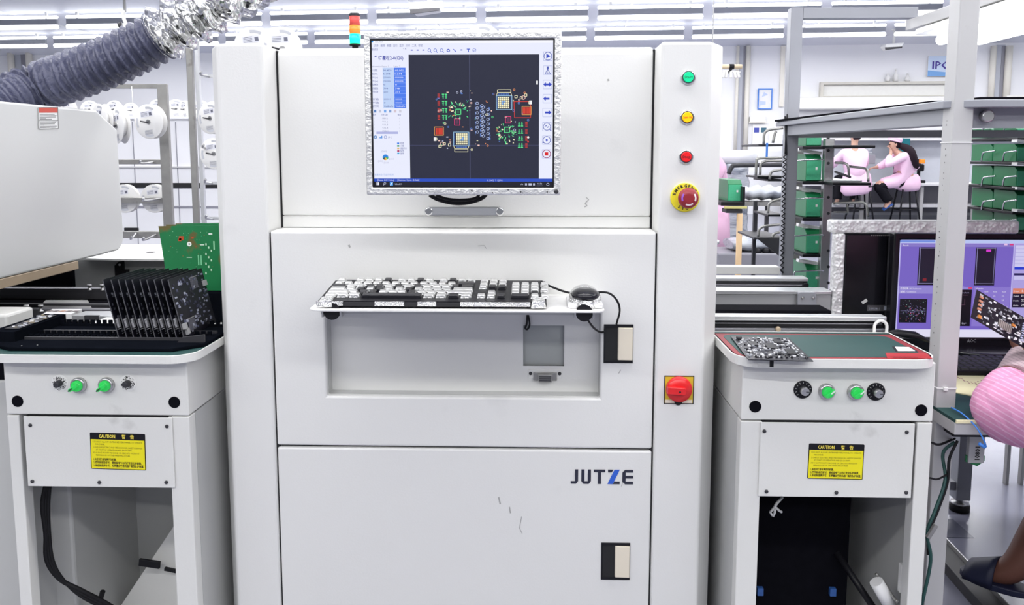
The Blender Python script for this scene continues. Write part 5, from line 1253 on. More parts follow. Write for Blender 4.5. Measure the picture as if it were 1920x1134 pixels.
c = W(249, 195, 3.9); b = MB(); b.tube([c, W(247, 162, 4.0)], .002, 5); b.build('string', 'label_white', y_)
# ------------------------------------------------------------------ conveyor rails leaving the machine line on the right
XE = .79
line = thing('transfer_conveyor', 'aluminium transfer conveyor with several rails behind the red-edged table', 'conveyor', (.4, 2.1, 0))
def rail(u1, v0, v1, Y, d, m, name='rail', x0=.386, bev=.002):
    p = W(u1, (v0 + v1) / 2, Y); return MB().box(x0, p.x, Y, Y + d, W(u1 - 100, v1, Y).z, W(u1 - 100, v0, Y).z).build(name, m, line, bev=bev)
rl = rail(1663, 593, 602, 1.80, .03, 'aluminium'); rail(1655, 601, 622, 1.808, .02, 'black', 'groove'); rail(1660, 616, 622, 1.80, .03, 'aluminium_dark', 'rail'); rail(1655, 606, 608, 1.804, .01, 'aluminium_dark', 'belt_edge')
b = MB(); c = W(1651, 618, 1.79); hh = W(1651, 601, 1.79).z - c.z
b.tube(smooth_path([c + V((-.013, 0, -.012)), c + V((-.013, 0, hh * .55)), c + V((0, 0, hh)), c + V((.013, 0, hh * .55)), c + V((.013, 0, -.012))], 5), .0035, 8); b.build('belt_guard', 'white_plastic', line)
MB().lathe([(.006, 0), (.006, .006), (.003, .008)], W(1458, 616, 1.80), (0, -1, 0), 12).build('idler_bolt', 'brass', line)
rail(1560, 545, 552, 2.12, .06, 'aluminium', 'rail'); rail(1558, 552, 580, 2.125, .05, 'beam_grey', 'beam')
x0, x1, z0, z1 = R4(1495, 548, 1530, 591, 2.11)
pl = MB().prism(rrect(x0, x1, z0, z1, .006, 3), 'y', 2.108, 2.118).build('bracket_plate', 'frame_grey', line, bev=.001)
for u, v in ((1505, 558), (1525, 558), (1506, 586), (1521, 586)): MB().lathe([(.004, 0), (.004, .002), (.002, .004)], W(u, v, 2.107), (0, -1, 0), 10).build('bolt', 'steel', pl)
MB().cyl(W(1512, 589, 2.13) + V((0, 0, .002)), W(1512, 589, 2.13) + V((0, 0, -.05)), .012).build('bracket_leg', 'frame_grey', line)
rail(1516, 521, 527, 2.32, .05, 'aluminium', 'rail'); rail(1514, 527, 541, 2.33, .04, 'charcoal', 'belt_box'); rail(1512, 533, 536, 2.326, .01, 'aluminium_dark', 'belt_edge')
MB().lathe([(.009, 0), (.009, .004), (.006, .005)], W(1510, 535, 2.325), (0, -1, 0), 16).build('roller', 'black', line)
rail(1463, 500, 514, 2.55, .05, 'paint', 'beam')
rail(1560, 582, 594, 1.95, .08, 'black_matte', 'cable_tray', bev=.004)
MB().box(.40, .79, 1.95, 2.6, .60, .855).build('lower_body', 'paint_side', line, bev=.004)
for x, y in ((.44, 1.99), (.75, 1.99), (.44, 2.55), (.75, 2.55)): MB().box(x - .025, x + .025, y - .025, y + .025, 0, .6).build('leg', 'frame_grey', line)
# tools in the cable tray
c = W(1480, 590, 1.99)
b = MB(); b.tube([W(1470, 583, 1.99), W(1487, 594, 1.96)], .006); tl = tag(b.build('marker_pen', 'black'), 'black pen lying between the aluminium rails', 'pen')
b = MB(); b.tube([W(1466, 581, 1.995), W(1470, 583.4, 1.99)], .0045); b.build('cap', 'cable_blue', tl)
c = W(1540, 590, 1.96); b = MB(frame=Matrix.Translation(c)); b.box(-.014, .016, -.01, .01, -.006, .008); o = tag(b.build('tape_roll_box', 'label_white', None, bev=.003), 'small white paper packet on the rail beside the bracket plate', 'packet')
b = MB(frame=Matrix.Translation(W(1480, 596, 1.82))); b.box(-.05, .028, -.004, .004, -.003, .001); tag(b.build('cardboard_strip', 'wood_pale'), 'strip of brown cardboard lying on the front aluminium rail', 'cardboard')

# ------------------------------------------------------------------ grey workstation frame with shelf and bench lamp
XP0, XP1 = W(1777, 400, 1.68).x, W(1814, 400, 1.68).x
ws = thing('workstation', 'grey steel workstation frame with desk, overhead shelf and tall posts', 'workbench', (1.5, 2.2, 0))
ZD = .75
zp = lambda u, v, Y: W(u, v, Y).z
npost = MB().box(XP0, XP1, 1.68, 1.725, .0, 2.3).build('post', 'frame_light', ws, bev=.002)
fpost = MB().box(XP0 + .0, XP1, 2.77, 2.81, 0, zp(1485, 14, 2.77)).build('post', 'frame_grey', ws, bev=.002)
rp = MB().box(2.12, 2.16, 1.68, 1.725, 0, 2.3).build('post', 'frame_light', ws, bev=.002)
rp2 = MB().box(2.12, 2.16, 2.77, 2.81, 0, 2.3).build('post', 'frame_grey', ws, bev=.002)
MB().box(XP1, 1.275, 2.77, 2.81, zp(1580, 34, 2.77), zp(1580, 14, 2.77)).build('top_beam', 'frame_grey', ws, bev=.002)
zt1, zt0 = zp(1700, 22, 2.6), zp(1700, 43, 2.6)
MB().box(1.235, 1.275, 1.30, 2.77, zt0, zt1).build('top_beam', 'frame_light', ws, bev=.002)
MB().box(XP1, 2.16, 1.685, 1.72, 2.26, 2.3).build('top_beam', 'frame_light', ws, bev=.002)
# overhead shelf
zs1 = zp(1860, 186, 1.66); zs0 = zp(1860, 201, 1.66)
b = MB(); b.prism([(XP0 - .012, 1.70), (XP0 + .05, 1.66), (2.17, 1.66), (2.17, 2.86), (XP0 - .012, 2.86)], 'z', zs0, zs1); b.build('shelf', 'frame_grey', ws, bev=.002)
MB().box(XP0 + .002, XP1, 1.725, 2.77, zs0 - .034, zs0).build('shelf_beam', 'frame_grey', ws, bev=.002)
MB().box(XP1, 2.12, 2.775, 2.805, zp(1600, 258, 2.775), zp(1600, 244, 2.775)).build('cross_bar', 'frame_light', ws, bev=.002)
fp = MB().box(XP1, 2.12, 1.70, 1.715, zp(1860, 240, 1.70), zs0).build('front_panel', 'frame_grey', ws)
c = W(1845, 218, 1.70)
MB().lathe([(.011, 0), (.011, .008), (.013, .009), (.013, .016), (.01, .018)], c, (0, -1, 0), 18).build('knob', 'steel', fp)
# printed marks down the near post and the zigzag cord on the far post
b = MB(); b.col = lin(70, 70, 72); q = random.Random(12)
for k in range(46):
    v = 172 + k * 11 + q.uniform(-2, 2)
    if q.random() < .3: continue
    p = WX(1770 - (v - 200) * .06, v, XP0 - .0006)
    z, y, s_ = p.z, 1.705 + q.uniform(-.004, .004), q.uniform(.0006, .0018); h_ = q.uniform(.001, .0035)
    b.poly([(XP0 - .0006, y + s_, z), (XP0 - .0006, y - s_, z), (XP0 - .0006, y - s_, z + h_), (XP0 - .0006, y + s_, z + h_)])
b.build('printed_marks', 'ink', npost, kind='stuff')
MB().box(XP0 - .001, XP1 + .001, 1.679, 1.727, zp(1795, 266, 1.68) - .002, zp(1795, 266, 1.68)).build('zip_tie', 'label_white', npost)
o_ = MB().box(XP0 - .001, XP1 + .001, 1.679, 1.727, zp(1770, 727, 1.68) - .002, zp(1770, 727, 1.68)).build('zip_tie', 'label_white', npost)
MB().box(XP0 + .012, XP0 + .02, 1.674, 1.68, zp(1770, 727, 1.68) - .005, zp(1770, 727, 1.68) + .002).build('zip_lock', 'label_white', npost)
b = MB(); b.tube([W(1472, 218 + 0, 2.765)] + [W((1468.5 if k % 2 else 1474.5) - k * .12, 290 + k * 4.6, 2.765) for k in range(49)], .0028, 6); b.build('coiled_cord', 'black', fpost)
b = MB(); b.tube(smooth_path([W(1476, 214, 2.762), W(1474, 245, 2.762), W(1472, 290, 2.765)]), .0025, 6); b.build('cord_lead', 'black', fpost)
# black sheets laid on the overhead shelf
b = MB(); z = zs1
rows = [(XP0 - .02, 2.845), (XP0 + .10, 2.855), (XP0 + .10, 1.80), (XP0 + .012, 1.80)]
b.prism(rows, 'z', z, z + .006); tag(b.build('black_sheet', 'black_matte'), 'thin black sheet lying along the overhead shelf edge, behind the tall post', 'sheet')
b = MB(); pts = [(XP1 + .004, 1.668), (1.02, 1.664), (1.4, 1.666), (1.4, 1.78), (XP1 + .004, 1.78)]
b.prism(pts, 'z', z, z + .005); tag(b.build('shelf_liner', 'black_matte'), 'black liner sheet at the front of the overhead shelf above the green bins', 'sheet')
b = MB(); b.prism([(.96, 1.68), (1.5, 1.67), (1.5, 1.8), (1.05, 1.8)], 'z', z + .005, z + .009); tag(b.build('white_sheet', 'label_white'), 'white sheet lying over the black liner on the overhead shelf', 'sheet')
# bench lamp under the beam: a real fitting with glowing tubes
lamp = thing('bench_lamp', 'wide white bench lamp glowing beneath the workstation beam', 'lamp', (1.33, 2.1, zt0 - .07))
MB().prism([(1.22, zt0 - .01), (1.27, zt0 + .0), (1.40, zt0), (1.46, zt0 - .01), (1.47, zt0 - .03), (1.21, zt0 - .03)], 'y', 1.35, 2.66).build('reflector', 'white_plastic', lamp, bev=.002)
for x in (1.28, 1.40):
    b = MB(); b.lathe([(.01, 0), (.016, .01), (.016, 1.25), (.01, 1.26)], (x, 1.37, zt0 - .05), (0, 1, 0), 12); b.build('tube', 'tube', lamp)
MB().box(1.245, 1.265, 2.0, 2.02, zt0 - .002, zt0 + .004).build('clip', 'steel', lamp)
ld = bpy.data.lights.new('bench_light', 'AREA'); ld.shape = 'RECTANGLE'; ld.size = .16; ld.size_y = 1.2; ld.energy = 6; lo = bpy.data.objects.new('bench_light', ld); COL.objects.link(lo); lo.parent = lamp; lo.location = V((1.34, 2.0, zt0 - .07)) - org(lamp)
# desk
DX0 = W(1790, 801, 1.60).x
MB().box(DX0, 2.2, 1.60, 2.9, ZD - .006, ZD).build('desk_mat', 'mat_green', ws)
MB().box(DX0, 2.2, 1.60, 2.9, ZD - .032, ZD - .006).build('desktop', 'frame_light', ws, bev=.002)
MB().box(DX0 + .001, 2.19, 1.596, 1.60, ZD - .006, ZD + .0005).build('edge_band', 'paper_yellow', ws)
MB().box(DX0 + .02, 2.18, 1.64, 2.88, ZD - .05, ZD - .033).build('desk_underside', 'black', ws)
# hanging wire with a blue clip and the little device on a strap
def zigz(*a): return smooth_path(list(a), 6)
b = MB(); b.tube(zigz(W(1784, 764, 1.66), W(1805, 776, 1.62), W(1830, 800, 1.585), W(1845, 826, 1.57), W(1849, 838, 1.57)), .0016); wr = b.build('blue_wire', 'cable_blue')
tag(wr, 'thin bright blue wire running over the green desk edge', 'wire')
b = MB(); b.tube([W(1835, 831, 1.575), W(1848, 839, 1.57)], .0035); b.build('clip', 'cable_blue', wr)
x0, x1, z0, z1 = R4(1816, 836, 1846, 872, 1.70)
dv = thing('hanging_tester', 'small grey tester with sideways lettering hanging below the desk edge', 'tester', ((x0 + x1) / 2, 1.70, z0))
MB().box(x0, x1, 1.70, 1.712, z0 + .004, ZD - .05).build('casing', 'frame_light', dv, bev=.002)
b = MB(); b.prism([(x0 - .003, z0 + .006), (x0 + .012, z0), (x1 - .012, z0 - .004), (x1 + .003, z0 + .008), (x1 + .003, z0 + .02), (x0 - .003, z0 + .02)], 'y', 1.704, 1.709); b.build('circuit_edge', 'board_green', dv)
b = MB(); b.col = (.02, .02, .02); b.text('10801', ((x0 + x1) / 2 + .006, 1.6992, z0 + .012), (0, 0, 1), (-1, 0, 0), .014, width=.03, bold=.03); b.build('lettering', 'ink', dv)
# far leg with levelling foot, cross rail and floor channel
lx = W(1801, 940, 2.82)
lg = thing('bench_leg_frame', 'grey steel leg with round levelling foot standing under the desk', 'leg frame', (lx.x, 2.82, 0))
MB().box(lx.x - .026, lx.x + .024, 2.80, 2.85, .045, .70).build('upright', 'frame_grey', lg, bev=.002)
MB().box(XE + .02, lx.x - .026, 2.81, 2.84, zp(1780, 919, 2.81), zp(1780, 903, 2.81)).build('cross_rail', 'frame_grey', lg, bev=.002)
MB().box(XE + .02, XE + .06, 2.81, 2.85, 0, .70).build('upright', 'frame_grey', lg, bev=.002)
MB().box(XE + .02, lx.x + .03, 2.8, 2.85, .695, .70).build('top_rail', 'frame_grey', lg)
MB().lathe([(.034, 0), (.034, .022), (.03, .024)], (lx.x, 2.825, 0), n=20).build('foot', 'rubber', lg)
MB().lathe([(.031, .024), (.03, .034), (.01, .036), (.01, .05)], (lx.x, 2.825, 0), n=20).build('foot_plate', 'steel', lg)
ch = thing('floor_channel', 'dark metal channel rail on the floor under the operator foot', 'channel', (1.24, 2.2, 0))
p0, p1 = WZ(1768, 1030, .03), WZ(1862, 1134, .03)
d_ = (p1 - p0); d_.z = 0; d_.normalize(); nn = V((d_.y, -d_.x, 0)) * -1
def strip(name, m, o0, o1, z0, z1, len_=.8):
    a, b_ = V((p0.x, p0.y, 0)) + d_ * -.1, V((p0.x, p0.y, 0)) + d_ * len_
    MB().hexa([(q + nn * o).to_tuple()[:2] + (z0,) for q, o in ((a, o0), (b_, o0), (b_, o1), (a, o1))], [(q + nn * o).to_tuple()[:2] + (z1,) for q, o in ((a, o0), (b_, o0), (b_, o1), (a, o1))]).build(name, m, ch, bev=.001)
strip('web', 'charcoal', -.03, .03, 0, .03); strip('flange', 'steel', .03, .034, 0, .045); strip('flange', 'charcoal', -.034, -.03, 0, .035)
# darker strip on the floor
p0_, p1_ = WZ(1700, 985, .001), WZ(1806, 990, .001)
tag(MB().box(.6, p1_.x, p1_.y - .07, p1_.y + .07, 0, .0012).build('floor_strip', 'floor_patch'), 'darker painted strip across the grey floor by the bench leg', 'floor marking')

# ------------------------------------------------------------------ things on the desk
YMN = 2.18
mx0, mx1, mz0, mz1 = R4(1672, 437, 2010, 658, YMN)
m2 = thing('desk_monitor', 'black desk monitor showing a purple inspection program behind the tall post', 'monitor', ((mx0 + mx1) / 2, YMN, ZD))
s0, s1, t0, t1 = R4(1684, 450, 1998, 633, YMN)
MB().plate(mx0, mx1, mz0, mz1, YMN, YMN + .03, [(s0, s1, t0, t1)]).build('bezel', 'black_gloss', m2, bev=.004)
MB().box(mx0 + .01, mx1 - .01, YMN + .03, YMN + .06, mz0 + .02, mz1 - .02).build('back_shell', 'black', m2, bev=.01)
MB().box(s0, s1, YMN + .008, YMN + .012, t0, t1).build('screen_panel', 'lcd_off', m2)
cxm = W(1838, 660, YMN).x
MB().box(cxm - .03, cxm + .03, YMN + .02, YMN + .04, ZD + .012, mz0 + .03).build('neck', 'black_gloss', m2, bev=.004)
b = MB(); b.prism([(cxm + .115 * math.cos(2 * math.pi * k / 28), YMN - .02 + .075 * math.sin(2 * math.pi * k / 28)) for k in range(28)], 'z', ZD + .001, ZD + .014); b.build('foot', 'black_gloss', m2, bev=.004)
b = MB(); b.col = lin(150, 150, 155); b.text('AOC', (W(1821, 644, YMN).x, YMN - .0006, W(1821, 641.5, YMN).z), (1, 0, 0), (0, 0, 1), .0125, width=.024, align='c', bold=.02); b.build('maker_name', 'ink', m2)
pic = MB(); Yq = YMN + .006
def Q(u, v, lay): return V((s0 + (u - 1684) / 314. * (s1 - s0), Yq - .0002 * lay, t1 - (v - 450) / 183. * (t1 - t0)))
def QR(u0, v0, u1, v1, c, lay=2): pic.col = c; pic.poly([Q(u0, v1, lay), Q(u1, v1, lay), Q(u1, v0, lay), Q(u0, v0, lay)])
def QT(s, u, v, size, c, w, lay=4): pic.col = c; pic.text(s, Q(u, v, lay), (1, 0, 0), (0, 0, 1), size * (s1 - s0) / 314., w * (s1 - s0) / 314.)
PUR, LAV, DK = lin(122, 102, 200), lin(176, 165, 230), lin(22, 18, 38)
QR(1684, 450, 1998, 633, lin(196, 190, 245), 1); QR(1687, 457, 1898, 618, PUR, 2); QR(1900, 457, 1998, 618, LAV, 2)
QR(1684, 451, 1998, 456, lin(190, 205, 250), 2); QR(1684, 451, 1750, 455, lin(120, 150, 230), 3); QR(1687, 458, 1898, 463, lin(140, 125, 205), 3); QT('Result', 1691, 462, 4.5, lin(240, 235, 255), 10)
QR(1880, 457, 1886, 460, lin(240, 200, 240), 4); QR(1890, 457, 1897, 460, lin(230, 60, 130), 4)
for u in (1721, 1828):
    QR(u, 464, u + 38, 535, DK, 3); QR(u + 3, 466, u + 35, 532, lin(28, 24, 44), 4)
    for a, b_, c, d in ((u + 1, 465, u + 37, 466.2), (u + 1, 531, u + 37, 532), (u + 2, 464, u + 3.2, 533), (u + 35, 464, u + 36, 533)): QR(a, b_, c, d, lin(140, 135, 180), 5)
QR(1847, 467.5, 1856, 472, lin(225, 60, 215), 6); QR(1731, 522, 1738, 527, lin(130, 30, 40), 6)
QR(1687, 537, 1810, 551, lin(150, 138, 215), 3); QT('检查结果: NG-Reference', 1690, 543, 4.5, lin(245, 240, 255), 40); QT('基板: Common', 1690, 549, 4.5, lin(245, 240, 255), 30)
QR(1690, 561, 1742, 606, lin(14, 12, 24), 4); q = random.Random(5)
for k in range(150): u, v = q.gauss(1718, 13), q.gauss(584, 11); u = min(1738, max(1692, u)); v = min(604, max(564, v)); s_ = q.uniform(.5, 1.6); QR(u, v, u + s_, v + s_ * .8, q.choice((lin(170, 150, 210), lin(110, 95, 160), lin(90, 80, 130), lin(225, 90, 110), lin(150, 190, 180))), 5)
QR(1692, 583.5, 1740, 584, lin(120, 115, 160), 6)
QR(1798, 538, 1826, 543, lin(150, 138, 215), 3); QR(1818, 538.5, 1825, 541.5, lin(225, 60, 110), 4); QR(1796, 543, 1825, 612, lin(12, 10, 20), 4)
for a, b_, c, d in ((1802, 556, 1805, 590, ), (1812, 560, 1813, 572), (1807, 571, 1814, 572), (1808, 553, 1818, 554)): QR(a, b_, c, d, lin(90, 60, 80), 5)
QR(1800.5, 552, 1804.5, 558, lin(235, 50, 60), 6); QT('Default', 1806, 550, 4, lin(170, 160, 200), 14, 6); QT('Qty=', 1809, 608, 5, lin(200, 195, 220), 9, 6)
QR(1828, 538, 1897, 612, lin(142, 124, 212), 3); QT('Information', 1832, 542, 4.5, lin(240, 235, 255), 14)
for i in range(3):
    for j, s_ in enumerate(('Result', '0%', '25', '123')): QT(s_, 1849 + i * 16.5, 548 + j * 8, 3.8, lin(245, 240, 255), 7 if j == 0 else 4.5)
QR(1884, 575, 1894, 579, lin(225, 215, 250), 5)
QR(1902, 460, 1998, 500, lin(212, 208, 248), 3); QR(1902, 500, 1998, 505, lin(30, 60, 210), 4)
for k in range(5): QR(1902, 466 + k * 7, 1998, 466.6 + k * 7, lin(170, 165, 225), 4)
QR(1902, 512, 1998, 516, lin(40, 35, 90), 4); QR(1902, 517, 1998, 524, lin(205, 200, 245), 4); QR(1902, 540, 1998, 550, lin(225, 135, 105), 4); QR(1902, 550, 1998, 576, lin(28, 24, 48), 4)
for j, s_ in enumerate(('Default', 'Default', 'Default', 'Auto')): QT(s_, 1904, 547 + j * 8.8, 4, lin(245, 240, 255), 10, 6); QT(str(16 + j * 3), 1919, 547 + j * 8.8, 6, lin(250, 245, 255), 7, 6)
QR(1684, 619, 1998, 633, lin(232, 228, 252), 3); QR(1721, 625, 1726, 629, lin(70, 140, 235), 5)
pic.build('screen_picture', 'display_purple', m2)
# black casing beside the monitor, with vents, label and sticker
x0, x1, z0, z1 = R4(1573, 431, 1674, 640, 2.24)
ca = thing('black_casing', 'black upright computer casing with a small silver label, beside the purple screen', 'computer', ((x0 + x1) / 2, 2.26, ZD))
MB().box(x0, x1, 2.24, 2.29, ZD, z1).build('shell', 'black', ca, bev=.006)
MB().box(x0 + .012, x1 - .022, 2.235, 2.241, ZD + .06, z1 - .012).build('front_cover', 'black_gloss', ca, bev=.004)
MB().box(x1 - .02, x1 - .004, 2.234, 2.241, ZD + .04, z1 - .006).build('side_strip', 'charcoal', ca, bev=.003)
for k in range(10):
    c = W(1634 + k * 3.6, 441, 2.236); MB().box(c.x - .0016, c.x + .0016, 2.2335, 2.236, c.z - .0015, c.z + .0015).build('vent_hole', 'steel_dull', ca)
q0, q1, w0, w1 = R4(1626, 572, 1665, 583, 2.234); lb = MB().box(q0, q1, 2.2335, 2.2355, w0, w1).build('type_label', 'aluminium_dark', ca)
b = MB(); b.col = lin(190, 195, 210); b.text('24A08-1', (q0 + .004, 2.2330, w0 + .004), (1, 0, 0), (0, 0, 1), .009, width=.03); b.poly([(q1 - .012, 2.2330, w0 + .003), (q1 - .003, 2.2330, w0 + .003), (q1 - .003, 2.2330, w1 - .003), (q1 - .012, 2.2330, w1 - .003)]); b.build('lettering', 'ink', lb)
c = W(1621, 565, 2.234); b = MB(frame=Matrix.Translation(c) @ Matrix.Rotation(rad(-35), 4, 'Y')); b.box(-.008, .008, -.001, .001, -.004, .004); b.build('sticker', 'label_white', ca)
# foil-wrapped hood frame round the monitors
x0, x1, z0, z1 = R4(1562, 414, 1912, 438, 2.12)
hd = thing('monitor_hood', 'foil-wrapped white hood frame around the desk monitors', 'hood', ((x0 + x1) / 2, 2.15, ZD))
MB().box(x0, x1, 2.12, 2.17, z0, z1).build('top_board', 'foil_wrap', hd, bev=.006, seg=3)
q0, q1, w0, w1 = R4(1563, 438, 1583, 600, 2.12)
MB().box(q0, q1, 2.12, 2.15, ZD, z0).build('side_board', 'foil_wrap', hd, bev=.006, seg=3)
# keyboard, yellow paper, white paper under the monitor foot
c = WZ(1835, 692, ZD)
kbd = thing('desk_keyboard', 'black keyboard on the desk behind the yellow paper', 'keyboard', (c.x + .05, c.y, ZD))
MB().box(c.x - .10, c.x + .34, c.y - .07, c.y + .08, ZD + .001, ZD + .014).build('case', 'black', kbd, bev=.003)
k0 = None
for r in range(6):
    for j in range(16):
        if k0 is None:
            k0 = MB().hexa([(-.0095, -.008, 0), (.0095, -.008, 0), (.0095, .008, 0), (-.0095, .008, 0)], [(-.0075, -.006, .005), (.0075, -.006, .005), (.0075, .006, .006), (-.0075, .006, .006)]).build('key', 'charcoal', None, at=(0, 0, 0)); o = k0
        else: o = k0.copy(); COL.objects.link(o)
        o.parent = kbd; o.location = V((c.x - .088 + j * .0212, c.y - .056 + r * .022, ZD + .014)) - org(kbd)
P = [WZ(x, y, ZD + .004) for x, y in ((1780, 732), (1850, 745), (1858, 720), (1837, 691), (1783, 682))]
b = MB(); b.prism([(p.x, p.y) for p in P], 'z', ZD + .0005, ZD + .003); pp = tag(b.build('yellow_paper', 'paper_yellow'), 'pale yellow paper dotted with small red marks on the desk', 'paper')
b = MB(); b.col = lin(150, 70, 90)
for (x, y) in ((1796, 707), (1799, 709), (1803, 709), (1806, 712), (1808, 714), (1814, 715), (1817, 718), (1821, 716), (1824, 719), (1829, 718), (1831, 721), (1834, 715), (1836, 719), (1838, 722), (1840, 713), (1842, 716), (1844, 720), (1846, 711), (1848, 714), (1835, 727)):
    p = WZ(x, y, ZD + .0034); b.poly([p + V((-.0016, -.003, 0)), p + V((.0016, -.003, 0)), p + V((.0016, .003, 0)), p + V((-.0016, .003, 0))])
b.build('red_marks', 'ink', pp, kind='stuff')
P = [WZ(x, y, ZD + .0015) for x, y in ((1817, 667), (1850, 672), (1887, 672), (1888, 648), (1830, 650))]
b = MB(); b.prism([(p.x, p.y) for p in P], 'z', ZD, ZD + .001); tag(b.build('white_paper', 'label_white'), 'white paper lying under the desk monitor foot', 'paper')
P = [WZ(x, y, .93) for x, y in ((1688, 622), (1722, 624), (1712, 634), (1690, 632))]
# black pouch at the table corner
c = W(1700, 629, 1.80); b = MB(); b.loft([(c + V((-.05, 0, .004)), (0, .006, 0), (0, 0, .004)), (c + V((-.02, 0, .006)), (0, .014, 0), (0, 0, .008)), (c + V((.02, 0, .0)), (0, .016, 0), (0, 0, .009)), (c + V((.05, 0, -.012)), (0, .006, 0), (0, 0, .004))]); tag(b.build('black_pouch', 'black'), 'crumpled black pouch on the rail behind the tabletop corner', 'pouch')

# ------------------------------------------------------------------ racks of green bins
def make_bin():
    t = thing('storage_bin', '', 'bin', (0, 0, 0), 'green storage bins')
    w, h, d = .5, .5, .5
    b = MB()   # open-topped box with a sloped mouth: outer shell and inner floor
    for p in ((-.5, -.47, -.5, .5, 0, 1), (.47, .5, -.5, .5, 0, 1), (-.47, .47, .46, .5, 0, 1), (-.47, .47, -.5, -.46, 0, .78), (-.47, .47, -.46, .46, 0, .05)): pass
    prof = [(-.5, 0), (.5, 0), (.5, 1), (-.38, 1), (-.5, .8)]
    b.prism([(y, z) for y, z in prof], 'x', -.5, .5); b.build('body', 'bin_green', t, bev=.02)
    MB().box(-.47, .47, -.512, -.49, .03, .77).build('label_window', 'bin_green_light', t, bev=.01)  # lighter sheet imitates the light falling on the bin front
    MB().box(.1, .22, -.52, -.51, .42, .52).build('label', 'label_white', t)
    return t
bin0 = make_bin(); bn = [0]
def put_bin(x0, x1, y0, y1, z0, z1, label, group, light=True):
    o = bin0 if bn[0] == 0 else copy_tree(bin0); bn[0] += 1
    o.location = ((x0 + x1) / 2, (y0 + y1) / 2, z0); o.scale = (x1 - x0, y1 - y0, z1 - z0); o['label'] = label; o['group'] = group
def wire(parent, pts, r=.0035, m='chrome'): b = MB(); b.tube(smooth_path(pts, 4), r, 6); b.build('wire_loop', m, parent)
YBn = 3.20
ra = thing('bin_rack', 'stainless bin rack with black shelves of green bins behind the workstation', 'rack', (W(1553, 300, YBn).x, YBn + .1, 0))
x0, x1, z0, z1 = R4(1544, 160, 1561, 560, YBn)
pst = MB().box(x0, x1, YBn, YBn + .03, 0, 1.345).build('post', 'steel', ra, bev=.002)
for v in (258, 282, 306, 340, 370, 400, 430, 470, 500, 530):
    MB().lathe([(.006, 0), (.006, .002)], W(1553, v, YBn), (0, -1, 0), 10).build('post_hole', 'charcoal', ra)
MB().box(x0 - .01, x1 - .01, YBn + .33, YBn + .36, 0, 1.3).build('post', 'steel_dull', ra)
rowsb = ((258, 274), (289, 340), (361, 408), (430, 476), (497, 543))
for k, (v0, v1) in enumerate(rowsb):
    a0, a1, c0, c1 = R4(1512, v0, 1543, v1, YBn + .02)
    if k == 0: c1 = c0 + .11
    sh_x0 = W(1506, v1, YBn).x
    MB().box(sh_x0, x0 + .02, YBn + .005, YBn + .25, c0 - .012, c0).build('shelf', 'black', ra, bev=.002)
    put_bin(a0 + .002, a1 - .002, YBn + .03, YBn + .22, c0 + .001, c1, 'green storage bin on the stainless bin rack, %s shelf from the top' % ORD[k], 'green bins on the stainless rack')
    e = W(1490, v0 + 18, YBn - .02)
    if k: wire(ra, [W(1488, v1, YBn), W(1489, v0 + 16, YBn - .03), W(1496, v0 + 12, YBn - .03), W(1538, v0 + 10, YBn - .03), W(1545, v0 + 12, YBn)], .0028)
    if k in (1, 2, 3, 4):
        q0, q1, w0, w1 = R4(1497, v0 - 9, 1541, v0 - 1, YBn + .05)
        tgm = MB(frame=Matrix.Translation(((q0 + q1) / 2, YBn + .06, (w0 + w1) / 2)) @ Matrix.Rotation(rad(9), 4, 'Y')); tgm.box(-(q1 - q0) / 2, (q1 - q0) / 2, -.01, .02, -.006, .006)
        tag(tgm.build('paper_strip', 'label_white'), 'white paper strip lying over the green bin, %s shelf of the stainless rack' % ORD[k], 'paper', 'paper strips over the bins')
# trays to the open side of the rack
for i, (u0, u1, v) in enumerate(((1562, 1642, 272), (1562, 1634, 342))):
    a0, a1, c0, c1 = R4(u0, v, u1, v + 3, YBn - .1)
    s_ = MB().box(a0, a1, YBn - .1, YBn + .25, c0 - .006, c0 + .006).build('tray', 'black', ra, bev=.003)
    if i: MB().box(a0 + .01, a1 - .02, YBn - .06, YBn + .24, c0 + .006, c0 + .012).build('tray_liner', 'aluminium', ra)
wire(ra, [W(1566, 305, YBn), W(1588, 308, YBn - .05), W(1592, 330, YBn - .05)], .005, 'steel_dull'); wire(ra, [W(1566, 322, YBn), W(1594, 332, YBn - .1)], .005, 'charcoal')
wire(ra, [W(1592, 312, YBn), W(1618, 315, YBn - .05), W(1626, 320, YBn - .08), W(1628, 340, YBn - .1)], .005, 'steel_dull')
wire(ra, [W(1563, 381, YBn), W(1600, 380, YBn - .05), W(1622, 382, YBn - .08), W(1628, 408, YBn - .1)], .005, 'steel_dull'); wire(ra, [W(1588, 382, YBn), W(1590, 402, YBn)], .004, 'steel_dull'); wire(ra, [W(1563, 398, YBn), W(1590, 398, YBn)], .004, 'steel_dull')
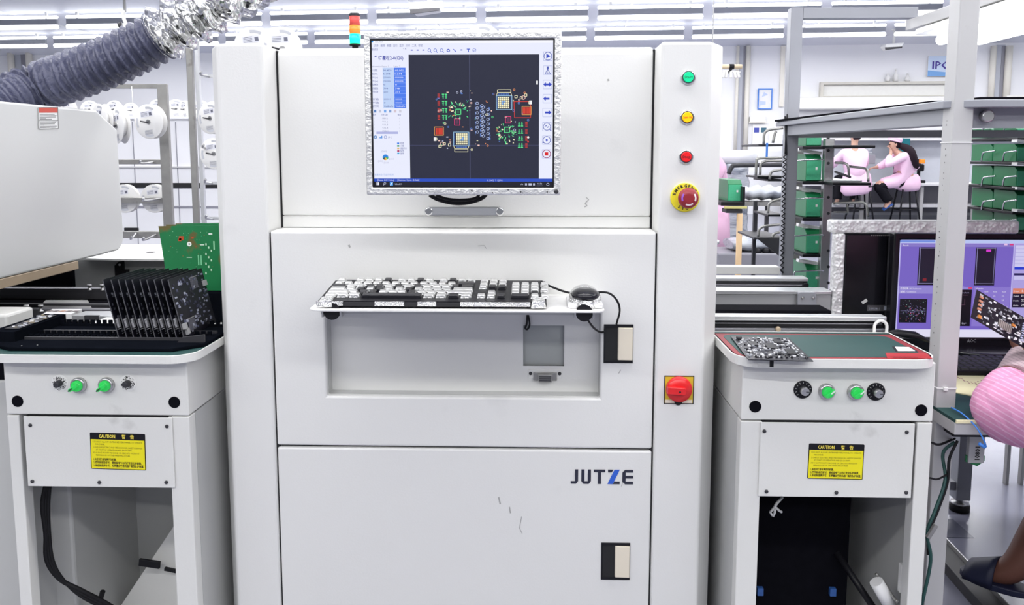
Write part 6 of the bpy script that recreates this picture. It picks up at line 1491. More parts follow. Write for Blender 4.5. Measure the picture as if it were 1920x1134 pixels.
# wire shelf rack seen between the machine and the grey frame
YV = 3.7
wsr = thing('wire_shelf_rack', 'black and chrome wire shelf rack between the machine and the grey frame', 'rack', (W(1460, 300, YV).x, YV, 0))
for u in (1417, 1469):
    a0, a1, c0, c1 = R4(u - 3, 150, u + 3, 500, YV + .3); MB().box(a0, a1, YV + .28, YV + .3, 0, 1.4 if u > 1430 else 1.05).build('post', 'charcoal', wsr)
for (u0, u1, v, m_, d) in ((1422, 1470, 272, 'charcoal', .3), (1420, 1472, 332, 'black', .2), (1440, 1470, 338, 'black', .25), (1440, 1472, 404, 'black', .25), (1414, 1472, 447, 'charcoal', .3)):
    a0, a1, c0, c1 = R4(u0, v - 2, u1, v + 2, YV); MB().box(a0, a1, YV, YV + d, c0, c1).build('shelf', m_, wsr, bev=.002)
for pts in (((1432, 270), (1436, 246), (1468, 240)), ((1449, 268), (1453, 250), (1456, 246)), ((1417, 330), (1419, 302), (1424, 297), (1470, 296)), ((1425, 328), (1430, 304), (1466, 302)), ((1443, 336), (1447, 322), (1468, 318)), ((1440, 400), (1444, 380), (1468, 372)), ((1421, 444), (1428, 426), (1470, 420)), ((1448, 446), (1452, 438), (1470, 434))):
    wire(wsr, [W(u, v, YV - .01) for u, v in pts], .006, 'steel_dull')
a0, a1, c0, c1 = R4(1437, 268, 1440, 294, YV - .03); o = tag(MB().box(a0, a1, YV - .03, YV - .02, c0, c1).build('blue_tag', 'cable_blue'), 'narrow blue tag hanging from the wire shelf', 'tag')
b = MB(); b.prism([(W(1416, 445, YV).x, W(1416, 445, YV).z), (W(1470, 446, YV).x, W(1470, 446, YV).z), (W(1470, 488, YV).x, W(1470, 488, YV).z)], 'y', YV - .02, YV - .01); b.build('sloped_tray', 'charcoal', wsr)
# green bin rack above the purple screen
YG = 2.95
rg = thing('bin_shelf', 'wire bin shelf of dark green bins above the purple screen', 'rack', (W(1900, 300, YG).x, YG, 0))
gx0, gx1 = W(1900, 320, YG).x, W(1990, 320, YG).x
for u in (1965, 1995): a0 = W(u, 320, YG).x; MB().box(a0 - .012, a0, YG + .1, YG + .12, 0, 1.38).build('post', 'steel_dull', rg)
for k, (v0, v1) in enumerate(((238, 257), (269, 303), (312, 350), (358, 395), (400, 432))):
    z0_ = W(1870, v1, YG).z; z1_ = W(1870, v0, YG).z; zt_n = z1_
    MB().box(gx0 - .004, gx1, YG - .02, YG + .3, z0_ - .012, z0_ - .002).build('shelf', 'black', rg, bev=.002)
    a0, a1 = W(1906, (v0 + v1) / 2, YG).x, W(1955, (v0 + v1) / 2, YG).x
    for j, (ya, yb_) in enumerate(((0, .148), (.152, .30))):
        put_bin(a0, a1, YG + ya, YG + yb_, z0_, z1_, 'dark green bin above the purple screen, %s shelf down, %s of the pair' % (ORD[k], ('front', 'rear')[j]), 'green bins above the purple screen')
    for u in (1840, 1880):
        wire(rg, [WX(u, v1 - 1, gx0 - .006), WX(u + 3, v1 - 15, gx0 - .012), WX(u + 8, v1 - 18, gx0 - .012), WX(u + 26, v1 - 20, gx0 - .012)], .003)
    for j, (u0, u1) in enumerate(((1906, 1925), (1930, 1955))):
        if k == 0: continue
        a0, a1, c0, c1 = R4(u0, v0 - 7, u1, v0 - 2, YG - .03)
        tag(MB(frame=Matrix.Translation(((a0 + a1) / 2, YG - .03, (c0 + c1) / 2)) @ Matrix.Rotation(rad(3), 4, 'Y')).box(-(a1 - a0) / 2, (a1 - a0) / 2, -.004, .03, -.005, .005).build('shelf_ticket', 'label_white'), 'white ticket under the %s bin shelf above the purple screen, %s the post' % (ORD[k - 1], ('nearer', 'farther from')[j]), 'ticket', 'shelf tickets')

# ------------------------------------------------------------------ trolley with bin, wrapped film, clip hanger behind the machine
YT = 4.6
tr = thing('bin_trolley', 'black trolley with yellow bar and wooden handle behind the machine', 'trolley', (W(1385, 400, YT).x, YT, 0))
a0, a1, c0, c1 = R4(1352, 378, 1397, 386, YT); MB().box(a0, a1, YT, YT + .4, c0, c1).build('tray', 'black', tr, bev=.004)
q0, q1, w0, w1 = R4(1393, 350, 1397, 380, YT); MB().box(q0, q1, YT, YT + .4, w0, w1).build('tray_side', 'black', tr)
q0, q1, w0, w1 = R4(1358, 387, 1400, 391, YT - .01); MB().box(q0, q1, YT - .02, YT, w0, w1).build('yellow_bar', 'yellow_bar', tr)
q0, q1, w0, w1 = R4(1361, 392, 1391, 399, YT); MB().box(q0, q1, YT - .01, YT + .1, w0, w1).build('clamp', 'charcoal', tr)
b = MB(); b.tube([W(1387, 400, YT), V((W(1385, 505, YT).x, YT, 0))], .017, 10); b.build('wooden_handle', 'wood', tr)
MB().box(a0, a0 + .03, YT + .35, YT + .38, 0, c0).build('leg', 'charcoal', tr)
a0, a1, c0, c1 = R4(1365, 337, 1391, 378, YT + .06)
put_bin(a0, a1, YT + .06, YT + .34, c0 + .002, c1, 'green bin sitting in the black trolley tray beside the pink coat', 'green bins on the trolley')
b = MB(); b.tube(smooth_path([W(1366, 326, YT + .5), W(1372, 314, YT + .5), W(1385, 310, YT + .5), W(1474, 309, YT + .5)]), .014, 8); b.build('push_bar', 'charcoal', tr)
# wrapped rolls and stack
def blob(name, label, cat, rings, m): b = MB(); b.loft(rings); return tag(b.build(name, m), label, cat)
c0, c1 = W(1335, 295, 6.4), W(1417, 294, 6.4)
fm = thing('film_roll', 'thick roll of clear wrapping film lying on the wrapped stack', 'roll', c0)
b = MB(); b.lathe([(.02, 0), (.055, .002), (.055, (c1 - c0).length - .002), (.02, (c1 - c0).length)], c0, c1 - c0, 20); b.build('roll', 'film_roll', fm)
MB().cyl(c1 - (c1 - c0).normalized() * .01, c1 + (c1 - c0).normalized() * .01, .021).build('core', 'wood_pale', fm)
a0, a1, d0, d1 = R4(1340, 306, 1415, 640, 6.3)
st = thing('wrapped_stack', 'tall stack wrapped in grey plastic film behind the trolley', 'stack', ((a0 + a1) / 2, 6.6, 0))
b = MB(); q = random.Random(4)
rings = []
zz = 0
while zz < d1 + .01:
    w_ = (a1 - a0) / 2 * (1 + q.uniform(-.04, .04)); rings.append((V(((a0 + a1) / 2 + q.uniform(-.01, .01), 6.6, zz)), V((w_, 0, 0)), V((0, .28 * (1 + q.uniform(-.05, .05)), 0)))); zz += .05
b.loft(rings); b.build('film', 'plastic_film', st)
a0, a1, d0, d1 = R4(1395, 350, 1482, 375, 5.6)
b = MB(); rings = []
for k in range(12):
    t = k / 11; rings.append((V((a0 + (a1 - a0) * t, 5.7, (d0 + d1) / 2 + .01 * math.sin(k * 2.1))), V((0, .12, 0)), V((0, 0, (d1 - d0) / 2 * (.75 + .3 * math.sin(math.pi * t) + q.uniform(-.06, .06))))))
b.loft(rings); bd = thing('film_bundle', 'bundle of crumpled grey film lying on the wire table', 'bundle', ((a0 + a1) / 2, 5.7, d0)); b.build('film', 'plastic_film', bd)
wt = thing('wire_table', 'dark-legged wire table behind the trolley carrying film', 'table', ((a0 + a1) / 2, 5.7, 0))
MB().box(a0 - .02, a1 + .05, 5.5, 5.95, d0 - .035, d0 - .012).build('top', 'steel_dull', wt)
for u in (1417, 1438):
    q0, q1, w0, w1 = R4(u - 3, 385, u + 3, 470, 5.6); MB().box(q0, q1, 5.6, 5.63, 0, d0 - .035).build('leg', 'charcoal', wt)
MB().box(a0, a1, 5.52, 5.93, .55, .57).build('low_shelf', 'steel_dull', wt)
a0, a1, d0, d1 = R4(1375, 452, 1470, 480, 4.9)
b = MB(); rings = []
for k in range(10):
    t = k / 9; rings.append((V((a0 + (a1 - a0) * t, 5.04, (d0 + d1) / 2 + .015)), V((0, .14, 0)), V((0, 0, (d1 - d0) / 2 * (.6 + .5 * math.sin(math.pi * t) + .1 * math.sin(k * 2.3))))))
b.loft(rings); lb = thing('low_film_pile', 'low heap of crumpled film on the grey crate behind the rails', 'film', ((a0 + a1) / 2, 5.1, d0)); b.build('film', 'plastic_film', lb)
b = MB().box(a0 - .1, a1 + .05, 4.86, 5.22, 0, d0 + .02); cr_ = tag(b.build('grey_crate', 'bench_grey', None, bev=.01), 'dark grey crate on the floor carrying crumpled film', 'crate')
for u in (1420, 1436, 1448): MB().lathe([(.022, 0), (.022, .04), (.01, .05)], W(u, 480, 4.9), n=10).build('caster', 'black', cr_)
# clip hanger: wooden rod, black tape, white clips
YH = 5.0
hg = thing('clip_hanger', 'wooden rod with black tape and white plastic clips beside the machine', 'hanger', W(1370, 126, YH))
MB().cyl(W(1330, 125, YH), W(1391, 125, YH), .014).build('rod', 'wood_pale', hg)
MB().cyl(W(1367, 125, YH), W(1376, 125, YH), .0165).build('tape', 'black', hg)
b = MB(); b.tube(smooth_path([W(1372, 128, YH), W(1368, 133, YH), W(1362, 138, YH)]), .008); b.build('hook', 'black', hg)
b = MB(); b.tube(smooth_path([W(1340, 138, YH), W(1362, 133, YH), W(1388, 136, YH)]), .006); b.build('wire', 'white_plastic', hg)
for u in (1356, 1362, 1370, 1378, 1384):
    q0, q1, w0, w1 = R4(u - 3, 134, u + 3, 146, YH); MB(frame=Matrix.Translation(((q0 + q1) / 2, YH, (w0 + w1) / 2)) @ Matrix.Rotation(rad((u - 1368) * -1.2), 4, 'Y')).box(-.008, .008, -.01, .01, -.02, .02).build('clip', 'white_plastic', hg, bev=.004)
MB().cyl(W(1335, 126, YH), V((W(1335, 126, YH).x, YH, ZC)), .004).build('cord', 'label_white', hg)
# translucent tub beside the machine edge
c = W(1346, 505, 2.9); tb = thing('plastic_tub', 'translucent white plastic tub standing behind the machine edge', 'tub', (W(1336, 505, 2.9).x, 2.95, .85))
zt0_, zt1_ = W(1346, 560, 2.9).z, W(1346, 453, 2.9).z
MB().lathe([(.055, zt0_), (.06, zt1_ - .012), (.066, zt1_ - .012), (.066, zt1_)], (W(1318, 505, 2.9).x, 2.95, 0), n=24).build('wall', 'film_roll', tb)
MB().box(W(1300, 505, 2.9).x, W(1340, 505, 2.9).x, 2.9, 3.0, 0, zt0_).build('support', 'frame_grey', tb)
# ------------------------------------------------------------------ people: bodies grown over a skeleton, clothes as children
def skin_mesh(name, nodes, edges, m, parent, sub=2, root=0):
    """nodes: list of (point, radius or (rx, ry)); edges between indices; surface grown with Skin + Subdivision"""
    o0 = org(parent)
    me = bpy.data.meshes.new(name); me.from_pydata([V(p) - o0 for p, _ in nodes], edges, [])
    me.materials.append(M[m])
    o = bpy.data.objects.new(name, me); COL.objects.link(o); o.parent = parent
    s = o.modifiers.new('skin', 'SKIN'); s.use_smooth_shade = True
    for k, (p, r) in enumerate(nodes):
        d = me.skin_vertices[0].data[k]; d.radius = (r, r) if isinstance(r, (int, float)) else r; d.use_root = (k == root)
    b = o.modifiers.new('smooth', 'SUBSURF'); b.levels = sub; b.render_levels = sub
    return o
class Skel:
    def __init__(s): s.n = []; s.e = []; s.i = {}
    def add(s, key, p, r, to=None):
        s.i[key] = len(s.n); s.n.append((V(p), r))
        if to is not None: s.e.append((s.i[to], s.i[key]))
        return s
def hand(s, wrist, key, fwd, palm, k=1.):
    """palm and five fingers: fwd = direction of the fingers, palm = normal of the palm"""
    fwd, palm = V(fwd).normalized(), V(palm).normalized(); side = fwd.cross(palm).normalized()
    w = s.n[s.i[wrist]][0]
    s.add(key + 'p', w + fwd * .055 * k, (.032 * k, .018 * k), wrist)
    for j, (o_, l) in enumerate(((-.027, .062), (-.009, .074), (.009, .07), (.026, .056))):
        b = w + fwd * .085 * k + side * o_ * k
        s.add(key + 'a%d' % j, b, .0095 * k, key + 'p'); s.add(key + 'b%d' % j, b + (fwd * .8 + palm * .35) * l * .55 * k, .0088 * k, key + 'a%d' % j)
        s.add(key + 'c%d' % j, b + (fwd * .75 + palm * .75) * l * k, .0075 * k, key + 'b%d' % j)
    t = w + fwd * .035 * k - side * .034 * k
    s.add(key + 't0', t, .012 * k, key + 'p'); s.add(key + 't1', t + (fwd * .6 - side * .5 + palm * .3) * .04 * k, .0095 * k, key + 't0')
def head_parts(parent, c, fw, up, k=1., hat=None, hair='hair', tail=None):
    """face relief, eyes, ears, hair round head centre c looking along fw"""
    fw, up = V(fw).normalized(), V(up).normalized(); sd = fw.cross(up).normalized()
    for s_ in (-1, 1):
        MB().ball(c + fw * .088 * k + sd * s_ * .032 * k + up * .005 * k, .011 * k, 8, 6).build('eye', 'black', parent)
        MB().ball(c + sd * s_ * .078 * k + up * -.01 * k - fw * .005 * k, (.016 * k, .02 * k, .032 * k), 8, 6).build('ear', 'skin', parent)
    b = MB(); b.loft([(c + fw * .085 * k + up * .0 * k, sd * .008 * k, up * .01 * k), (c + fw * .1 * k - up * .02 * k, sd * .012 * k, up * .014 * k), (c + fw * .108 * k - up * .028 * k, sd * .008 * k, up * .008 * k)]); b.build('nose', 'skin', parent)
    b = MB(); b.loft([(c + fw * .088 * k - up * .052 * k - sd * .02 * k, up * .004 * k, fw * .004 * k), (c + fw * .096 * k - up * .052 * k, up * .007 * k, fw * .006 * k), (c + fw * .088 * k - up * .052 * k + sd * .02 * k, up * .004 * k, fw * .004 * k)]); b.build('mouth', 'stop_red', parent)
    h = MB(); h.loft([(c - fw * .03 * k - up * .075 * k, sd * .06 * k, fw * .05 * k), (c - fw * .034 * k - up * .02 * k, sd * .09 * k, fw * .082 * k), (c - fw * .028 * k + up * .05 * k, sd * .094 * k, fw * .09 * k), (c - fw * .016 * k + up * .1 * k, sd * .074 * k, fw * .085 * k), (c - fw * .01 * k + up * .125 * k, sd * .03 * k, fw * .035 * k)]); ho = h.build('hair', hair, parent)
    if hat:
        b = MB(); a = up * .93 - fw * .36; a.normalize(); f2 = (fw - a * fw.dot(a)).normalized()
        q = c + up * .045 * k - fw * .015 * k
        b.loft([(q, sd * .102 * k, f2 * .115 * k), (q + a * .02 * k, sd * .108 * k, f2 * .122 * k), (q + a * .06 * k, sd * .118 * k, f2 * .13 * k), (q + a * .095 * k, sd * .09 * k, f2 * .1 * k), (q + a * .108 * k, sd * .04 * k, f2 * .045 * k)]); b.build('cap', hat, parent)
        b = MB(); b.loft([(q - a * .004, sd * .106 * k, f2 * .119 * k), (q + a * .022 * k, sd * .109 * k, f2 * .123 * k)]); b.build('cap_band', hat, parent)
    if tail:
        b = MB(); b.tube(smooth_path(tail[0], 4), [r for r in tail[1]] if len(tail[1]) == len(smooth_path(tail[0], 4)) else tail[1][0], 10); b.build('ponytail', hair, parent)

# --- stools and bench far behind
YQ = 15.0
mpx = YQ / F
def far(u, v, dy=0.): p = W(u, v, YQ); return V((p.x, YQ + dy, p.z))
def stool(u, vseat, label):
    c = far(u, vseat); t = thing('stool', label, 'stool', (c.x, YQ, 0), 'black stools at the far bench')
    MB().lathe([(.17, c.z - .04), (.19, c.z - .03), (.19, c.z - .012), (.17, c.z)], (c.x, YQ, 0), n=24).build('seat', 'black', t)
    for sx in (-1, 1):
        for sy in (-1, 1): b = MB(); b.tube([(c.x + sx * .11, YQ + sy * .11, c.z - .04), (c.x + sx * .19, YQ + sy * .19, 0)], .016, 8); b.build('leg', 'black', t)
    b = MB(); P = [(c.x + a * .16, YQ + d * .16, .24) for a, d in ((-1, -1), (1, -1), (1, 1), (-1, 1), (-1, -1))]; b.tube(P, .012, 6); b.build('foot_ring', 'black', t)
    return c
s2 = stool(1700, 347, 'black stool under the worker with the long ponytail')
s1 = stool(1614, 347, 'black stool under the worker seen from behind')
bench = thing('far_bench', 'long white work bench against the far wall where the workers sit', 'bench', (far(1660, 350).x, YQ + .7, 0))
x0, x1 = far(1500, 345).x, far(1990, 345).x; zbt = far(1740, 345).z
MB().box(x0, x1, YQ + .35, YQ + 1.2, zbt - .05, zbt).build('top', 'bench_white', bench, bev=.01)
MB().box(x0, x1, YQ + 1.1, YQ + 1.13, .1, zbt - .05).build('back_panel', 'bench_grey', bench)
MB().box(x0, x1, YQ + .5, YQ + 1.1, far(1740, 388).z - .04, far(1740, 388).z + .02).build('foot_shelf', 'bench_white', bench)
for u in (1520, 1634, 1642, 1748, 1850, 1960): c = far(u, 370); MB().box(c.x - .03, c.x + .03, YQ + .4, YQ + .46, 0, zbt - .05).build('leg', 'frame_light', bench)
MB().box(x0, x1, YQ + 1.13, YQ + 1.16, zbt, far(1700, 262).z).build('backboard', 'wall_grey', bench)
MB().box(x0, x1, YQ + .85, YQ + 1.16, far(1700, 262).z, far(1700, 250).z).build('upper_shelf', 'bench_white', bench)
def flat(name, label, cat, u0, v0, u1, v1, m, dy=.7, d=.08, part='casing', front=None):
    a, b_ = far(u0, v1, dy), far(u1, v0, dy); t = thing(name, label, cat, ((a.x + b_.x) / 2, YQ + dy, a.z))
    zlo = zbt if a.z - zbt < .12 else a.z
    MB().box(a.x, b_.x, YQ + dy, YQ + dy + d, zlo, b_.z).build(part, m, t, bev=.01)
    if front: MB().box(a.x + .02, b_.x - .02, YQ + dy - .008, YQ + dy, zlo + .06, b_.z - .03).build('screen', front, t)
    return t
flat('bench_screen', 'teal screen on the far bench behind the ponytail', 'screen', 1700, 258, 1741, 302, 'teal_screen', .7, .06, 'casing', 'teal_screen')
MB().box(far(1712, 302).x, far(1728, 302).x, YQ + .7, YQ + .8, zbt, far(1720, 300).z).build('stand', 'charcoal', [o for o in S.objects if o.name.startswith('bench_screen')][0])
flat('bench_crate', 'pale violet crate on the far bench between the two workers', 'crate', 1638, 272, 1662, 288, 'plastic_film', .6, .3)
flat('bench_tray', 'dark instrument tray on the far bench between the workers', 'tray', 1632, 290, 1664, 308, 'bench_grey', .5, .3)
flat('bench_instrument', 'row of grey sockets on the far bench below the teal screen', 'instrument', 1716, 302, 1746, 312, 'bench_grey', .55, .15)
mcs = far(1752, 310, .6); t = thing('microscope', 'dark bench microscope with an orange light beside the teal screen', 'microscope', (mcs.x, YQ + .6, zbt))
MB().box(mcs.x - .1, mcs.x + .1, YQ + .5, YQ + .75, zbt, zbt + .05).build('base', 'black', t, bev=.01)
MB().cyl((mcs.x + .05, YQ + .7, zbt + .04), (mcs.x + .05, YQ + .7, zbt + .45), .03).build('column', 'black', t)
MB().box(mcs.x - .06, mcs.x + .08, YQ + .52, YQ + .72, zbt + .22, zbt + .36).build('head', 'black', t, bev=.03)
MB().box(mcs.x - .03, mcs.x + .06, YQ + .48, YQ + .55, zbt + .37, zbt + .45).build('orange_light', 'lens_orange', t, bev=.01)

# --- seated worker in profile, chin on hand, long ponytail
pw = thing('person', 'person in pink coat and cap with long dark ponytail, seated on a stool', 'person', (s2.x, YQ, 0))
H = far(1676, 272); hipc = V((s2.x + .02, YQ, s2.z + .10)); ch = far(1690, 303); nk = far(1683, 285)
s = Skel(); s.add('hip', hipc, (.15, .17)).add('waist', hipc.lerp(ch, .5) + V((.03, 0, 0)), (.13, .15), 'hip').add('chest', ch, (.13, .16), 'waist').add('neck', nk, .055, 'chest').add('jaw', H + V((-.02, 0, -.05)), .07, 'neck').add('head', H + V((0, 0, .02)), .095, 'jaw').add('crown', H + V((.01, 0, .08)), .075, 'head')
knees, feet = [], []
for sgn in (-1, 1):
    y = sgn * .1; kx = 'l%d' % sgn
    kn = far(1643 + (4 if sgn > 0 else 0), 345, y); an = far(1664 + (6 if sgn > 0 else 0), 378, y); to = far(1655 + (6 if sgn > 0 else 0), 390, y)
    s.add(kx + 'h', hipc + V((-.06, y, -.02)), .09, 'hip').add(kx + 'k', kn, .062, kx + 'h').add(kx + 'a', an, .04, kx + 'k').add(kx + 'f', an.lerp(to, .55) + V((0, 0, -.012)), (.035, .03), kx + 'a').add(kx + 't', to, (.034, .02), kx + 'f'); knees.append((kn, an, to, y))
for sgn in (-1, 1):
    y = sgn * .17; ax_ = 'a%d' % sgn
    sh_ = far(1688, 292, y); el = far(1655 if sgn < 0 else 1660, 311, y * .9); wr = far(1668, 286, -.07) if sgn < 0 else far(1646, 314, .1)
    s.add(ax_ + 's', sh_, .058, 'chest').add(ax_ + 'e', el, .045, ax_ + 's').add(ax_ + 'w', wr, .03, ax_ + 'e'); hand(s, ax_ + 'w', ax_, (-.25, .2, .95) if sgn < 0 else (-1, 0, -.1), (-.9, .3, .2) if sgn < 0 else (0, 0, -1), .85)
bd = skin_mesh('body', s.n, s.e, 'skin', pw)
c = Skel(); N_ = dict((k, s.n[i]) for k, i in s.i.items())
c.add('hip', hipc, (.19, .2)).add('waist', N_['waist'][0], (.165, .18), 'hip').add('chest', ch, (.165, .19), 'waist').add('collar', nk + V((.01, 0, -.03)), .075, 'chest')
for sgn in (-1, 1):
    ax_ = 'a%d' % sgn; kn = knees[0 if sgn < 0 else 1]
    c.add(ax_ + 's', N_[ax_ + 's'][0], .085, 'chest').add(ax_ + 'e', N_[ax_ + 'e'][0], .075, ax_ + 's').add(ax_ + 'w', N_[ax_ + 'e'][0].lerp(N_[ax_ + 'w'][0], .85), .055, ax_ + 'e')
    c.add(ax_ + 'l', hipc + V((-.2, kn[3], -.03)), (.12, .13), 'hip').add(ax_ + 'k', kn[0] + V((.05, 0, .0)), (.095, .1), ax_ + 'l')
skin_mesh('coat', c.n, c.e, 'pink_bright', pw)
b = MB(); b.loft([(hipc + V((.02, 0, .1)), V((.14, 0, 0)), V((0, .13, 0))), (hipc + V((.0, 0, .04)), V((.2, 0, 0)), V((0, .19, 0))), (hipc + V((-.02, 0, -.06)), V((.235, 0, .02)), V((0, .21, 0))), (hipc + V((.0, 0, -.14)), V((.22, 0, .03)), V((0, .21, 0))), (hipc + V((.06, 0, -.2)), V((.13, 0, .02)), V((0, .17, 0)))]); b.build('coat_skirt', 'pink_bright', pw)
for kn, an, to, y in knees:
    b = MB(); b.tube(smooth_path([hipc + V((-.1, y, -.05)), kn + V((.05, 0, -.03)), kn.lerp(an, .4), kn.lerp(an, .92)], 4), .078, 12); b.build('trouser_leg', 'trousers', pw)
    b = MB(); b.loft([(an + V((.05, 0, -.05)), V((0, .04, 0)), V((.01, 0, .02))), (an.lerp(to, .4) + V((0, 0, -.035)), V((0, .048, 0)), V((.01, 0, .035))), (to + V((-.01, 0, -.02)), V((0, .045, 0)), V((.01, 0, .025)))]); b.build('slipper', 'slipper_blue', pw)
tp = [H + V((.09, -.02, .0)), far(1697, 281, -.16), far(1703, 297, -.2), far(1711, 317, -.2)]
ph = MB(); P = smooth_path(tp, 4); ph.tube(P, [.05 + .028 * math.sin(math.pi * min(1, k / len(P) * 1.15)) - (.05 if k == len(P) - 1 else 0) for k in range(len(P))], 12); 
head_parts(pw, H + V((0, 0, .015)), (-1, 0, -.12), (-.1, 0, 1), 1., 'pink_bright'); ph.build('ponytail', 'hair', pw)

# --- seated worker seen from behind
pk = thing('person', 'person in pink coat seated on a stool with back turned, head behind the rail', 'person', (s1.x, YQ, 0))
hipc = V((s1.x - .08, YQ, s1.z + .10)); ch = far(1600, 300); nk = far(1602, 272); H = far(1604, 257)
s = Skel(); s.add('hip', hipc, (.18, .14)).add('waist', hipc.lerp(ch, .5), (.16, .13), 'hip').add('chest', ch, (.18, .13), 'waist').add('neck', nk, .055, 'chest').add('jaw', H + V((0, .02, -.04)), .07, 'neck').add('head', H + V((0, 0, .03)), .095, 'jaw').add('crown', H + V((0, 0, .09)), .07, 'head')
legs, arms = [], []
for sgn in (-1, 1):
    kx = 'l%d' % sgn; kn = hipc + V((sgn * .14 - .05, .42, .0)); an = far(1583 if sgn < 0 else 1615, 378, .34); to = an + V((0, .16, -.06))
    s.add(kx + 'h', hipc + V((sgn * .1, .06, -.02)), .09, 'hip').add(kx + 'k', kn, .062, kx + 'h').add(kx + 'a', an, .04, kx + 'k').add(kx + 'f', an + V((0, .07, -.045)), .033, kx + 'a').add(kx + 't', to, (.035, .02), kx + 'f'); legs.append((hipc + V((sgn * .1, .06, -.02)), kn, an, to))
    ax_ = 'a%d' % sgn; sh_ = ch + V((sgn * .2, 0, .12)); el = ch + V((sgn * .3 - .03, .14, -.1)); wr = el + V((-sgn * .08, .3, .02))
    s.add(ax_ + 's', sh_, .058, 'chest').add(ax_ + 'e', el, .045, ax_ + 's').add(ax_ + 'w', wr, .03, ax_ + 'e'); hand(s, ax_ + 'w', ax_, (-sgn * .2, 1, 0), (0, 0, -1), .85); arms.append((sh_, el, wr))
skin_mesh('body', s.n, s.e, 'skin', pk)
c = Skel(); c.add('hip', hipc, (.23, .19)).add('waist', hipc.lerp(ch, .5), (.22, .18), 'hip').add('chest', ch, (.22, .17), 'waist').add('collar', nk + V((0, 0, -.03)), .08, 'chest')
for j, (sh_, el, wr) in enumerate(arms): c.add('s%d' % j, sh_, .09, 'chest').add('e%d' % j, el, .08, 's%d' % j).add('w%d' % j, el.lerp(wr, .85), .058, 'e%d' % j)
skin_mesh('coat', c.n, c.e, 'pink_bright', pk)
b = MB(); b.loft([(hipc + V((0, 0, .2)), V((.15, 0, 0)), V((0, .13, 0))), (hipc + V((0, 0, .1)), V((.24, 0, 0)), V((0, .18, 0))), (hipc + V((0, 0, -.06)), V((.27, 0, 0)), V((0, .21, 0))), (hipc + V((0, 0, -.2)), V((.28, 0, .02)), V((0, .21, 0))), (hipc + V((.02, 0, -.27)), V((.22, 0, .03)), V((0, .18, 0)))]); b.build('coat_skirt', 'pink_bright', pk)
for hp, kn, an, to in legs:
    b = MB(); b.tube(smooth_path([hp, kn, kn.lerp(an, .5), kn.lerp(an, .94)], 4), .08, 12); b.build('trouser_leg', 'trousers', pk)
    b = MB(); b.loft([(an + V((0, -.03, -.06)), V((.04, 0, 0)), V((0, .01, .02))), (an + V((0, .06, -.06)), V((.05, 0, 0)), V((0, .01, .03))), (to + V((0, .02, -.02)), V((.045, 0, 0)), V((0, .01, .025)))]); b.build('slipper', 'white_plastic', pk)
head_parts(pk, H + V((0, 0, .025)), (-.5, .85, -.1), (0, 0, 1), 1., 'pink_bright')

# --- standing worker half hidden behind the machine
YP4 = 5.5
def pf(u, v, dy=0.): p = W(u, v, YP4); return V((p.x, YP4 + dy, p.z))
ps = thing('person', 'person in pink coat standing behind the machine, only sleeve and side showing', 'person', (pf(1312, 400).x, YP4, 0))
cx = pf(1302, 400).x
hipc, ch, nk, H = V((cx, YP4, .93)), V((cx, YP4, 1.22)), V((cx, YP4, 1.42)), V((cx - .02, YP4, 1.55))
s = Skel(); s.add('hip', hipc, (.16, .12)).add('waist', V((cx, YP4, 1.06)), (.14, .11), 'hip').add('chest', ch, (.16, .12), 'waist').add('neck', nk, .055, 'chest').add('jaw', H + V((0, 0, -.04)), .07, 'neck').add('head', H + V((0, 0, .03)), .095, 'jaw').add('crown', H + V((0, 0, .09)), .07, 'head')
arms = []; legs = []
for sgn in (-1, 1):
    kx = 'l%d' % sgn; kn = V((cx + sgn * .11, YP4 + .02, .48)); an = V((cx + sgn * .11, YP4, .09)); to = an + V((-.04, .17, -.055))
    s.add(kx + 'h', hipc + V((sgn * .09, 0, -.06)), .09, 'hip').add(kx + 'k', kn, .06, kx + 'h').add(kx + 'a', an, .04, kx + 'k').add(kx + 'f', an + V((-.01, .06, -.04)), .033, kx + 'a').add(kx + 't', to, (.035, .02), kx + 'f'); legs.append((hipc + V((sgn * .09, 0, -.06)), kn, an, to))
    ax_ = 'a%d' % sgn; sh_ = V((cx + sgn * .19, YP4, 1.34)); el = pf(1352, 400) if sgn > 0 else V((cx - .25, YP4, 1.08)); wr = pf(1357, 478) if sgn > 0 else V((cx - .2, YP4 + .15, .98))
    if sgn > 0: sh_ = pf(1344, 322)
    s.add(ax_ + 's', sh_, .058, 'chest').add(ax_ + 'e', el, .045, ax_ + 's').add(ax_ + 'w', wr, .03, ax_ + 'e'); hand(s, ax_ + 'w', ax_, (0, .2, -1) if sgn > 0 else (0, 1, 0), (-sgn, 0, 0), .85); arms.append((sh_, el, wr))
skin_mesh('body', s.n, s.e, 'skin', ps)
c = Skel(); c.add('hip', hipc, (.2, .16)).add('waist', V((cx, YP4, 1.06)), (.19, .15), 'hip').add('chest', ch, (.2, .15), 'waist').add('collar', nk + V((0, 0, -.03)), .075, 'chest')
for j, (sh_, el, wr) in enumerate(arms): c.add('s%d' % j, sh_, .08, 'chest').add('e%d' % j, el, .062, 's%d' % j).add('w%d' % j, el.lerp(wr, .9), .05, 'e%d' % j)
skin_mesh('coat', c.n, c.e, 'pink', ps)
b = MB(); b.loft([(hipc + V((0, 0, .05)), V((.21, 0, 0)), V((0, .17, 0))), (hipc + V((0, 0, -.15)), V((.24, 0, 0)), V((0, .19, 0))), (hipc + V((0, 0, -.38)), V((.26, 0, 0)), V((0, .2, 0)))]); b.build('coat_skirt', 'pink', ps)
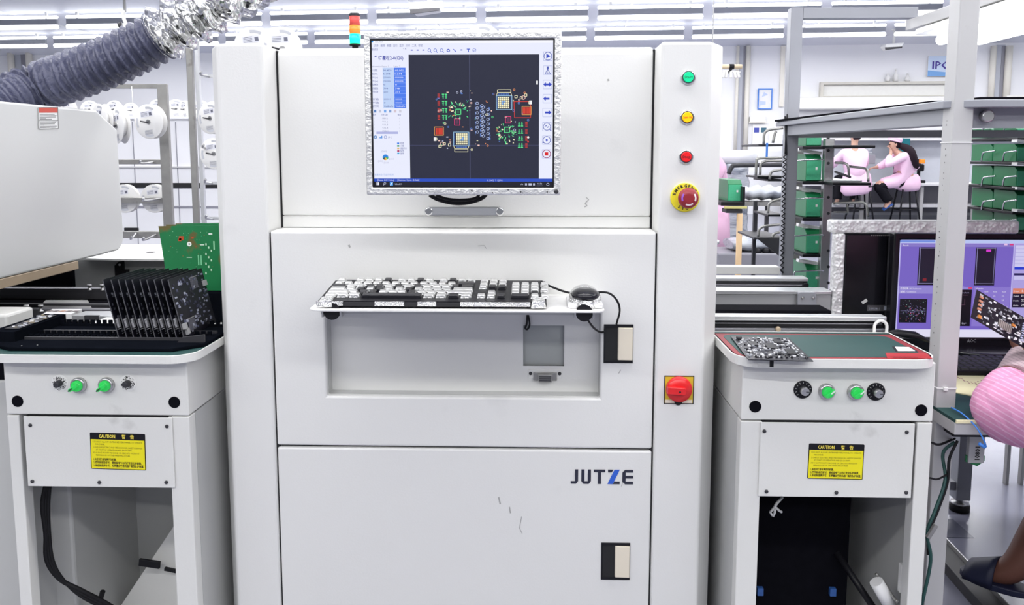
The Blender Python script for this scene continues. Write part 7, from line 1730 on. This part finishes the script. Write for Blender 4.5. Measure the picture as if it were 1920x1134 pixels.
for hp, kn, an, to in legs:
    b = MB(); b.tube(smooth_path([hp, kn, kn.lerp(an, .5), an], 4), .075, 12); b.build('trouser_leg', 'trousers', ps)
    b = MB(); b.loft([(an + V((.01, -.04, -.07)), V((.04, 0, 0)), V((0, .01, .02))), (an + V((-.01, .06, -.06)), V((.05, 0, 0)), V((0, .01, .03))), (to + V((0, .02, -.012)), V((.045, 0, 0)), V((0, .01, .022)))]); b.build('shoe', 'slipper_navy', ps)
head_parts(ps, H + V((0, 0, .025)), (-.3, .95, 0), (0, 0, 1), 1., 'pink')

# --- operator at the desk: raised arm with a board, foot on the channel; the rest of the figure sits beyond the picture edge
po = thing('person', 'operator in striped pink coat at the desk holding a circuit board, foot in navy slipper', 'person', (1.62, 1.72, 0))
el = W(1856, 770, 1.61); wr = W(1914, 682, 1.76); sh_ = V((1.34, 1.60, 1.06))
hipc, ch, nk, H = V((1.60, 1.66, .56)), V((1.50, 1.70, .95)), V((1.46, 1.74, 1.16)), V((1.43, 1.78, 1.29))
s = Skel(); s.add('hip', hipc, (.16, .14)).add('waist', hipc.lerp(ch, .5), (.14, .12), 'hip').add('chest', ch, (.17, .13), 'waist').add('neck', nk, .055, 'chest').add('jaw', H + V((-.01, .01, -.045)), .07, 'neck').add('head', H + V((0, 0, .03)), .095, 'jaw').add('crown', H + V((0, 0, .09)), .07, 'head')
an = W(1903, 1088, 2.16); an.z = max(an.z, .13); to = W(1822, 1062, 2.24)
s.add('lh', hipc + V((-.08, .1, -.02)), .09, 'hip').add('lk', V((1.48, 2.14, .54)), .066, 'lh').add('lc', V((1.45, 2.15, .36)), .056, 'lk').add('la', an, .042, 'lc').add('lf', an.lerp(to, .5) + V((0, 0, -.02)), (.042, .035), 'la').add('lt', to + V((.02, 0, -.005)), (.04, .022), 'lf')
s.add('rh', hipc + V((.12, .1, -.02)), .09, 'hip').add('rk', V((1.78, 2.1, .54)), .066, 'rh').add('ra', V((1.76, 2.06, .1)), .042, 'rk').add('rf', V((1.74, 2.13, .06)), .035, 'ra').add('rt', V((1.71, 2.23, .04)), (.04, .022), 'rf')
s.add('as', sh_, .06, 'chest').add('am', W(1990, 772, 1.50), .05, 'as').add('ae', el, .047, 'am').add('aw', wr, .031, 'ae')
s.add('bs', V((1.66, 1.80, 1.06)), .06, 'chest').add('be', V((1.72, 1.96, .84)), .047, 'bs').add('bw', V((1.5, 2.06, .82)), .031, 'be')
hand(s, 'aw', 'ha', (.55, .15, .7), (-.5, -.6, .3), .85); hand(s, 'bw', 'hb', (-1, .2, 0), (0, 0, -1), .95)
skin_mesh('body', s.n, s.e, 'skin_shaded', po)
c = Skel(); c.add('hip', hipc, (.2, .19)).add('waist', hipc.lerp(ch, .5), (.19, .17), 'hip').add('chest', ch, (.2, .17), 'waist').add('collar', nk + V((0, 0, -.03)), .08, 'chest')
c.add('s', sh_, .085, 'chest').add('m', W(1990, 772, 1.50), .082, 's').add('m2', W(1905, 772, 1.57), .078, 'm').add('e', el + V((.004, 0, -.002)), (.062, .066), 'm2').add('w', el.lerp(wr, .45) + V((.01, 0, 0)), (.05, .05), 'e').add('w2', el.lerp(wr, .62), (.05, .05), 'w')
c.add('s2', V((1.66, 1.80, 1.06)), .085, 'chest').add('e2', V((1.72, 1.96, .84)), .075, 's2').add('x2', V((1.55, 2.04, .82)), .055, 'e2')
skin_mesh('coat', c.n, c.e, 'pink_stripe', po)
b = MB(); d_ = (wr - el); b.tube([el.lerp(wr, .6) + V((.012, 0, 0)), el.lerp(wr, .8) + V((.01, 0, 0)), el.lerp(wr, 1.05) + V((.006, 0, 0)), el.lerp(wr, 1.25) + V((.004, 0, 0))], [.042, .041, .038, .034], 16); b.build('inner_cuff', 'cuff_stripe', po)
b = MB(); b.loft([(hipc + V((0, .02, .02)), V((.2, 0, 0)), V((0, .2, 0))), (hipc + V((0, .12, -.06)), V((.24, 0, 0)), V((0, .3, 0))), (hipc + V((0, .1, -.2)), V((.22, 0, 0)), V((0, .26, 0)))]); b.build('coat_skirt', 'pink_stripe', po)
for P in ([hipc + V((-.08, .1, -.02)), V((1.50, 2.12, .55)), V((1.47, 2.15, .42)), V((1.46, 2.16, .34))], [hipc + V((.12, .1, -.02)), V((1.78, 2.1, .54)), V((1.77, 2.08, .34)), V((1.76, 2.06, .2))]):
    b = MB(); b.tube(smooth_path(P, 4), .085, 14); b.build('trouser_leg', 'trousers', po)
def slip(an, to, name='slipper'):
    fw = (to - an); fw.z = 0; fw.normalize(); sd = V((-fw.y, fw.x, 0)); zb_ = to.z - .03
    sole = MB(); heel = V((an.x, an.y, zb_)) - fw * .05; tip = V((to.x, to.y, zb_)) + fw * .03; L = (tip - heel).length
    pts = []
    for k in range(24):
        a = 2 * math.pi * k / 24; x = (math.cos(a) * .5 + .5) * L; w_ = (.038 + .012 * (x / L)) * math.sin(a); pts.append(heel + fw * x + sd * w_)
    A = [sole.p(p) for p in pts]; B = [sole.p(p + V((0, 0, .02))) for p in pts]; sole.face(A[::-1]); sole.face(B)
    for k in range(24): sole.face((A[k], A[(k + 1) % 24], B[(k + 1) % 24], B[k]))
    so = sole.build(name, 'slipper_navy', po, bev=.004)
    st_ = MB(); rings = []; st_.smooth = True
    for j in range(5):
        q = heel + fw * (L * (.48 + .10 * j)); ring_o = []
        for k in range(11):
            a = math.pi * k / 10; ring_o.append((q + sd * .056 * math.cos(a) + V((0, 0, .012 + (.075 - .009 * j) * math.sin(a)))))
        for k in range(10, -1, -1):
            a = math.pi * k / 10; ring_o.append((q + sd * .050 * math.cos(a) + V((0, 0, .012 + (.068 - .009 * j) * math.sin(a)))))
        rings.append([st_.p(p) for p in ring_o])
    st_.skin(rings); st_.build('slipper_strap', 'slipper_navy', so)
slip(an, to); slip(V((1.76, 2.06, .07)), V((1.71, 2.23, .04)))
head_parts(po, H + V((0, 0, .025)), (-.55, .8, -.2), (0, 0, 1), 1., 'pink')
op_stool = thing('stool', 'padded operator stool standing at the desk', 'stool', (1.62, 1.64, 0))
MB().lathe([(.16, .38), (.18, .39), (.18, .425), (.16, .44)], (1.62, 1.64, 0), n=24).build('seat', 'black', op_stool)
for k in range(4): a = rad(45 + 90 * k); b = MB(); b.tube([(1.62 + .1 * math.cos(a), 1.64 + .1 * math.sin(a), .38), (1.62 + .19 * math.cos(a), 1.64 + .19 * math.sin(a), 0)], .014, 8); b.build('leg', 'black', op_stool)
# --- the board in the operator's hand
A_, B_, D_ = W(1832, 543, 1.70), W(1990, 636, 1.74), W(1814, 590, 1.67)
ex_, ey_ = (B_ - A_), (D_ - A_); w, h = ex_.length, ey_.length; ex_.normalize(); ey_ = (ey_ - ex_ * ey_.dot(ex_)).normalized(); ez_ = ex_.cross(ey_)
if ez_.y > 0: ez_ = -ez_
T = Matrix(((ex_.x, ey_.x, ez_.x, A_.x), (ex_.y, ey_.y, ez_.y, A_.y), (ex_.z, ey_.z, ez_.z, A_.z), (0, 0, 0, 1)))
hb_ = thing('held_board', 'black circuit board with silver parts held up by the operator', 'circuit board', A_)
MB(frame=T).box(0, w, 0, h, -.0016, 0).build('board', 'board_black', hb_)
b = MB(frame=T); parts_on(b, w, h, 31, 170, PAL[:4] + [lin(70, 70, 78), lin(235, 235, 240)], 0)
for cx_ in (.36, .82):
    b.col = lin(150, 142, 138); b.box((cx_ - .07) * w, (cx_ + .07) * w, h * .55, h * .8, 0, .003)
    b.col = lin(95, 88, 86)
    for k in range(7): b.box((cx_ - .065 + k * .02) * w, (cx_ - .058 + k * .02) * w, h * .56, h * .79, .003, .0035)
for k in range(8):
    for j in (0, 1): b.col = lin(190, 195, 225); b.box(w * (.55 + .035 * j), w * (.57 + .035 * j), h * (.2 + k * .085), h * (.24 + k * .085), 0, .003)
for k in range(4): b.col = lin(190, 130, 105); b.box(w * .04, w * .075, h * (.15 + k * .14), h * (.22 + k * .14), 0, .003)
b.col = lin(205, 130, 60); b.box(w * .43, w * .46, h * .45, h * .53, 0, .004); b.box(w * .06, w * .09, h * .8, h * .9, 0, .004)
b.build('soldered_parts', 'ink', hb_, kind='stuff')
